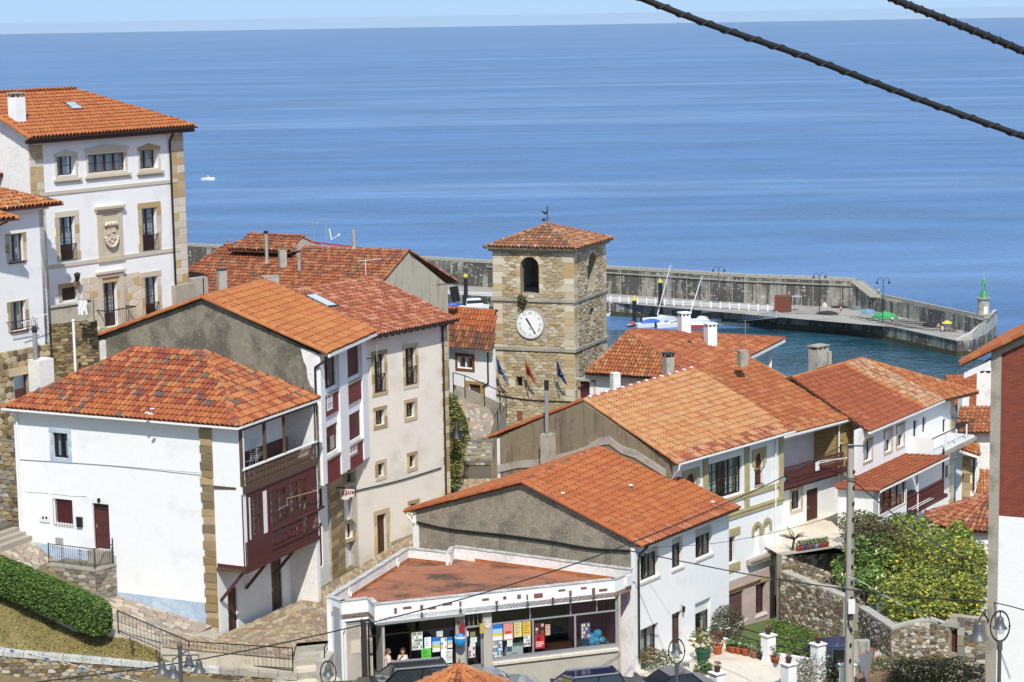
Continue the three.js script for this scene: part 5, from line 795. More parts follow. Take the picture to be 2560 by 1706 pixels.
poster(z4,132,922,255,1095,'#2a78c4',beach,'tall seaside poster with blue sky on the shop window');poster(z4,132,1105,258,1345,'#5f7f9c',pics(['#c89a3c','#3a6aa8','#d9d9d0','#7a5a3a','#88b8e0'],6),'collage poster of ice creams below the seaside poster');poster(z4,262,905,375,1090,'#d98a80',(x,w,h)=>{x.fillStyle='#b03028';x.fillRect(w*0.2,h*0.5,w*0.6,h*0.12);x.fillStyle='#f0e8e4';x.fillRect(w*0.1,h*0.68,w*0.8,h*0.26);},'salmon red poster on the shop window');poster(z4,382,898,470,1058,'#d8cf8a',txt('#8a7a3a',6),'pale yellow poster on the shop window');poster(z4,478,885,572,1045,'#d9b84a',txt('#8a5a1a',5),'golden yellow poster on the shop window');poster(z4,490,1050,570,1165,'#e4e4de',pics(['#555','#999','#e0e0dc'],3),'white poster with dark pictures under the yellow ones');poster(z4,305,1100,366,1165,'#dfe6d8',txt('#5a7a4a',3),'small white notice above the freezer');
poster(z4,618,915,725,1035,'#5a2c24',pics(['#8a4a3a','#3a1c18','#d0b0a0'],3),'dark brown poster on the middle shop pane');poster(z4,618,1045,728,1185,'#b8262c',(x,w,h)=>{x.fillStyle='#e8c0b8';x.fillRect(w*0.1,h*0.5,w*0.8,h*0.08);x.fillRect(w*0.1,h*0.64,w*0.8,h*0.08);x.fillRect(w*0.1,h*0.78,w*0.6,h*0.08);x.fillStyle='#6a1014';x.beginPath();x.arc(w*0.4,h*0.28,w*0.2,0,7);x.fill();},'red and white poster on the middle shop pane');poster(z4,735,925,790,1040,'#c8a890',txt('#5a3020',3),'narrow tan poster beside the dark brown one');poster(z4,1135,910,1238,1080,'#4a5a8a',pics(['#8a5a3a','#3a4a8a','#d0c0a0'],4),'dark blue picture poster above the blue bags');
// round and square signs on the piers
const FW=new Face(SH.b,SH.c).off(-0.12),sign=(F,f,x0,y0,x1,y1,o)=>{const r=F.rect(f(x0,y0),f(x1,y1),o);single('pier_sign',F===FW?'small square red and white sign on the grey end wall of the shop':'small square red and white sign on the pillar right of the shop door','sign',printBox(F,r,o,o+0.02),signMat([],'#8f2430','#333',{draw:(x,w,h)=>{x.strokeStyle='#ead9d6';x.lineWidth=w*0.08;x.strokeRect(w*0.03,h*0.03,w*0.94,h*0.94);x.fillStyle='#f4f1ef';x.beginPath();x.arc(w / 2,h / 2,w*0.42,0,7);x.fill();x.fillStyle='#8f2430';x.fillRect(w*0.26,h*0.2,w*0.48,h*0.1);x.fillRect(w*0.14,h*0.46,w*0.2,h*0.1);x.fillStyle='#4a4440';x.fillRect(w*0.36,h*0.44,w*0.46,h*0.1);x.fillStyle='#a8a29c';x.fillRect(w*0.28,h*0.68,w*0.42,h*0.05);}}));};
sign(FW,z3,628,958,708,1040,0.003);sign(FG,z3,2028,878,2095,955,0.063);
{const F=new Face(FG.p(p1[0]+0.35,0,0.06),FG.p(p1[0]+0.35,0,0.06).add(V(0.72,0,0.2))),c=FG.q(z3(1752,1098),0.4),p=FG.p(c[0],c[1],0.4),t=thing('ice_cream_sign','round blue ice cream sign hanging from the grey pillar','sign',p);part(t,'disc',new THREE.SphereGeometry(0.33,20,14).scale(0.75,0.95,0.5).translate(p.x,p.y,p.z),hex('#2a86c8',0.4));part(t,'red_band',new THREE.SphereGeometry(0.34,16,4,0,6.3,1.35,0.3).scale(0.74,0.94,0.5).translate(p.x,p.y+0.12,p.z),hex('#d8d0d4',0.5));const k=FG.rect(z3(1745,905),z3(1805,1045),0.35);part(t,'flag_sign',FG.box(k[0],k[2],k[1],k[3],0.34,0.37),hex('#8c2a30',0.5));part(t,'bracket',rod(FG.p(c[0],k[3],0.36),FG.p(c[0],k[3],0.06),0.02),M.iron);}
{const r=FG.rect(z3(1975,915),z3(2025,1020),0.3);const t=single('hanging_sign','small yellow sign hanging right of the shop door','sign',[FG.box(r[0],r[2],r[1],r[3],0.25,0.28),rod(FG.p(r[0],r[3],0.26),FG.p(r[0],r[3],0.06),0.012)],hex('#b8a548',0.6));}
{const F=new Face(SH.e,SH.f),c=F.rect(z4(1628,372),z4(1690,465));single('meter_cabinet','small grey electric cabinet on the white wall above the shop','cabinet',F.box(c[0],c[2],c[1],c[3],0.001,0.12),M.plastic);}
}
// ---------- clock tower ----------
const KT=at(v(1326,573),130),LT=onY(v(1112,568),KT.y),RT=onY(v(1410,548),KT.y),T_=plan(KT,LT,RT,0.38,0.38);
const FT1=new Face(T_.L,T_.K),FT2=new Face(T_.K,T_.R),FT3=new Face(T_.R,T_.X),FT4=new Face(T_.X,T_.L);
{
const g=thing('clock_tower','square stone clock tower with arched belfry and tiled pyramid roof','tower',V(T_.K.x,43,T_.K.z));
const yb=42.5,ye=KT.y,L1=FT1.len,L2=FT2.len;
const a1=Object.assign(FT1.rect(zT(542,437),zT(672,690)),{arch:true}),a2=Object.assign(FT2.rect(zT(996,418),zT(1056,652)),{arch:true}),a3=Object.assign(FT2.rect(zT(1012,788),zT(1042,890)),{arch:true}),nb=FT1.rect(zT(514,1250),zT(558,1320));
a1[1]=FT1.q(zT(600,690))[1];
part(g,'wall',FT1.wall(rectOut(0,yb,L1,ye),[a1,nb],0.55),M.mortar);part(g,'wall',FT2.wall(rectOut(0.55,yb,L2,ye),[a2,a3],0.55),M.mortar);part(g,'wall',FT3.wall(rectOut(0.55,yb,FT3.len,ye),[Object.assign([2,a1[1],3.4,a1[3]],{arch:true})],0.5),M.mortar);part(g,'wall',FT4.wall(rectOut(0.5,yb,FT4.len - 0.55,ye),[Object.assign([2.2,a2[1],3.4,a2[3]],{arch:true})],0.5),M.mortar);
part(g,'belfry_floor',FT1.box(0.5,L1 - 0.5,a1[1]- 0.5,a1[1]- 0.1,-L2+0.5,-0.5),M.mortarD);
const c1=FT1.q(zT(612,893)),cr=1.02*Math.abs(FT1.q(zT(612,795))[1]- FT1.q(zT(612,993))[1])/ 2;
const hole=(h,m=0.16)=>(x,y)=>x>h[0]- m&&x<h[2]+m&&y>h[1]- 0.05&&y<h[3]+m;
const band1=FT1.q(zT(500,728))[1],band2=FT1.q(zT(500,1058))[1],band3=FT1.q(zT(600,1385))[1];
const h1=hole(a1,0.2),hn=hole(nb,0.02),h2=hole(a2,0.14),h3=hole(a3,0.06);
const q0=0.62;// corner blocks
const keep1=(x,y)=>x>q0&&x<L1 - q0&&!h1(x,y)&&!hn(x,y)&&Math.hypot(x - c1[0],y - c1[1])>cr+0.15&&Math.abs(y - band1)>0.14&&Math.abs(y - band2)>0.14,keep2=(x,y)=>x>q0&&x<L2 - q0&&!h2(x,y)&&!h3(x,y)&&Math.abs(y - band1)>0.14&&Math.abs(y - band2)>0.14;
stoneFace(g,FT1,q0,yb,L1 - q0,ye - 0.1,0.44,0.2,ST.tower,{keep:keep1,dep:0.04,gap:0.02,lim:210,jit:0.36});
stoneFace(g,FT2,q0,yb,L2 - q0,ye - 0.1,0.46,0.2,ST.tower,{keep:keep2,dep:0.05,gap:0.024,lim:90,jit:0.38});
for(const[F,L]of[[FT1,L1],[FT2,L2]])for(const[x0,x1,sd]of[[0,q0,1],[L - q0,L,-1]])blocks(g,F,x0+0.004,yb,x1 - 0.004,ye - 0.12,0.42,ST.quoin,{dep:0.03,tooth:0.2,side:sd,lim:30,gap:0.01});
const ring=(n,y,h,o)=>part(g,n,[FT1.box(-o,L1+o,y - h / 2,y+h / 2,-0.3,o),FT2.box(-o+0.003,L2+o,y - h / 2,y+h / 2 - 0.002,-0.3,o)],M.conc);
ring('string_course',band1,0.18,0.12);ring('string_course',band2,0.2,0.12);ring('cornice',ye - 0.16,0.2,0.2);ring('cornice',ye+0.02,0.12,0.3);
{const r=(a1[2]- a1[0])/ 2,cx=(a1[0]+a1[2])/ 2,cy=a1[3]- r;for(let i=0;i<13;i++){const t0=Math.PI*i / 13,t1=Math.PI*(i+1)/ 13,P=(t,k)=>[cx+Math.cos(t)*k,cy+Math.sin(t)*k];part(g,'arch_stone',FT1.flat([P(t0+0.01,r),P(t0+0.01,r+0.26),P(t1 - 0.01,r+0.26),P(t1 - 0.01,r)],0.2,0.05),pick(ST.quoin));}for(let k=0;k<5;k++)for(const[x0,x1]of[[a1[0]- 0.26,a1[0]],[a1[2],a1[2]+0.26]]){const h=(cy - a1[1])/ 5;part(g,'jamb_stone',FT1.box(x0,x1,a1[1]+k*h+0.006,a1[1]+(k+1)*h - 0.006,-0.2,0.045),pick(ST.quoin));}
const r2=(a2[2]- a2[0])/ 2,cx2=(a2[0]+a2[2])/ 2,cy2=a2[3]- r2;for(let i=0;i<9;i++){const t0=Math.PI*i / 9,t1=Math.PI*(i+1)/ 9,P=(t,k)=>[cx2+Math.cos(t)*k,cy2+Math.sin(t)*k];part(g,'arch_stone',FT2.flat([P(t0+0.01,r2),P(t0+0.01,r2+0.22),P(t1 - 0.01,r2+0.22),P(t1 - 0.01,r2)],0.2,0.06),pick(ST.quoin));}}
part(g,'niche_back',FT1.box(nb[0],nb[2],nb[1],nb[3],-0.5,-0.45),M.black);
{const r=FT1.rect(zT(465,1262),zT(510,1320));part(g,'niche_stone',FT1.box(r[0],r[2],r[1],r[3],0.0,0.05),pick(ST.quoin));}
// clock
const mk=signMat([],'#efefee','#333',{w:512,h:512,draw:(x,w)=>{const c=w / 2,N=['XII','I','II','III','IIII','V','VI','VII','VIII','IX','X','XI'];x.fillStyle='#e9e9e7';x.fillRect(0,0,w,w);x.strokeStyle='#8a8a88';x.lineWidth=5;for(const r of[0.49,0.455]){x.beginPath();x.arc(c,c,w*r,0,7);x.stroke();}x.fillStyle='#5c5c5a';x.textAlign='center';x.textBaseline='middle';x.font='bold 54px serif';N.forEach((t,i)=>{x.save();x.translate(c,c);x.rotate(i*Math.PI / 6);x.fillText(t,0,-w*0.375);x.restore();});x.fillStyle='#b0b0ae';x.fillRect(c - 22,c+60,44,40);}});
const ck=part(g,'clock',new THREE.CylinderGeometry(cr,cr,0.14,48).rotateX(Math.PI / 2).applyMatrix4(FT1.M).translate(...(p=>[p.x - FT1.A.x,p.y,p.z - FT1.A.z])(FT1.p(c1[0],c1[1],0.03))),M.conc);
part(ck,'dial',new THREE.CircleGeometry(cr*0.96,48).applyMatrix4(FT1.M).translate(...(p=>[p.x - FT1.A.x,p.y,p.z - FT1.A.z])(FT1.p(c1[0],c1[1],0.108))),mk);
const hand=(dx,dy,w)=>{const e=FT1.p(c1[0]+dx*cr,c1[1]+dy*cr,0.13),s=FT1.p(c1[0]- dx*cr*0.12,c1[1]- dy*cr*0.12,0.13);return bar(s,e,w,0.02,FT1.n);};
part(ck,'clock_hand',[hand(0.34,-0.56,0.06),rod(FT1.p(c1[0]+0.3*cr,c1[1]- 0.5*cr,0.13),FT1.p(c1[0]+0.36*cr,c1[1]- 0.58*cr,0.13),0.05,6)],M.black);part(ck,'clock_hand',hand(-0.26,0.4,0.085),M.black);
// roof with weather vane
const ap=at(v(1258,516),134.2),XT=T_.eX,dk=roof(g,[{poly:[LT,KT,ap],a:LT,b:KT,pal:'T',w:0.26,l:0.42,kind:'barrel',mess:2},{poly:[KT,RT,ap],a:KT,b:RT,pal:'T',w:0.26,l:0.42,kind:'barrel',mess:2},{poly:[RT,XT,ap],a:RT,b:XT,pal:'T',w:0.26,l:0.42},{poly:[XT,LT,ap],a:XT,b:LT,pal:'T',w:0.26,l:0.42}],{deck:M.mortarD});
for(const p of[LT,KT,RT,XT])ridge(dk,p,ap,'T',0.42);
const vt=ap.clone().add(V(0,-0.05,0)),vn=part(g,'weather_vane',[rod(vt,vt.clone().add(V(0,1.25,0)),0.025,6),rod(vt.clone().add(V(-0.2,0.42,0)),vt.clone().add(V(0.2,0.42,0)),0.016,5),rod(vt.clone().add(V(-0.1,1.08,0)),vt.clone().add(V(0.1,1.08,0)),0.016,5)],M.black);
const cock=new THREE.Shape([[0,0],[-0.12,-0.06],[-0.2,0.02],[-0.28,0.06],[-0.3,0.2],[-0.22,0.14],[-0.12,0.1],[-0.04,0.14],[0.02,0.24],[0.08,0.22],[0.05,0.1]].map(p=>new THREE.Vector2(...p)));part(vn,'cockerel',new THREE.ExtrudeGeometry(cock,{depth:0.02,bevelEnabled:false}).translate(vt.x - 0.02,vt.y+0.72,vt.z),M.black);part(vn,'arrow_tail',boxG(0.2,0.16,0.02).translate(vt.x - 0.22,vt.y+0.34,vt.z),M.black);
// plant on the ledge
{const p=FT1.q(zT(560,730));const P=FT1.p(p[0],p[1]- 0.1,0.18);leafClump(g,'ledge_plant',P,[0.32,0.55,0.2],160,0.1,['#4a4a22','#5c4a2a','#3c4a1e']);}
// cable along the foot
{const a=FT1.q(zT(330,1360)),b=FT1.q(zT(600,1405)),c=FT1.q(zT(890,1418));part(g,'wall_cable',tube([FT1.p(a[0],a[1],0.08),FT1.p(b[0],b[1],0.08),FT1.p(c[0],c[1],0.08)],0.035,16,5),M.black);}
}
// three flags on slanting poles
for(const[x,yt,xb,yb_,kind]of[[380,1108,412,1400,'asturias'],[575,1120,600,1390,'spain'],[787,1130,808,1392,'europe']]){
const top=FT1.p(...FT1.q(zT(x,yt),1.1),1.1),bot=FT1.p(...FT1.q(zT(xb,yb_),0.1),0.1),d=top.clone().sub(bot).normalize();
const t=thing('flag',{asturias:'blue regional flag with a yellow cross on the tower front',spain:'red and yellow striped flag hanging beside the dark niche of the tower',europe:'dark blue flag hanging at the right end of the tower front'}[kind],'flag',bot);
part(t,'pole',rod(bot,top,0.025,6),M.steel);
const H=1.15,W=0.62,nx=8,ny=10,P=(i,j)=>{const s=i / nx,k=j / ny,p=top.clone().addScaledVector(d,-0.05 - k*H);p.addScaledVector(FT1.u,(0.05+s*0.55)*(0.4+0.6*k)).addScaledVector(FT1.n,0.09*Math.sin(s*9+k*2)).setY(p.y - s*0.5 - 0.1*s*k);return p;};
const band=kind==='spain'?[[0,2,'#b3202c'],[2,6,'#d9a818'],[6,8,'#b3202c']]:kind==='europe'?[[0,8,'#24408f']]:[[0,8,'#2c5fa8']];
for(const[i0,i1,c]of band){const f=[];for(let i=i0;i<i1;i++)for(let j=0;j<ny;j++)f.push([P(i,j),P(i,j+1),P(i+1,j+1),P(i+1,j)]);part(t,'cloth',polys(f),hex(c,0.9));}
if(kind !=='spain'){const f=[];for(let k=0;k<(kind==='europe'?4:6);k++){const p=P(3+(k % 3),3+k).addScaledVector(FT1.n,0.05);f.push(new THREE.CircleGeometry(0.05,5).applyMatrix4(new THREE.Matrix4().makeBasis(FT1.u,UP,FT1.n)).translate(p.x,p.y,p.z));}part(t,'emblem',f,hex('#d6b63a',0.8));}
}
// ---------- tall manor with coat of arms ----------
const RB_=at(v(450,290),118),LB_=onY(v(70,318),RB_.y),uB=RB_.clone().sub(LB_).setY(0).normalize(),bB=V(uB.z,0,-uB.x);
const FB0=new Face(LB_.clone().addScaledVector(bB,0.6),RB_.clone().addScaledVector(bB,0.6));
{
const a0=FB0.q(zA(222,560))[0],a1=FB0.q(zA(1440,600))[0],FB=new Face(FB0.p(a0,0),FB0.p(a1,0)),L=FB.len,yb=46.5,ye=RB_.y;
const g=thing('manor_house','tall white manor with stone quoins and a carved coat of arms','house',V(FB.A.x,47,FB.A.z));
const R=(a,b)=>FB.rect(a,b),w=[R(zA(440,605),zA(596,742)),R(zA(685,590),zA(985,705)),R(zA(1090,555),zA(1243,690))],f=[R(zA(460,1080),zA(598,1408)),R(zA(1107,1010),zA(1238,1330))];
const gr=[R(zB(480,255),zB(605,340)),R(zB(805,215),zB(930,545)),R(zB(1130,170),zB(1245,470))];
part(g,'wall',FB.wall(rectOut(0,yb,L,ye),[...w,...f,...gr],0.45),M.white);
w.forEach((h,i)=>{win(g,FB,h,{cols:i===1?4:2,rows:2,leaf:i===1?4:2,rec:i===1?0.16:0.36,sur:0.13,surT:i===1?0.2:0.16,surB:0.12,surm:hexes('#cbbda0','#d3c6aa'),cur:1,fm:M.winbrown});part(g,'sill_moulding',[FB.box(h[0]- 0.28,h[2]+0.28,h[1]- 0.26,h[1]- 0.13,-0.05,0.14),FB.box(h[0]- 0.2,h[2]+0.2,h[1]- 0.38,h[1]- 0.262,-0.05,0.06)],pick(ST.quoin));if(i !==1)part(g,'arched_lintel',FB.flat([[h[0]- 0.14,h[3]],[h[2]+0.14,h[3]],[h[2]+0.14,h[3]+0.16],[(h[0]+h[2])/ 2,h[3]+0.36],[h[0]- 0.14,h[3]+0.16]],0.06,0.05),pick(ST.quoin));else part(g,'pediment',FB.flat([[h[0]- 0.2,h[3]+0.2],[h[2]+0.2,h[3]+0.2],[h[2]+0.2,h[3]+0.32],[(h[0]+h[2])/ 2,h[3]+0.5],[h[0]- 0.2,h[3]+0.32]],0.1,0.12),pick(ST.quoin));});
f.forEach(h=>win(g,FB,h,{cols:2,rows:4,rec:0.25,panel:0.36,sur:0.3,surT:0.3,surB:0,surm:ST.quoin,cur:1,fm:M.windark,rail:0.38}));
win(g,FB,gr[0],{cols:2,rows:1,rec:0.2,cur:0,fm:M.windark,sur:0.22,surm:ST.quoin,surB:0,shut:0.95,sm:M.windark});win(g,FB,gr[1],{cols:2,rows:5,rec:0.25,panel:0.3,fm:M.windark,cur:1,sur:0.3,surT:0.45,surB:0,surm:ST.quoin});win(g,FB,gr[2],{cols:2,rows:4,rec:0.25,panel:0.3,fm:M.windark,cur:0,sur:0.28,surB:0,surm:ST.quoin,rail:0.36});
const band=(p,q)=>{const a=FB.q(p)[1],b=FB.q(q)[1];part(g,'stone_band',FB.box(0.6,L - 0.6,Math.min(a,b),Math.max(a,b),0.001,0.05),pick(ST.quoin));};band(zA(800,835),zA(800,862));band(zA(800,1395),zA(800,1425));
blocks(g,FB,0,yb,0.95,ye - 0.4,0.42,ST.quoin,{dep:0.025,split:1,lim:60});blocks(g,FB,L - 1.0,yb,L,ye - 0.4,0.42,ST.quoin,{dep:0.025,split:1,lim:60});
stoneFace(g,FB,gr[0][2]+0.3,gr[2][1],gr[1][0]- 0.35,FB.q(zB(700,165))[1],0.6,0.36,ST.quoin,{lim:40,dep:0.02,gap:0.01,jit:0.16});stoneFace(g,FB,gr[1][2]+0.35,gr[2][1],gr[2][0]- 0.3,FB.q(zB(1000,135))[1],0.6,0.36,ST.quoin,{lim:40,dep:0.02,gap:0.01,jit:0.16});
{const h=gr[1];part(g,'carved_lintel',[FB.box(h[0]- 0.5,h[2]+0.5,h[3]+0.5,h[3]+0.62,0,0.2),FB.box(h[0]- 0.4,h[2]+0.4,h[3]+0.3,h[3]+0.5,0,0.12),FB.box(h[0]- 0.42,h[0]- 0.12,h[1],h[3]+0.3,0.04,0.1),FB.box(h[2]+0.12,h[2]+0.42,h[1],h[3]+0.3,0.04,0.1)],pick(ST.quoin));}
// coat of arms
{const r=R(zA(752,1040),zA(962,1370)),s=R(zA(808,1110),zA(912,1300)),c=part(g,'coat_of_arms',[FB.box(r[0],r[0]+0.35,r[1],r[3],0,0.08),FB.box(r[2]- 0.35,r[2],r[1],r[3],0,0.08),FB.box(r[0]- 0.08,r[2]+0.08,r[3],r[3]+0.14,0,0.16),FB.box(r[0]- 0.14,r[2]+0.14,r[3]+0.142,r[3]+0.28,0,0.24),FB.box(r[0]- 0.05,r[2]+0.05,r[1]- 0.24,r[1]- 0.002,0,0.12),FB.box(r[0]+0.352,r[2]- 0.352,r[1],r[3],0,0.03)],ST.quoin[0]);
const cx=(s[0]+s[2])/ 2,W=s[2]- s[0],H=s[3]- s[1],sh=[];for(let i=0;i<=20;i++){const t=i / 20*Math.PI*2;sh.push([cx+Math.cos(t)*W*0.48*(Math.sin(t)<0?0.95:1),s[1]+H*0.42+Math.sin(t)*H*0.4]);}part(c,'shield',FB.flat(sh,0.1,0.13),ST.quoin[2]);
const G=[];const ball=(x,y,k,o)=>G.push(new THREE.SphereGeometry(k,8,6).translate(...FB.p(x,y,o).toArray()));for(let i=0;i<14;i++){const t=Math.PI*(1.05+0.9*i / 13);ball(cx+Math.cos(t)*W*0.5,s[1]+H*0.42+Math.sin(t)*H*0.42,0.09,0.14);}for(let i=0;i<9;i++)ball(cx+(i - 4)*W*0.11,s[1]+H*(0.86+0.05*(i % 2)),0.1,0.14);for(const[x,y]of[[-0.2,0.55],[0.15,0.62],[-0.05,0.4],[0.2,0.35],[-0.25,0.3],[0,0.2]])G.push(FB.box(cx+x*W - 0.1,cx+x*W+0.1,s[1]+y*H - 0.09,s[1]+y*H+0.09,0.13,0.19));part(c,'carving',G,ST.quoin[4]);}
// ground floor balcony
{const h=gr[1],y0=FB.q(zB(900,570),0.5)[1],bl=part(g,'balcony',FB.box(h[0]- 0.55,h[2]+0.6,y0 - 0.16,y0,0.002,0.75),M.conc);part(bl,'handrail',[FB.box(h[0]- 0.55,h[2]+0.6,y0+1.0,y0+1.05,0.7,0.75),FB.box(h[0]- 0.55,h[0]- 0.5,y0+1.0,y0+1.05,0.0,0.7),FB.box(h[2]+0.55,h[2]+0.6,y0+1.0,y0+1.05,0,0.7)],M.iron);balusters(bl,FB.p(h[0]- 0.52,y0,0.72),FB.p(h[2]+0.57,y0,0.72),1.0,0.14,barGeo,M.iron,'rail_bar');balusters(bl,FB.p(h[2]+0.57,y0,0.72),FB.p(h[2]+0.57,y0,0.05),1.0,0.14,barGeo,M.iron,'rail_bar');}
{const c=FB.q(zB(567,170)),p=FB.p(c[0],c[1],0.35),l=part(g,'wall_lantern',lathe([[0.03,0.3],[0.2,0.2],[0.17,0.16],[0.1,-0.14],[0.03,-0.2]],6,p),M.iron);part(l,'bracket',rod(FB.p(c[0]- 0.05,c[1]- 0.35,0),p,0.025),M.iron);}
const ap=at(v(170,207),117),dep=ap.clone().sub(RB_).dot(bB),rL=ap.clone().addScaledVector(uB,-9),bk=bB.clone().multiplyScalar(2*dep),RX=RB_.clone().add(bk),LX=LB_.clone().add(bk),LV=LB_.clone(),rV=ap.clone().addScaledVector(uB,-(ap.clone().sub(LB_).dot(uB))- 0.0);
rV.y=ap.y;const dk=roof(g,[{poly:[LV,RB_,ap,rV],a:LV,b:RB_,pal:'B',w:0.25,l:0.38,kind:'barrel',mess:0.5},{poly:[RB_,RX,ap],a:RB_,b:RX,pal:'B',w:0.25,l:0.38,kind:'barrel'},{poly:[RX,LX,rV,ap],a:RX,b:LX,pal:'B',w:0.25,l:0.38}],{deck:M.soffit});
ridge(dk,rV,ap,'B');ridge(dk,RB_,ap,'B');ridge(dk,LV,rV,'B');
{const G=[];G.push(FB.box(-0.2,L+0.4,ye - 0.3,ye - 0.12,0.0,0.5));part(g,'eaves',G,M.soffit);}
const gw=new Face(LB_.clone().addScaledVector(bB,2*dep - 0.6).addScaledVector(uB,0.35),LB_.clone().addScaledVector(bB,0.6).addScaledVector(uB,0.35));part(g,'wall',gw.wall([[0,yb],[gw.len,yb],[gw.len,ye],[gw.len / 2,ap.y - 0.15],[0,ye]],[],0.3),M.oldwhite);
const rw=new Face(FB.p(L,0),FB.p(L,0).addScaledVector(bB,2*dep - 1.2));part(g,'wall',rw.wall(rectOut(0,yb,rw.len,ye),[],0.3),M.white);
downpipe(g,[FB.p(L - 1.05,ye - 0.12,0.45),FB.p(L - 1.15,ye - 0.7,0.1),FB.p(L - 1.12,yb+1,0.1)],M.black,0.06);gutter(g,[LB_.clone().addScaledVector(bB,-0.06).add(V(0,-0.05,0)),RB_.clone().addScaledVector(bB,-0.06).add(V(0,-0.05,0))],M.windark,0.06);
const n=V().crossVectors(RB_.clone().sub(LV),ap.clone().sub(LV)).normalize(),on=(px,k=0.14)=>{const r=ray(...px),t=LV.clone().sub(EYE).dot(n)/ r.dot(n);return EYE.clone().addScaledVector(r,t).addScaledVector(n,k);};
chimney(g,on(zA(135,330),0),0.62,0.62,1.25,M.white,{rot:0.95,vm:M.mortar,cm:M.mortar});
{const A=on(zA(565,250)),B=on(zA(660,245)),C=on(zA(575,185)),D=on(zA(488,190)),sk=part(g,'skylight',prism([A,B,C,D],n.clone().multiplyScalar(-0.14)),M.iron),m=A.clone().add(B).add(C).add(D).multiplyScalar(0.25);part(sk,'pane',prism([A,B,C,D].map(p=>p.clone().lerp(m,0.2).addScaledVector(n,0.02)),n.clone().multiplyScalar(-0.015)),flat(0.4,0.48,0.56,0.08));part(sk,'flashing',prism([on(zA(550,262),0.09),on(zA(685,258),0.09),on(zA(655,246),0.09),on(zA(562,250),0.09)],n.clone().multiplyScalar(-0.05)),M.conc);}
}
// ---------- white house with the stone ground floor at the left ----------
{
const e1=at(zA(492,968),107),e0=onY(zA(95,1012),e1.y),u=e1.clone().sub(e0).setY(0).normalize(),b=V(u.z,0,-u.x),f0=new Face(e0.clone().addScaledVector(b,0.5).addScaledVector(u,-3),e1.clone().addScaledVector(b,0.5)),s1=f0.q(zA(338,1060))[0],F=new Face(f0.p(0,0),f0.p(s1,0)),L=F.len,ye=e1.y,yb=45,ym=F.q(zB(200,722))[1];
const g=thing('stone_base_house','white rendered house with a stone ground floor and brown windows','house',V(F.B.x,46,F.B.z));
const w1=F.rect(zA(62,1215),zA(188,1415)),w2=F.rect(zB(76,365),zB(205,575)),d=F.rect(zB(105,945),zB(222,1090));d[1]=d[3]- 2.2;
part(g,'wall',F.wall(rectOut(0,ym,L,ye),[w1,w2],0.35),M.white);part(g,'lower_wall',F.wall(rectOut(0,yb,L,ym),[d],0.35,0.02),M.mortar);
stoneFace(g,F,L - 4,yb+1.5,L,ym - 0.02,0.36,0.3,ST.brown.concat(ST.tan),{o:0.02,lim:180,dep:0.03,gap:0.02,keep:(x,y)=>!(x>d[0]- 0.15&&x<d[2]+0.15&&y<d[3]+0.3)});
part(g,'lintel',F.box(d[0]- 0.35,d[2]+0.35,d[3],d[3]+0.4,0.02,0.07),ST.tan[0]);win(g,F,d,{name:'door',cols:1,rows:3,panel:0.68,fm:M.redwood,rec:0.15,cur:0});
for(const w of[w1,w2]){win(g,F,w,{cols:2,rows:1,rec:0.2,fm:M.winbrown,cur:2,sur:0.2,surT:0.04,surB:0.02,sill:1,silm:M.rust});}
{const h=w2,y=h[1]+0.2;const R=part(g,'flower_rail',[F.box(h[0]- 0.3,h[2]+0.45,y+0.3,y+0.33,0.3,0.33),F.box(h[0]- 0.3,h[2]+0.45,y - 0.05,y - 0.02,0.3,0.33),F.box(h[0]- 0.3,h[0]- 0.27,y+0.3,y+0.33,0,0.3),F.box(h[2]+0.42,h[2]+0.45,y+0.3,y+0.33,0,0.3)],M.iron);balusters(R,F.p(h[0]- 0.28,y - 0.04,0.315),F.p(h[2]+0.43,y - 0.04,0.315),0.36,0.12,barGeo,M.iron,'rail_bar');part(g,'clothes_line',[rod(F.p(h[0]+0.1,y+0.25,0.6),F.p(h[2]+0.9,y+0.5,0.6),0.02),rod(F.p(h[2]+0.4,y+0.4,0),F.p(h[2]+0.4,y+0.4,0.6),0.015)],M.whitepaint);}
const rw=new Face(F.p(L,0),F.p(L,0).addScaledVector(b,6));part(g,'wall',rw.wall(rectOut(0,yb,6,ye),[],0.3),M.white);
const E0=e0.clone().addScaledVector(u,-4),bx=b.clone().multiplyScalar(6.5),ap=e1.clone().addScaledVector(u,-3.2).add(b.clone().multiplyScalar(3.2)).setY(ye+1.15),a0=ap.clone().addScaledVector(u,-5),dk=roof(g,[{poly:[E0,e1,ap,a0],a:E0,b:e1,pal:'F',w:0.26,l:0.38,kind:'barrel',mess:1.6,alt:()=>rnd()<0.6?'C':rnd()<0.4?'O':0},{poly:[e1,e1.clone().add(bx),ap],a:e1,b:e1.clone().add(bx),pal:'O',w:0.26,l:0.38,kind:'barrel'}],{deck:M.soffit});
ridge(dk,e1,ap,'O');ridge(dk,a0,ap,'O');gutter(g,[E0.clone().add(V(0,-0.05,0)),e1.clone().add(V(0,-0.05,0))],M.winbrown,0.05);part(g,'soffit',F.box(0,L,ye - 0.2,ye - 0.02,0,0.4),M.oldwhite);
}
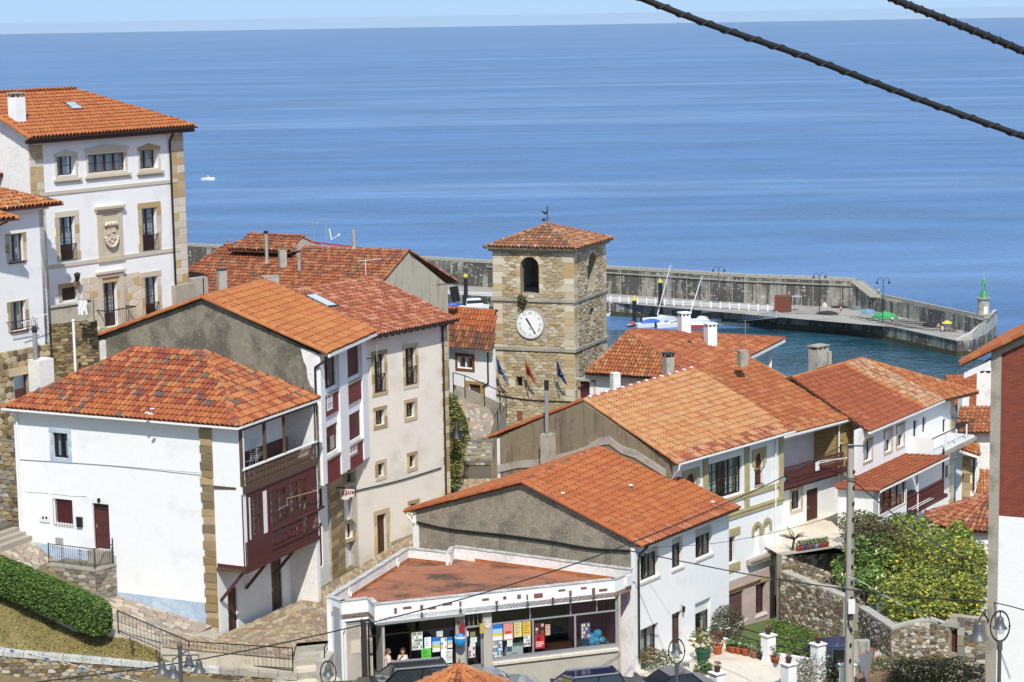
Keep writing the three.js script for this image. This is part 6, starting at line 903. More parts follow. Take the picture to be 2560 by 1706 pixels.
// two roof corners reaching in at the left edge
for(const[p1,p0,d,nm,lb]of[[zA(290,722),zA(0,750),112,'rear_roof_house','house with reddish brown roof corner in front of the manor'],[zA(142,1085),zA(0,1090),103,'near_roof_house','orange tiled roof corner with a brown gutter at the stone based house']]){
const e1=at(p1,d),e0=onY(p0,e1.y).addScaledVector(uB,-3),u=e1.clone().sub(e0).setY(0).normalize(),b=V(u.z,0,-u.x),g=thing(nm,lb,'house',e1.clone().setY(46)),near=d<105,k=near?2.2:3.2;
const ap=e1.clone().addScaledVector(u,-k).addScaledVector(b,k).setY(e1.y+(near?0.95:1.55)),a0=ap.clone().addScaledVector(u,-4),E0=e0.clone().addScaledVector(u,-2),ex=e1.clone().addScaledVector(b,2*k),dk=roof(g,[{poly:[E0,e1,ap,a0],a:E0,b:e1,pal:near?'C':'D',w:0.26,l:0.38,kind:'barrel',mess:1.5},{poly:[e1,ex,ap],a:e1,b:ex,pal:near?'C':'D',w:0.26,l:0.38,kind:'barrel',mess:1.5}],{deck:M.soffit,lim:200});ridge(dk,e1,ap,near?'C':'D');
const F=new Face(e0.clone().addScaledVector(b,0.5),e1.clone().addScaledVector(b,0.5).addScaledVector(u,-0.55));part(g,'wall',F.wall(rectOut(0,near?e1.y - 7:50,F.len -(near?1.4:0),e1.y)),M.white);gutter(g,[E0.clone().add(V(0,-0.05,0)),e1.clone().add(V(0,-0.05,0))],M.winbrown,0.06);
if(near)downpipe(g,[e1.clone().add(V(0,-0.1,0)).addScaledVector(u,-0.6),F.p(F.len - 1.6,e1.y - 0.7,0.1),F.p(F.len - 1.6,e1.y - 3,0.1)],M.rust,0.05);else{const s=F.q(zA(150,780))[0];part(g,'corner_post',F.box(F.len - 0.12,F.len,50,e1.y - 0.1,0.002,0.05),M.oldwood);}
}
// ---------- stone yard wall between the two ----------
{
const p0=at(zB(376,900),107.6),p1=at(zB(778,900),108.6),F=new Face(p0,p1),g=thing('yard_wall','rubble yard wall with a rendered grey top below the manor','wall',F.p(F.len / 2,46)),yT=F.q(zB(560,370))[1],yM=F.q(zB(560,520))[1];
part(g,'render',F.wall([[0,yM - 0.1],[F.len*0.8,yM+0.1],[F.len*0.8,F.q(zB(640,360))[1]],[0,F.q(zB(376,400))[1]]],[],0.3),M.conc);part(g,'backing',F.box(0,F.len,45,yM,-0.3,-0.002),M.mortarD);stoneFace(g,F,0,46,F.len,yM,0.42,0.16,ST.brown,{lim:240,dep:0.05,gap:0.02,jit:0.4});
part(g,'coping',bar(F.p(0,F.q(zB(376,408))[1],-0.1),F.p(F.len*0.8,F.q(zB(630,365))[1],-0.1),0.4,0.08),M.chim);
const b=at(zB(590,920),106),t=at(zB(572,510),106);single('drain_pole','thin white pole standing against the rubble yard wall','pole',[rod(b.clone().setY(b.y - 1),t,0.07,8),new THREE.SphereGeometry(0.09,8,6).translate(t.x,t.y,t.z)],M.whitepaint);
{const c=at(zB(645,350),107),f=[],N=8;const P=(i,j)=>V(c.x - 0.24+i*0.058+0.02*Math.sin(j),c.y - j*0.09 - 0.03*Math.sin(i*2+j),c.z+0.04*Math.sin(i*1.7+j));for(let i=0;i<N;i++)for(let j=0;j<8;j++)if(!(j>5&&i>3&&i<6))f.push([P(i,j),P(i,j+1),P(i+1,j+1),P(i+1,j)]);single('hanging_sheet','crumpled white cloth hanging on the yard wall post','cloth',polys(f),M.curtain);single('wall_post','short dark post carrying the white cloth on the yard wall','post',[bar(V(c.x - 0.35,c.y+0.03,c.z - 0.06),V(c.x+0.4,c.y+0.05,c.z - 0.06),0.06),bar(V(c.x+0.33,c.y - 1.1,c.z - 0.3),V(c.x+0.33,c.y+0.02,c.z - 0.3),0.3)],M.conc);}
{const p=at(zB(310,900),105),h=at(zB(275,815),105);const s=thing('rendered_flue','rendered chimney stump with a grey metal flue beside the stone ground floor','chimney',V(p.x,46,p.z));part(s,'stump',boxG(0.95,h.y - 45,0.8).rotateY(0.95).translate(p.x,(h.y+45)/ 2,p.z - 0.3),M.oldwhite);const c=at(zB(275,815),105);part(s,'flue_pipe',rod(c.clone().setY(c.y - 0.2),at(zB(270,600),105),0.12,10),M.steel);const k=at(zB(269,590),105);part(s,'flue_cowl',[new THREE.CylinderGeometry(0.15,0.12,0.14,10).translate(k.x,k.y,k.z),new THREE.CylinderGeometry(0.17,0.17,0.04,10).translate(k.x,k.y+0.14,k.z),new THREE.CylinderGeometry(0.06,0.15,0.1,10).translate(k.x,k.y+0.22,k.z)],M.iron);}
}
// ---------- old houses behind: tangled roofs ----------
const uL0=A_.uL.clone(),uR0=T_.uR.clone();
{
const ap=at(zD(1712,318),124),F=new Face(ap,ap.clone().add(uR0)),e1s=F.q(zD(2072,545)),W=e1s[0],ye=e1s[1],e1=F.p(W,ye),e0=F.p(-W - 1.6,ye - 0.7);
const g=thing('old_roof_house','old house with a sagging mossy tile roof and streaked beige gable','house',V(ap.x,44,ap.z));
const G=new Face(F.p(-W - 1,0),F.p(W - 0.35,0));const xr=G.q(zD(2000,700))[0];
part(g,'gable_wall',G.wall([[0,44],[xr,44],[xr,ye - 0.1+0.1],[W+1,ap.y - 0.12],[0,ye - 0.4]],[],0.3),M.gableN);
const far=uL0.clone().multiplyScalar(15),apL=ap.clone().addScaledVector(uL0,12.5),e0L=e0.clone().add(far),e1L=e1.clone().add(far);
const hipE=at(zD(70,520),128);
const dk=roof(g,[{bil:1,poly:[e0L,e0,ap,apL],a:e0L,b:e0,pal:'O',w:0.26,l:0.36,kind:'barrel',mess:2.4},{bil:1,poly:[e1,e1L,apL,ap],a:e1,b:e1L,pal:'O',w:0.26,l:0.36,mess:2},{poly:[e1L,e0L,apL],a:e1L,b:e0L,pal:'O',w:0.26,l:0.36,kind:'barrel',mess:2.4}],{deck:M.deck});
ridge(dk,ap,apL,'O');ridge(dk,ap,e1,'D');ridge(dk,apL,e0L,'T');
{const c=ap.clone().addScaledVector(uL0,9.2).add(V(0,0.05,0)),n=uR0,P=(a,b,y)=>c.clone().addScaledVector(uL0,a).addScaledVector(n,b).setY(ap.y+y);const q={a:P(-2.2,-1.8,-0.1),b:P(2.2,-1.8,-0.1),t0:P(-2,0,0.55),t1:P(1.8,0,0.55),c:P(2.2,1.8,-0.1),d:P(-2.2,1.8,-0.1)};
const d2=roof(g,[{poly:[q.b,q.a,q.t0,q.t1],a:q.b,b:q.a,pal:'O',w:0.26,l:0.36,kind:'barrel',mess:2.4},{poly:[q.d,q.c,q.t1,q.t0],a:q.d,b:q.c,pal:'O',w:0.26,l:0.36}],{deck:M.deck,lim:0});ridge(d2,q.t0,q.t1,'O');for(const k of[prism([q.a,q.d,q.t0],uL0.clone().multiplyScalar(0.2)),prism([q.c,q.b,q.t1],uL0.clone().multiplyScalar(-0.2))])part(g,'raised_gable',k,M.mortar);}
const on=(px,d)=>at(px,d),pl=V().crossVectors(e0.clone().sub(e0L),ap.clone().sub(e0L)).normalize(),S=px=>{const r=ray(...px),t=e0.clone().sub(EYE).dot(pl)/ r.dot(pl);return EYE.clone().addScaledVector(r,t);};
pipeStack(g,S(zD(668,420)),0.1,1.9,M.chim,{foot:1,cap:0.15});chimney(g,S(zD(785,445)),0.42,0.36,1.0,M.chim,{open:false,rot:0.4});pipeStack(g,S(zD(905,475)),0.1,0.9,M.chim,{cap:0.25,capm:M.conc});pipeStack(g,S(zD(1308,315)),0.1,1.25,M.chim,{foot:1});chimney(g,S(zD(695,590)),0.9,0.5,0.65,M.chim,{open:false,rot:0.4});
{const p=S(zD(1070,240));part(g,'red_flashing',bar(S(zD(985,256)).add(V(0,0.05,0)),S(zD(1365,300)).add(V(0,0.05,0)),0.12,0.08),hex('#a33a2c',0.7));}
{const c=S(zD(2040,590));}
{const b=at(zD(2030,565),124),l=thing('gable_lamp','black floodlight on the corner of the beige gable','lamp',b);part(l,'arm',rod(V(b.x - 0.9,b.y,b.z),V(b.x+0.5,b.y+0.1,b.z),0.03),M.iron);part(l,'head',boxG(0.5,0.9,0.3).rotateZ(0.15).translate(b.x+0.15,b.y - 0.55,b.z),M.black);}
antenna('roof_antenna','slim television antenna on the left of the sagging roof ridge',S(zD(1012,215)),0.95,0.8,V(-0.9,0.2,0.3).normalize(),M.alu);antenna('roof_antenna','tall television antenna mast behind the sagging roof ridge',S(zD(1105,240)),1.35,0.6,V(-0.95,0.1,0.2).normalize(),M.greypaint);antenna('roof_antenna','white television antenna at the beige gable with a yellow clamp',S(zD(1395,515)),1.1,0.9,V(0.95,0.05,-0.2).normalize(),M.whitepaint);
{const p=S(zD(1130,240)),d=thing('satellite_dish','small dish bracket beside the antennas on the roof ridge','dish',p);part(d,'panel',bar(p.clone().add(V(0.1,0.05,0)),p.clone().add(V(0,0.7,0)),0.06,0.06),M.whitepaint);part(d,'arm',rod(p.clone().add(V(0.1,0.05,0)),p.clone().add(V(0.5,0.3,0)),0.02),M.whitepaint);part(d,'receiver',boxG(0.14,0.1,0.1).translate(p.x+0.55,p.y+0.34,p.z),M.plastic);}
// low rendered walls at the left foot
{const a=at(zB(1415,400),117.5),b=at(zB(1415,222),117.5);single('rendered_block','grey rendered block beside the manor corner','wall',boxG(1.45,b.y - 45,0.9).rotateY(0.9).translate(a.x,(b.y+45)/ 2,a.z),M.conc);const c=at(zB(1540,170),119);single('rendered_wall','pale rendered wall under the mossy roof eave','wall',boxG(1.2,c.y - 44,0.5).rotateY(0.9).translate(c.x,(c.y+44)/ 2,c.z),M.chim);}
}
// ---------- little white house left of the tower ----------
{
const e1=at(zT(330,1072),129.3),e0=onY(zT(60,1048),e1.y),u=e1.clone().sub(e0).setY(0).normalize(),b=V(u.z,0,-u.x),F=new Face(e0.clone().addScaledVector(b,0.4).addScaledVector(u,-0.8),e1.clone().addScaledVector(b,0.4)),g=thing('cottage','small white cottage with brown framed window left of the clock tower','house',F.p(F.len / 2,47));
const w=F.rect(zT(118,1110),zT(220,1200)),o=F.rect(zT(195,1298),zT(275,1340));o[1]=46;part(g,'wall',F.wall(rectOut(0,46,F.len,e1.y),[w,o],0.3),M.white);win(g,F,w,{cols:2,rows:1,fm:M.whitepaint,cur:2,cm:hex('#b0505a',0.9),rec:0.1,sur:0.16,surT:0.2,surm:hex('#7a4a2c',0.8),innerSur:false});part(g,'cellar_door',F.box(o[0],o[2],o[1],o[3],-0.2,-0.12),M.oldwood);part(g,'cellar_surround',[F.box(o[0]- 0.25,o[2]+0.3,o[3],o[3]+0.2,0.001,0.04),F.box(o[0]- 0.25,o[0],46,o[3],0.001,0.04),F.box(o[2],o[2]+0.3,46,o[3],0.001,0.04)],hex('#a8844e',0.9));
const E0=e0.clone().addScaledVector(u,-2.5),E1=e1.clone().addScaledVector(u,0.3),top=onY(zT(60,785),e1.y+2.2),t1=onY(zT(330,840),e1.y+2.2),dir=u,r0=top.clone().addScaledVector(u,-2.2),r1=r0.clone().addScaledVector(u,E1.distanceTo(E0));const dk=roof(g,[{poly:[E0,E1,r1,r0],a:E0,b:E1,pal:'O',w:0.25,l:0.38,kind:'barrel',mess:2,alt:(s,t,s1,t1)=>t<t1*0.5?'K':(t>t1*0.6?'E':0)}],{deck:M.soffit});ridge(dk,r0,r1,'O');gutter(g,[E0.clone().add(V(0,-0.06,0)),E1.clone().add(V(0,-0.06,0))],M.alu,0.06);
const sw=new Face(F.p(0,0).addScaledVector(b,5),F.p(0,0));part(g,'wall',sw.wall(rectOut(0,45,5,e1.y),[],0.2),M.white);downpipe(g,[F.p(F.len - 0.3,e1.y - 0.1,0.1),F.p(F.len - 0.3,F.q(zT(310,1290))[1],0.1),F.p(F.len - 0.7,F.q(zT(280,1310))[1],0.1)],M.iron,0.05);
}
// ---------- hipped house right of the tower ----------
{
const Y=48.9,far=onY(y1(2165,1020),Y),mid=onY(y1(1742,1232),Y),ur=far.clone().sub(mid).normalize(),f1=onY(y1(640,1455),Y),f0=onY(y1(0,1412),Y),uf=f1.clone().sub(f0).normalize();
// meet of front eave and right eave
const A=mid,t=((f0.x - A.x)*uf.z -(f0.z - A.z)*uf.x)/(ur.x*uf.z - ur.z*uf.x),E2=A.clone().addScaledVector(ur,t),E1=f0.clone().addScaledVector(uf,-0.4),ap=onY(y1(390,958),Y+2.1),R0=ap.clone().addScaledVector(ur,1.2);
const g=thing('hipped_house','house with a wide hipped red roof between the tower and the harbour','house',V(E2.x,44,E2.z));
const dk=roof(g,[{poly:[E1,E2,ap],a:E1,b:E2,pal:'G',w:0.22,l:0.3,kind:'barrel',mess:1.6},{bil:0,poly:[E2,far,R0,ap],a:E2,b:far,pal:'H',w:0.26,l:0.48,mess:0.6,alt:()=>rnd()<0.5?'G':0},{poly:[far,far.clone().addScaledVector(uf,-8),R0],a:far,b:far.clone().addScaledVector(uf,-8),pal:'H'}],{deck:M.soffit});
ridge(dk,E2,ap,'K');ridge(dk,far,R0,'H');ridge(dk,E1,ap,'D');
const bf=V(uf.z,0,-uf.x),br=V(ur.z,0,-ur.x),F=new Face(E1.clone().addScaledVector(bf,0.5),E2.clone().addScaledVector(bf,0.5).addScaledVector(uf,-0.5)),dr=F.rect(zT(945,1280),zT(1040,1395));dr[1]=44.2;
part(g,'wall',F.wall(rectOut(0,43,F.len,Y),[dr],0.3),M.white);door(g,F,dr,M.redwood,{rec:0.1,sur:0.15});const F2=new Face(E2.clone().addScaledVector(br,0.9),far.clone().addScaledVector(br,0.9).addScaledVector(ur,-0.6));part(g,'wall',F2.wall(rectOut(0,40,F2.len - 2.6,Y),[],0.3),M.white);
const pp=at(y1(1990,1250),137.5);part(g,'porch_post',[boxG(0.3,Y - 38,0.3).translate(pp.x,(Y+38)/ 2,pp.z)],M.whitepaint);part(g,'fascia',bar(E2.clone().add(V(0,-0.14,0)),far.clone().add(V(0,-0.14,0)),0.12,0.18),M.whitepaint);gutter(g,[E1.clone().add(V(0,-0.06,0)),E2.clone().add(V(0,-0.06,0))],M.iron,0.06);
const n=V().crossVectors(far.clone().sub(E2),R0.clone().sub(E2)).normalize(),on=px=>{const r=ray(...px),k=E2.clone().sub(EYE).dot(n)/ r.dot(n);return EYE.clone().addScaledVector(r,k);};
chimney(g,on(y1(1330,1095)),0.62,0.62,1.15,M.white,{rot:0.35,vm:M.white,cm:M.white});chimney(g,on(y1(1025,950)).addScaledVector(ur,0.2),0.62,0.62,1.0,M.white,{rot:0.35,vm:M.white,cm:M.white});
{const p=on(y1(1722,1000));part(g,'thin_mast',rod(p,p.clone().setY(p.y+1.1),0.02),M.alu);}{const p=on(y1(1095,1085));part(g,'roof_vent',new THREE.SphereGeometry(0.14,8,6).translate(p.x,p.y+0.12,p.z),M.iron);}
{const p=at(y1(860,1400),121.5);chimney(g,p,0.5,0.5,0.9,M.chim,{rot:0.4,vm:M.iron,cm:M.iron});const q=at(y1(262,1510),122);chimney(g,q,0.45,0.45,0.5,M.oldwhite,{rot:0.4,open:false});const k=at(y1(1695,1210),121.5);chimney(g,k,0.5,0.4,0.25,M.conc,{open:false,rot:0.4});}
{const c=F.q(zT(960,1260));const p=F.p(c[0],c[1],0.5),a=thing('eave_antenna','grey antenna rods hanging under the eave beside the tower','antenna',p),G=[];for(let i=0;i<6;i++)G.push(rod(p.clone().add(V(-0.3+0.1*i,0.1,0)),p.clone().add(V(0.7+0.05*i,-0.1+0.09*i,0.2)),0.018,4));part(a,'rods',G,M.alu);part(a,'bracket',rod(F.p(c[0]- 0.4,c[1]- 0.5,0),p,0.025),M.alu);}
}
// ---------- loggia house beside the ochre one ----------
const S_=(x,y)=>[x,y];
const eG0=at(S_(1953,1092),115.9),eG1=onY(S_(2149,1041),eG0.y),uG=eG1.clone().sub(eG0).setY(0).normalize(),bG=V(uG.z,0,-uG.x),FGh=new Face(eG0.clone().addScaledVector(bG,0.4),eG1.clone().addScaledVector(bG,0.4));
{
const g=thing('loggia_house','white house with a recessed wooden balcony and yellow brick wall','house',V(FGh.A.x,42,FGh.A.z)),ye=eG0.y,yb=41.2,L=FGh.len,q=(x,y)=>FGh.q(zG(x,y));
const yB=q(358,1000)[1],yF=q(60,1085)[1],sB=q(470,900)[0],w1=FGh.rect(zG(122,1160),zG(198,1290)),dr=FGh.rect(zG(242,1150),zG(332,1405)),gw=FGh.rect(zG(491,1175),zG(530,1295)),uw=FGh.rect(zG(497,765),zG(528,845));
const yBr=q(480,1035)[1];
part(g,'wall',FGh.wall(rectOut(-0.3,yb,L,yBr),[w1,dr,gw],0.25),M.white);part(g,'brick_wall',FGh.wall(rectOut(sB,yBr,L,ye),[uw],0.25),M.ybrick);
const rt=new Face(FGh.p(sB,0,-1.5),FGh.p(sB,0,0));part(g,'brick_wall',rt.wall(rectOut(0,yBr,1.5,ye),[],0.2,0.002),M.ybrick);part(g,'wall',FGh.off(-1.5).wall(rectOut(-0.3,yF - 0.2,sB+0.2,ye),[[0.9,yF,2.0,yF+2.2]],0.2),M.white);part(g,'balcony_door',FGh.box(0.9,2.0,yF,yF+2.2,-1.62,-1.56),M.windark);
const bl=part(g,'balcony',[FGh.box(-0.3,sB - 0.01,yF - 0.22,yF,-1.49,0.55),FGh.box(-0.3,sB+0.6,yF - 0.2,yF - 0.02,0.1,0.58)],M.redwood),yr=yF+0.98;part(bl,'handrail',[FGh.box(-0.3,sB,yr - 0.08,yr,0.46,0.58),FGh.box(-0.3,sB,yF+0.05,yF+0.12,0.48,0.55)],M.redwood);balusters(bl,FGh.p(-0.2,yF+0.1,0.52),FGh.p(sB - 0.05,yF+0.1,0.52),0.82,0.12,balGeo,M.redwood);
win(g,FGh,w1,{cols:1,rows:1,rec:0.2,sur:0.16,cur:0,fm:M.windark});door(g,FGh,dr,M.doorbrown,{rec:0.08,cols:1,rows:5});win(g,FGh,gw,{cols:1,rows:1,rec:0.04,shut:0.97,sm:M.greenpaint,fm:M.greenpaint,cur:0,sur:0.08,surm:M.white});win(g,FGh,uw,{cols:1,rows:1,rec:0.1,cur:0,fm:M.windark,shut:0.3,sm:M.whitepaint,sill:1,silm:M.white});
const s0=q(600,700)[0],s1=L+0.1,pl=part(g,'stone_pillar',FGh.box(s0,s1,yb,ye+0.05,0.001,0.3),M.mortar);blocks(pl,FGh,s0,yb,s1,ye+0.05,0.32,ST.brown.concat(ST.tan),{o:0.3,dep:0.03,split:1,lim:60});part(pl,'pillar_cap',FGh.box(s0 - 0.08,s1+0.08,ye+0.05,ye+0.2,-0.02,0.4),M.conc);
const rL=onY(S_(1748,922),ye+2.9),rR=onY(S_(1866,893),ye+2.9),eA=eG0.clone().addScaledVector(uG,-1.5),dk=roof(g,[{bil:1,poly:[eA,eG1,rR,rL],a:eA,b:eG1,pal:'G',w:0.27,l:0.42},{bil:1,poly:[eG1.clone().addScaledVector(bG,12),eA.clone().addScaledVector(bG,12),rL,rR],a:eG1,b:eA,pal:'G',w:0.27,l:0.42}],{deck:M.soffit});
ridge(dk,rL,rR,'D');ridge(dk,eG1,rR,'G');gutter(g,[eA.clone().add(V(0,-0.06,0)),eG1.clone().add(V(0,-0.06,0))],M.whitepaint,0.07);part(g,'fascia',FGh.box(-0.3,L,ye - 0.24,ye - 0.12,0.05,0.3),M.whitepaint);
{const s=q(485,900)[0];downpipe(g,[FGh.p(s,ye - 0.1,0.3),FGh.p(s,ye - 0.4,0.08),FGh.p(s,yb,0.08)],M.whitepaint,0.045);}
for(let i=0;i<4;i++)part(g,'door_step',FGh.box(dr[0]- 0.35 - 0.12*i,dr[2]+0.2+0.1*i,dr[1]- 0.18*(i+1),dr[1]- 0.18*i - 0.003,0.002,0.35+0.3*i),M.yard);part(g,'stoop',FGh.box(dr[2]+0.3,gw[0],dr[1]- 1,dr[1]- 0.25,0.002,0.5),M.yard);
{const a=q(300,925),G=[0,0.12].map(k=>rod(FGh.p(a[0]- 0.6,a[1]+0.1+k,0.7),FGh.p(a[0]+1.6,a[1]+0.2,1.4+k),0.018));part(g,'clothes_rack',G,M.whitepaint);const t=FGh.rect(zG(312,930),zG(340,990),0.62);single('hanging_towel','small cream towel over the wooden balcony rail','cloth',FGh.box(t[0],t[2],t[1],t[3],0.6,0.63),M.curtain);const k=FGh.rect(zG(34,1010),zG(76,1110),0.6),f=[[FGh.p(k[0],k[1],0.6),FGh.p(k[0]+0.15,k[1]+0.05,0.62),FGh.p(k[2],k[1]+0.35,0.62),FGh.p(k[0]+0.05,k[3],0.6)]];single('turquoise_towel','turquoise towel at the end of the wooden balcony','cloth',polys(f),hex('#3fb6c8',0.9));}
}
// ---------- long white house with the lean-to ----------
const eH0=at(S_(2174,1080),119.5),eH1=onY(S_(2358,1001),eH0.y),uH=eH1.clone().sub(eH0).setY(0).normalize(),bH=V(uH.z,0,-uH.x),FH=new Face(eH0.clone().addScaledVector(bH,0.45).addScaledVector(uH,-0.55),eH1.clone().addScaledVector(bH,0.45).addScaledVector(uH,3.2));
{
const g=thing('lean_to_house','long white house with a tiled lean-to and dark red balcony rails','house',V(FH.A.x,37,FH.A.z)),ye=eH0.y,yb=35,L=FH.len,R=(a,b)=>FH.rect(a,b),q=(x,y)=>FH.q(zG(x,y));
const w=[R(zG(690,775),zG(752,905)),R(zG(853,690),zG(908,835)),R(zG(950,650),zG(1003,795)),R(zG(1078,605),zG(1106,755)),R(zG(1150,578),zG(1176,690)),R(zG(1308,595),zG(1335,690)),R(zG(1290,1285),zG(1322,1420)),R(zG(1330,955),zG(1352,1045))];
part(g,'wall',FH.wall(rectOut(0,yb,L,ye+0.1),w,0.25),M.white);
w.forEach((h,i)=>win(g,FH,h,{cols:1,rows:1,rec:i<3?0.22:0.12,sur:i<3?0.12:0,surm:ST.tan,fm:M.winbrown,cur:i<3?3:0,shut:i>0&&i<3?0.5:0,sm:M.whitepaint}));
const sb0=q(1040,800)[0],sb1=sb0+2.3,yb1=q(1040,855)[1],PJ=1.5,FB_=FH.off(PJ),bal=part(g,'balcony',[FH.box(sb0,L - 0.5,yb1 - 0.3,yb1,0.002,PJ),FH.box(sb0,sb0+0.12,yb1,yb1+1.0,0.002,PJ)],M.white);part(bal,'slab_edge',FH.box(sb0,L - 0.4,yb1 - 0.35,yb1 - 0.1,PJ,PJ+0.1),M.conc);part(bal,'handrail',[FH.box(sb0,L - 0.5,yb1+0.95,yb1+1.0,PJ - 0.05,PJ),FH.box(L - 0.55,L - 0.5,yb1+0.95,yb1+1,0,PJ)],M.iron);balusters(bal,FH.p(sb0+0.1,yb1,PJ - 0.03),FH.p(L - 0.52,yb1,PJ - 0.03),0.95,0.16,barGeo,M.iron,'rail_bar');balusters(bal,FH.p(L - 0.52,yb1,PJ - 0.03),FH.p(L - 0.52,yb1,0.1),0.95,0.2,barGeo,M.iron,'rail_bar');for(const k of[0.3,0.55,0.8])part(bal,'white_baluster',FH.box(sb0+(L - 0.5 - sb0)*k,sb0+(L - 0.5 - sb0)*k+0.1,yb1,yb1+0.9,PJ - 0.06,PJ+0.02),M.whitepaint);
// lean-to
const P=2.3,FLn=FH.off(P),sl0=FLn.q(zG(800,1200))[0],sl1=FLn.q(zG(1320,1150))[0],yl=FLn.q(zG(850,1130),0.3)[1],yt=q(700,1020)[1],sm=FLn.q(zG(1022,1150))[0];
const yFl=FLn.q(zG(1025,1345))[1],a=FH.p(sl0 - 0.4,yl,P+0.35),b=FH.p(sl1 - 0.3,yl,P+0.35),c=FH.p(sl1 - 0.3,yt,0.05),d=FH.p(sl0 - 0.4,yt,0.05);
const dl=roof(g,[{poly:[a,b,c,d],a,b,pal:'H',w:0.24,l:0.36,mess:1.4}],{deck:M.soffit,lim:160});ridge(dl,a,d,'H');
const lw=new Face(FH.p(sl0 - 0.15,0,0),FH.p(sl0 - 0.15,0,P));part(g,'lean_to_side',lw.wall([[0,yb],[P,yb],[P,yl],[0,yt - 0.1]],[],0.2),M.white);const gz=[sl0+0.05,FLn.q(zG(1000,1255))[1],sm - 0.1,yl - 0.25];part(g,'lean_to_wall',FLn.wall(rectOut(sl0 - 0.15,yFl - 0.55,sm,yl - 0.02),[gz],0.2),M.white);win(g,FLn,gz,{cols:4,rows:1,rec:0.08,fm:M.winbrown,cur:2,cm:M.blind,sur:0.06,surm:M.yard});
const bn=part(g,'lean_to_balcony',[FH.box(sl0 - 0.15,sl1+0.6,yFl - 0.2,yFl,0.002,P)],M.redwood);part(bn,'post',FLn.box(sm,sm+0.1,yFl,yl - 0.1,-0.1,0),M.whitepaint);part(bn,'post',FLn.box(sm+1.75,sm+1.87,yFl - 0.3,yl - 0.1,-0.1,0.01),M.whitepaint);part(bn,'post',FLn.box(sl1 - 0.12,sl1,yFl,yl+0.4,-0.1,0),M.redwood);part(bn,'handrail',FLn.box(sm+0.1,sl1,yFl+0.95,yFl+1.03,-0.1,0.02),M.redwood);balusters(bn,FLn.p(sm+0.15,yFl,-0.05),FLn.p(sl1 - 0.1,yFl,-0.05),0.95,0.12,balGeo,M.redwood);part(bn,'balcony_door',FH.box(sm+2.3,sm+3.4,yFl,yFl+2.2,0.01,0.06),M.redwood);for(const k of[0.4,1.6,2.8])part(bn,'brace',bar(FH.p(sm+k,yFl - 0.2,P - 0.2),FH.p(sm+k,yFl - 1.7,0.05),0.12),M.doorbrown);
part(g,'lean_to_base',FLn.wall([[sl0 - 0.15,yb],[sl0+1.4,yb],[sl0+1.4,yFl - 0.5],[sl0 - 0.15,yFl - 0.5]],[],0.2),M.white);gutter(g,[a.clone().add(V(0,-0.06,0)),b.clone().add(V(0,-0.06,0))],M.whitepaint,0.06);downpipe(g,[a.clone().add(V(0,-0.1,0)),FLn.p(sl0 - 0.1,yl - 0.35,0.1),FLn.p(sl0 - 0.1,yb+3,0.1)],M.whitepaint,0.05);{const p=FLn.rect(zG(1030,1240),zG(1250,1250));part(g,'clothes_rack',[0,0.2].map(k=>rod(FLn.p(sm+0.1,yFl+0.35,0.1+k),FLn.p(sm+2.4,yFl+0.6,0.5+k),0.02)),M.whitepaint);}
{const s=L - 0.35;blocks(g,FH,s - 0.3,yb,s+0.3,ye - 0.3,0.4,ST.quoin,{dep:0.02,tooth:0.16,side:-1,lim:60});}
const rL=onY(zH(1065,766),ye+2.5),rR=onY(zH(1452,660),ye+2.5),E1=eH1.clone().addScaledVector(uH,0.2),hip=onY(zH(2100,842),ye),dk=roof(g,[{bil:1,poly:[eH0,E1,rR,rL],a:eH0,b:E1,pal:'H',w:0.26,l:0.42,mess:0.8,alt:(s,t,s1)=>s>s1*0.76?(rnd()<0.9?'S':0):s>s1*0.7?'C':0},{poly:[E1,hip,rR],a:E1,b:hip,pal:'G',w:0.26,l:0.42},{bil:1,poly:[hip,eH0.clone().addScaledVector(bH,11),rL,rR],a:hip,b:eH0,pal:'H'}],{deck:M.soffit});
ridge(dk,rL,rR,'C');ridge(dk,E1,rR,'S');ridge(dk,hip,rR,'C');gutter(g,[eH0.clone().add(V(0,-0.07,0)),E1.clone().add(V(0,-0.07,0))],M.whitepaint,0.08);const lwl=new Face(eH0.clone().addScaledVector(bH,10),eH0.clone().addScaledVector(bH,4));part(g,'wall',lwl.wall(rectOut(0,yb,lwl.len,ye),[],0.2),M.white);
const ch=onY(zH(1240,720),ye+2.3);chimney(g,ch.add(V(-0.2,0,-0.6)),1.05,0.7,1.15,M.chim,{rot:0.75,cm:M.conc});pipeStack(g,rL.clone().lerp(rR,0.62).add(V(-0.3,0,-0.5)),0.13,0.8,M.chim);
{const hw=new Face(FH.p(L,0),new THREE.Vector3(hip.x,0,hip.z).addScaledVector(bH,1.5));part(g,'wall',hw.wall(rectOut(0,yb,hw.len,ye),[],0.2),M.white);part(g,'eave_board',bar(E1.clone().add(V(0,-0.1,0)),hip.clone().add(V(0,-0.1,0)),0.12,0.12),M.soffit);}
}
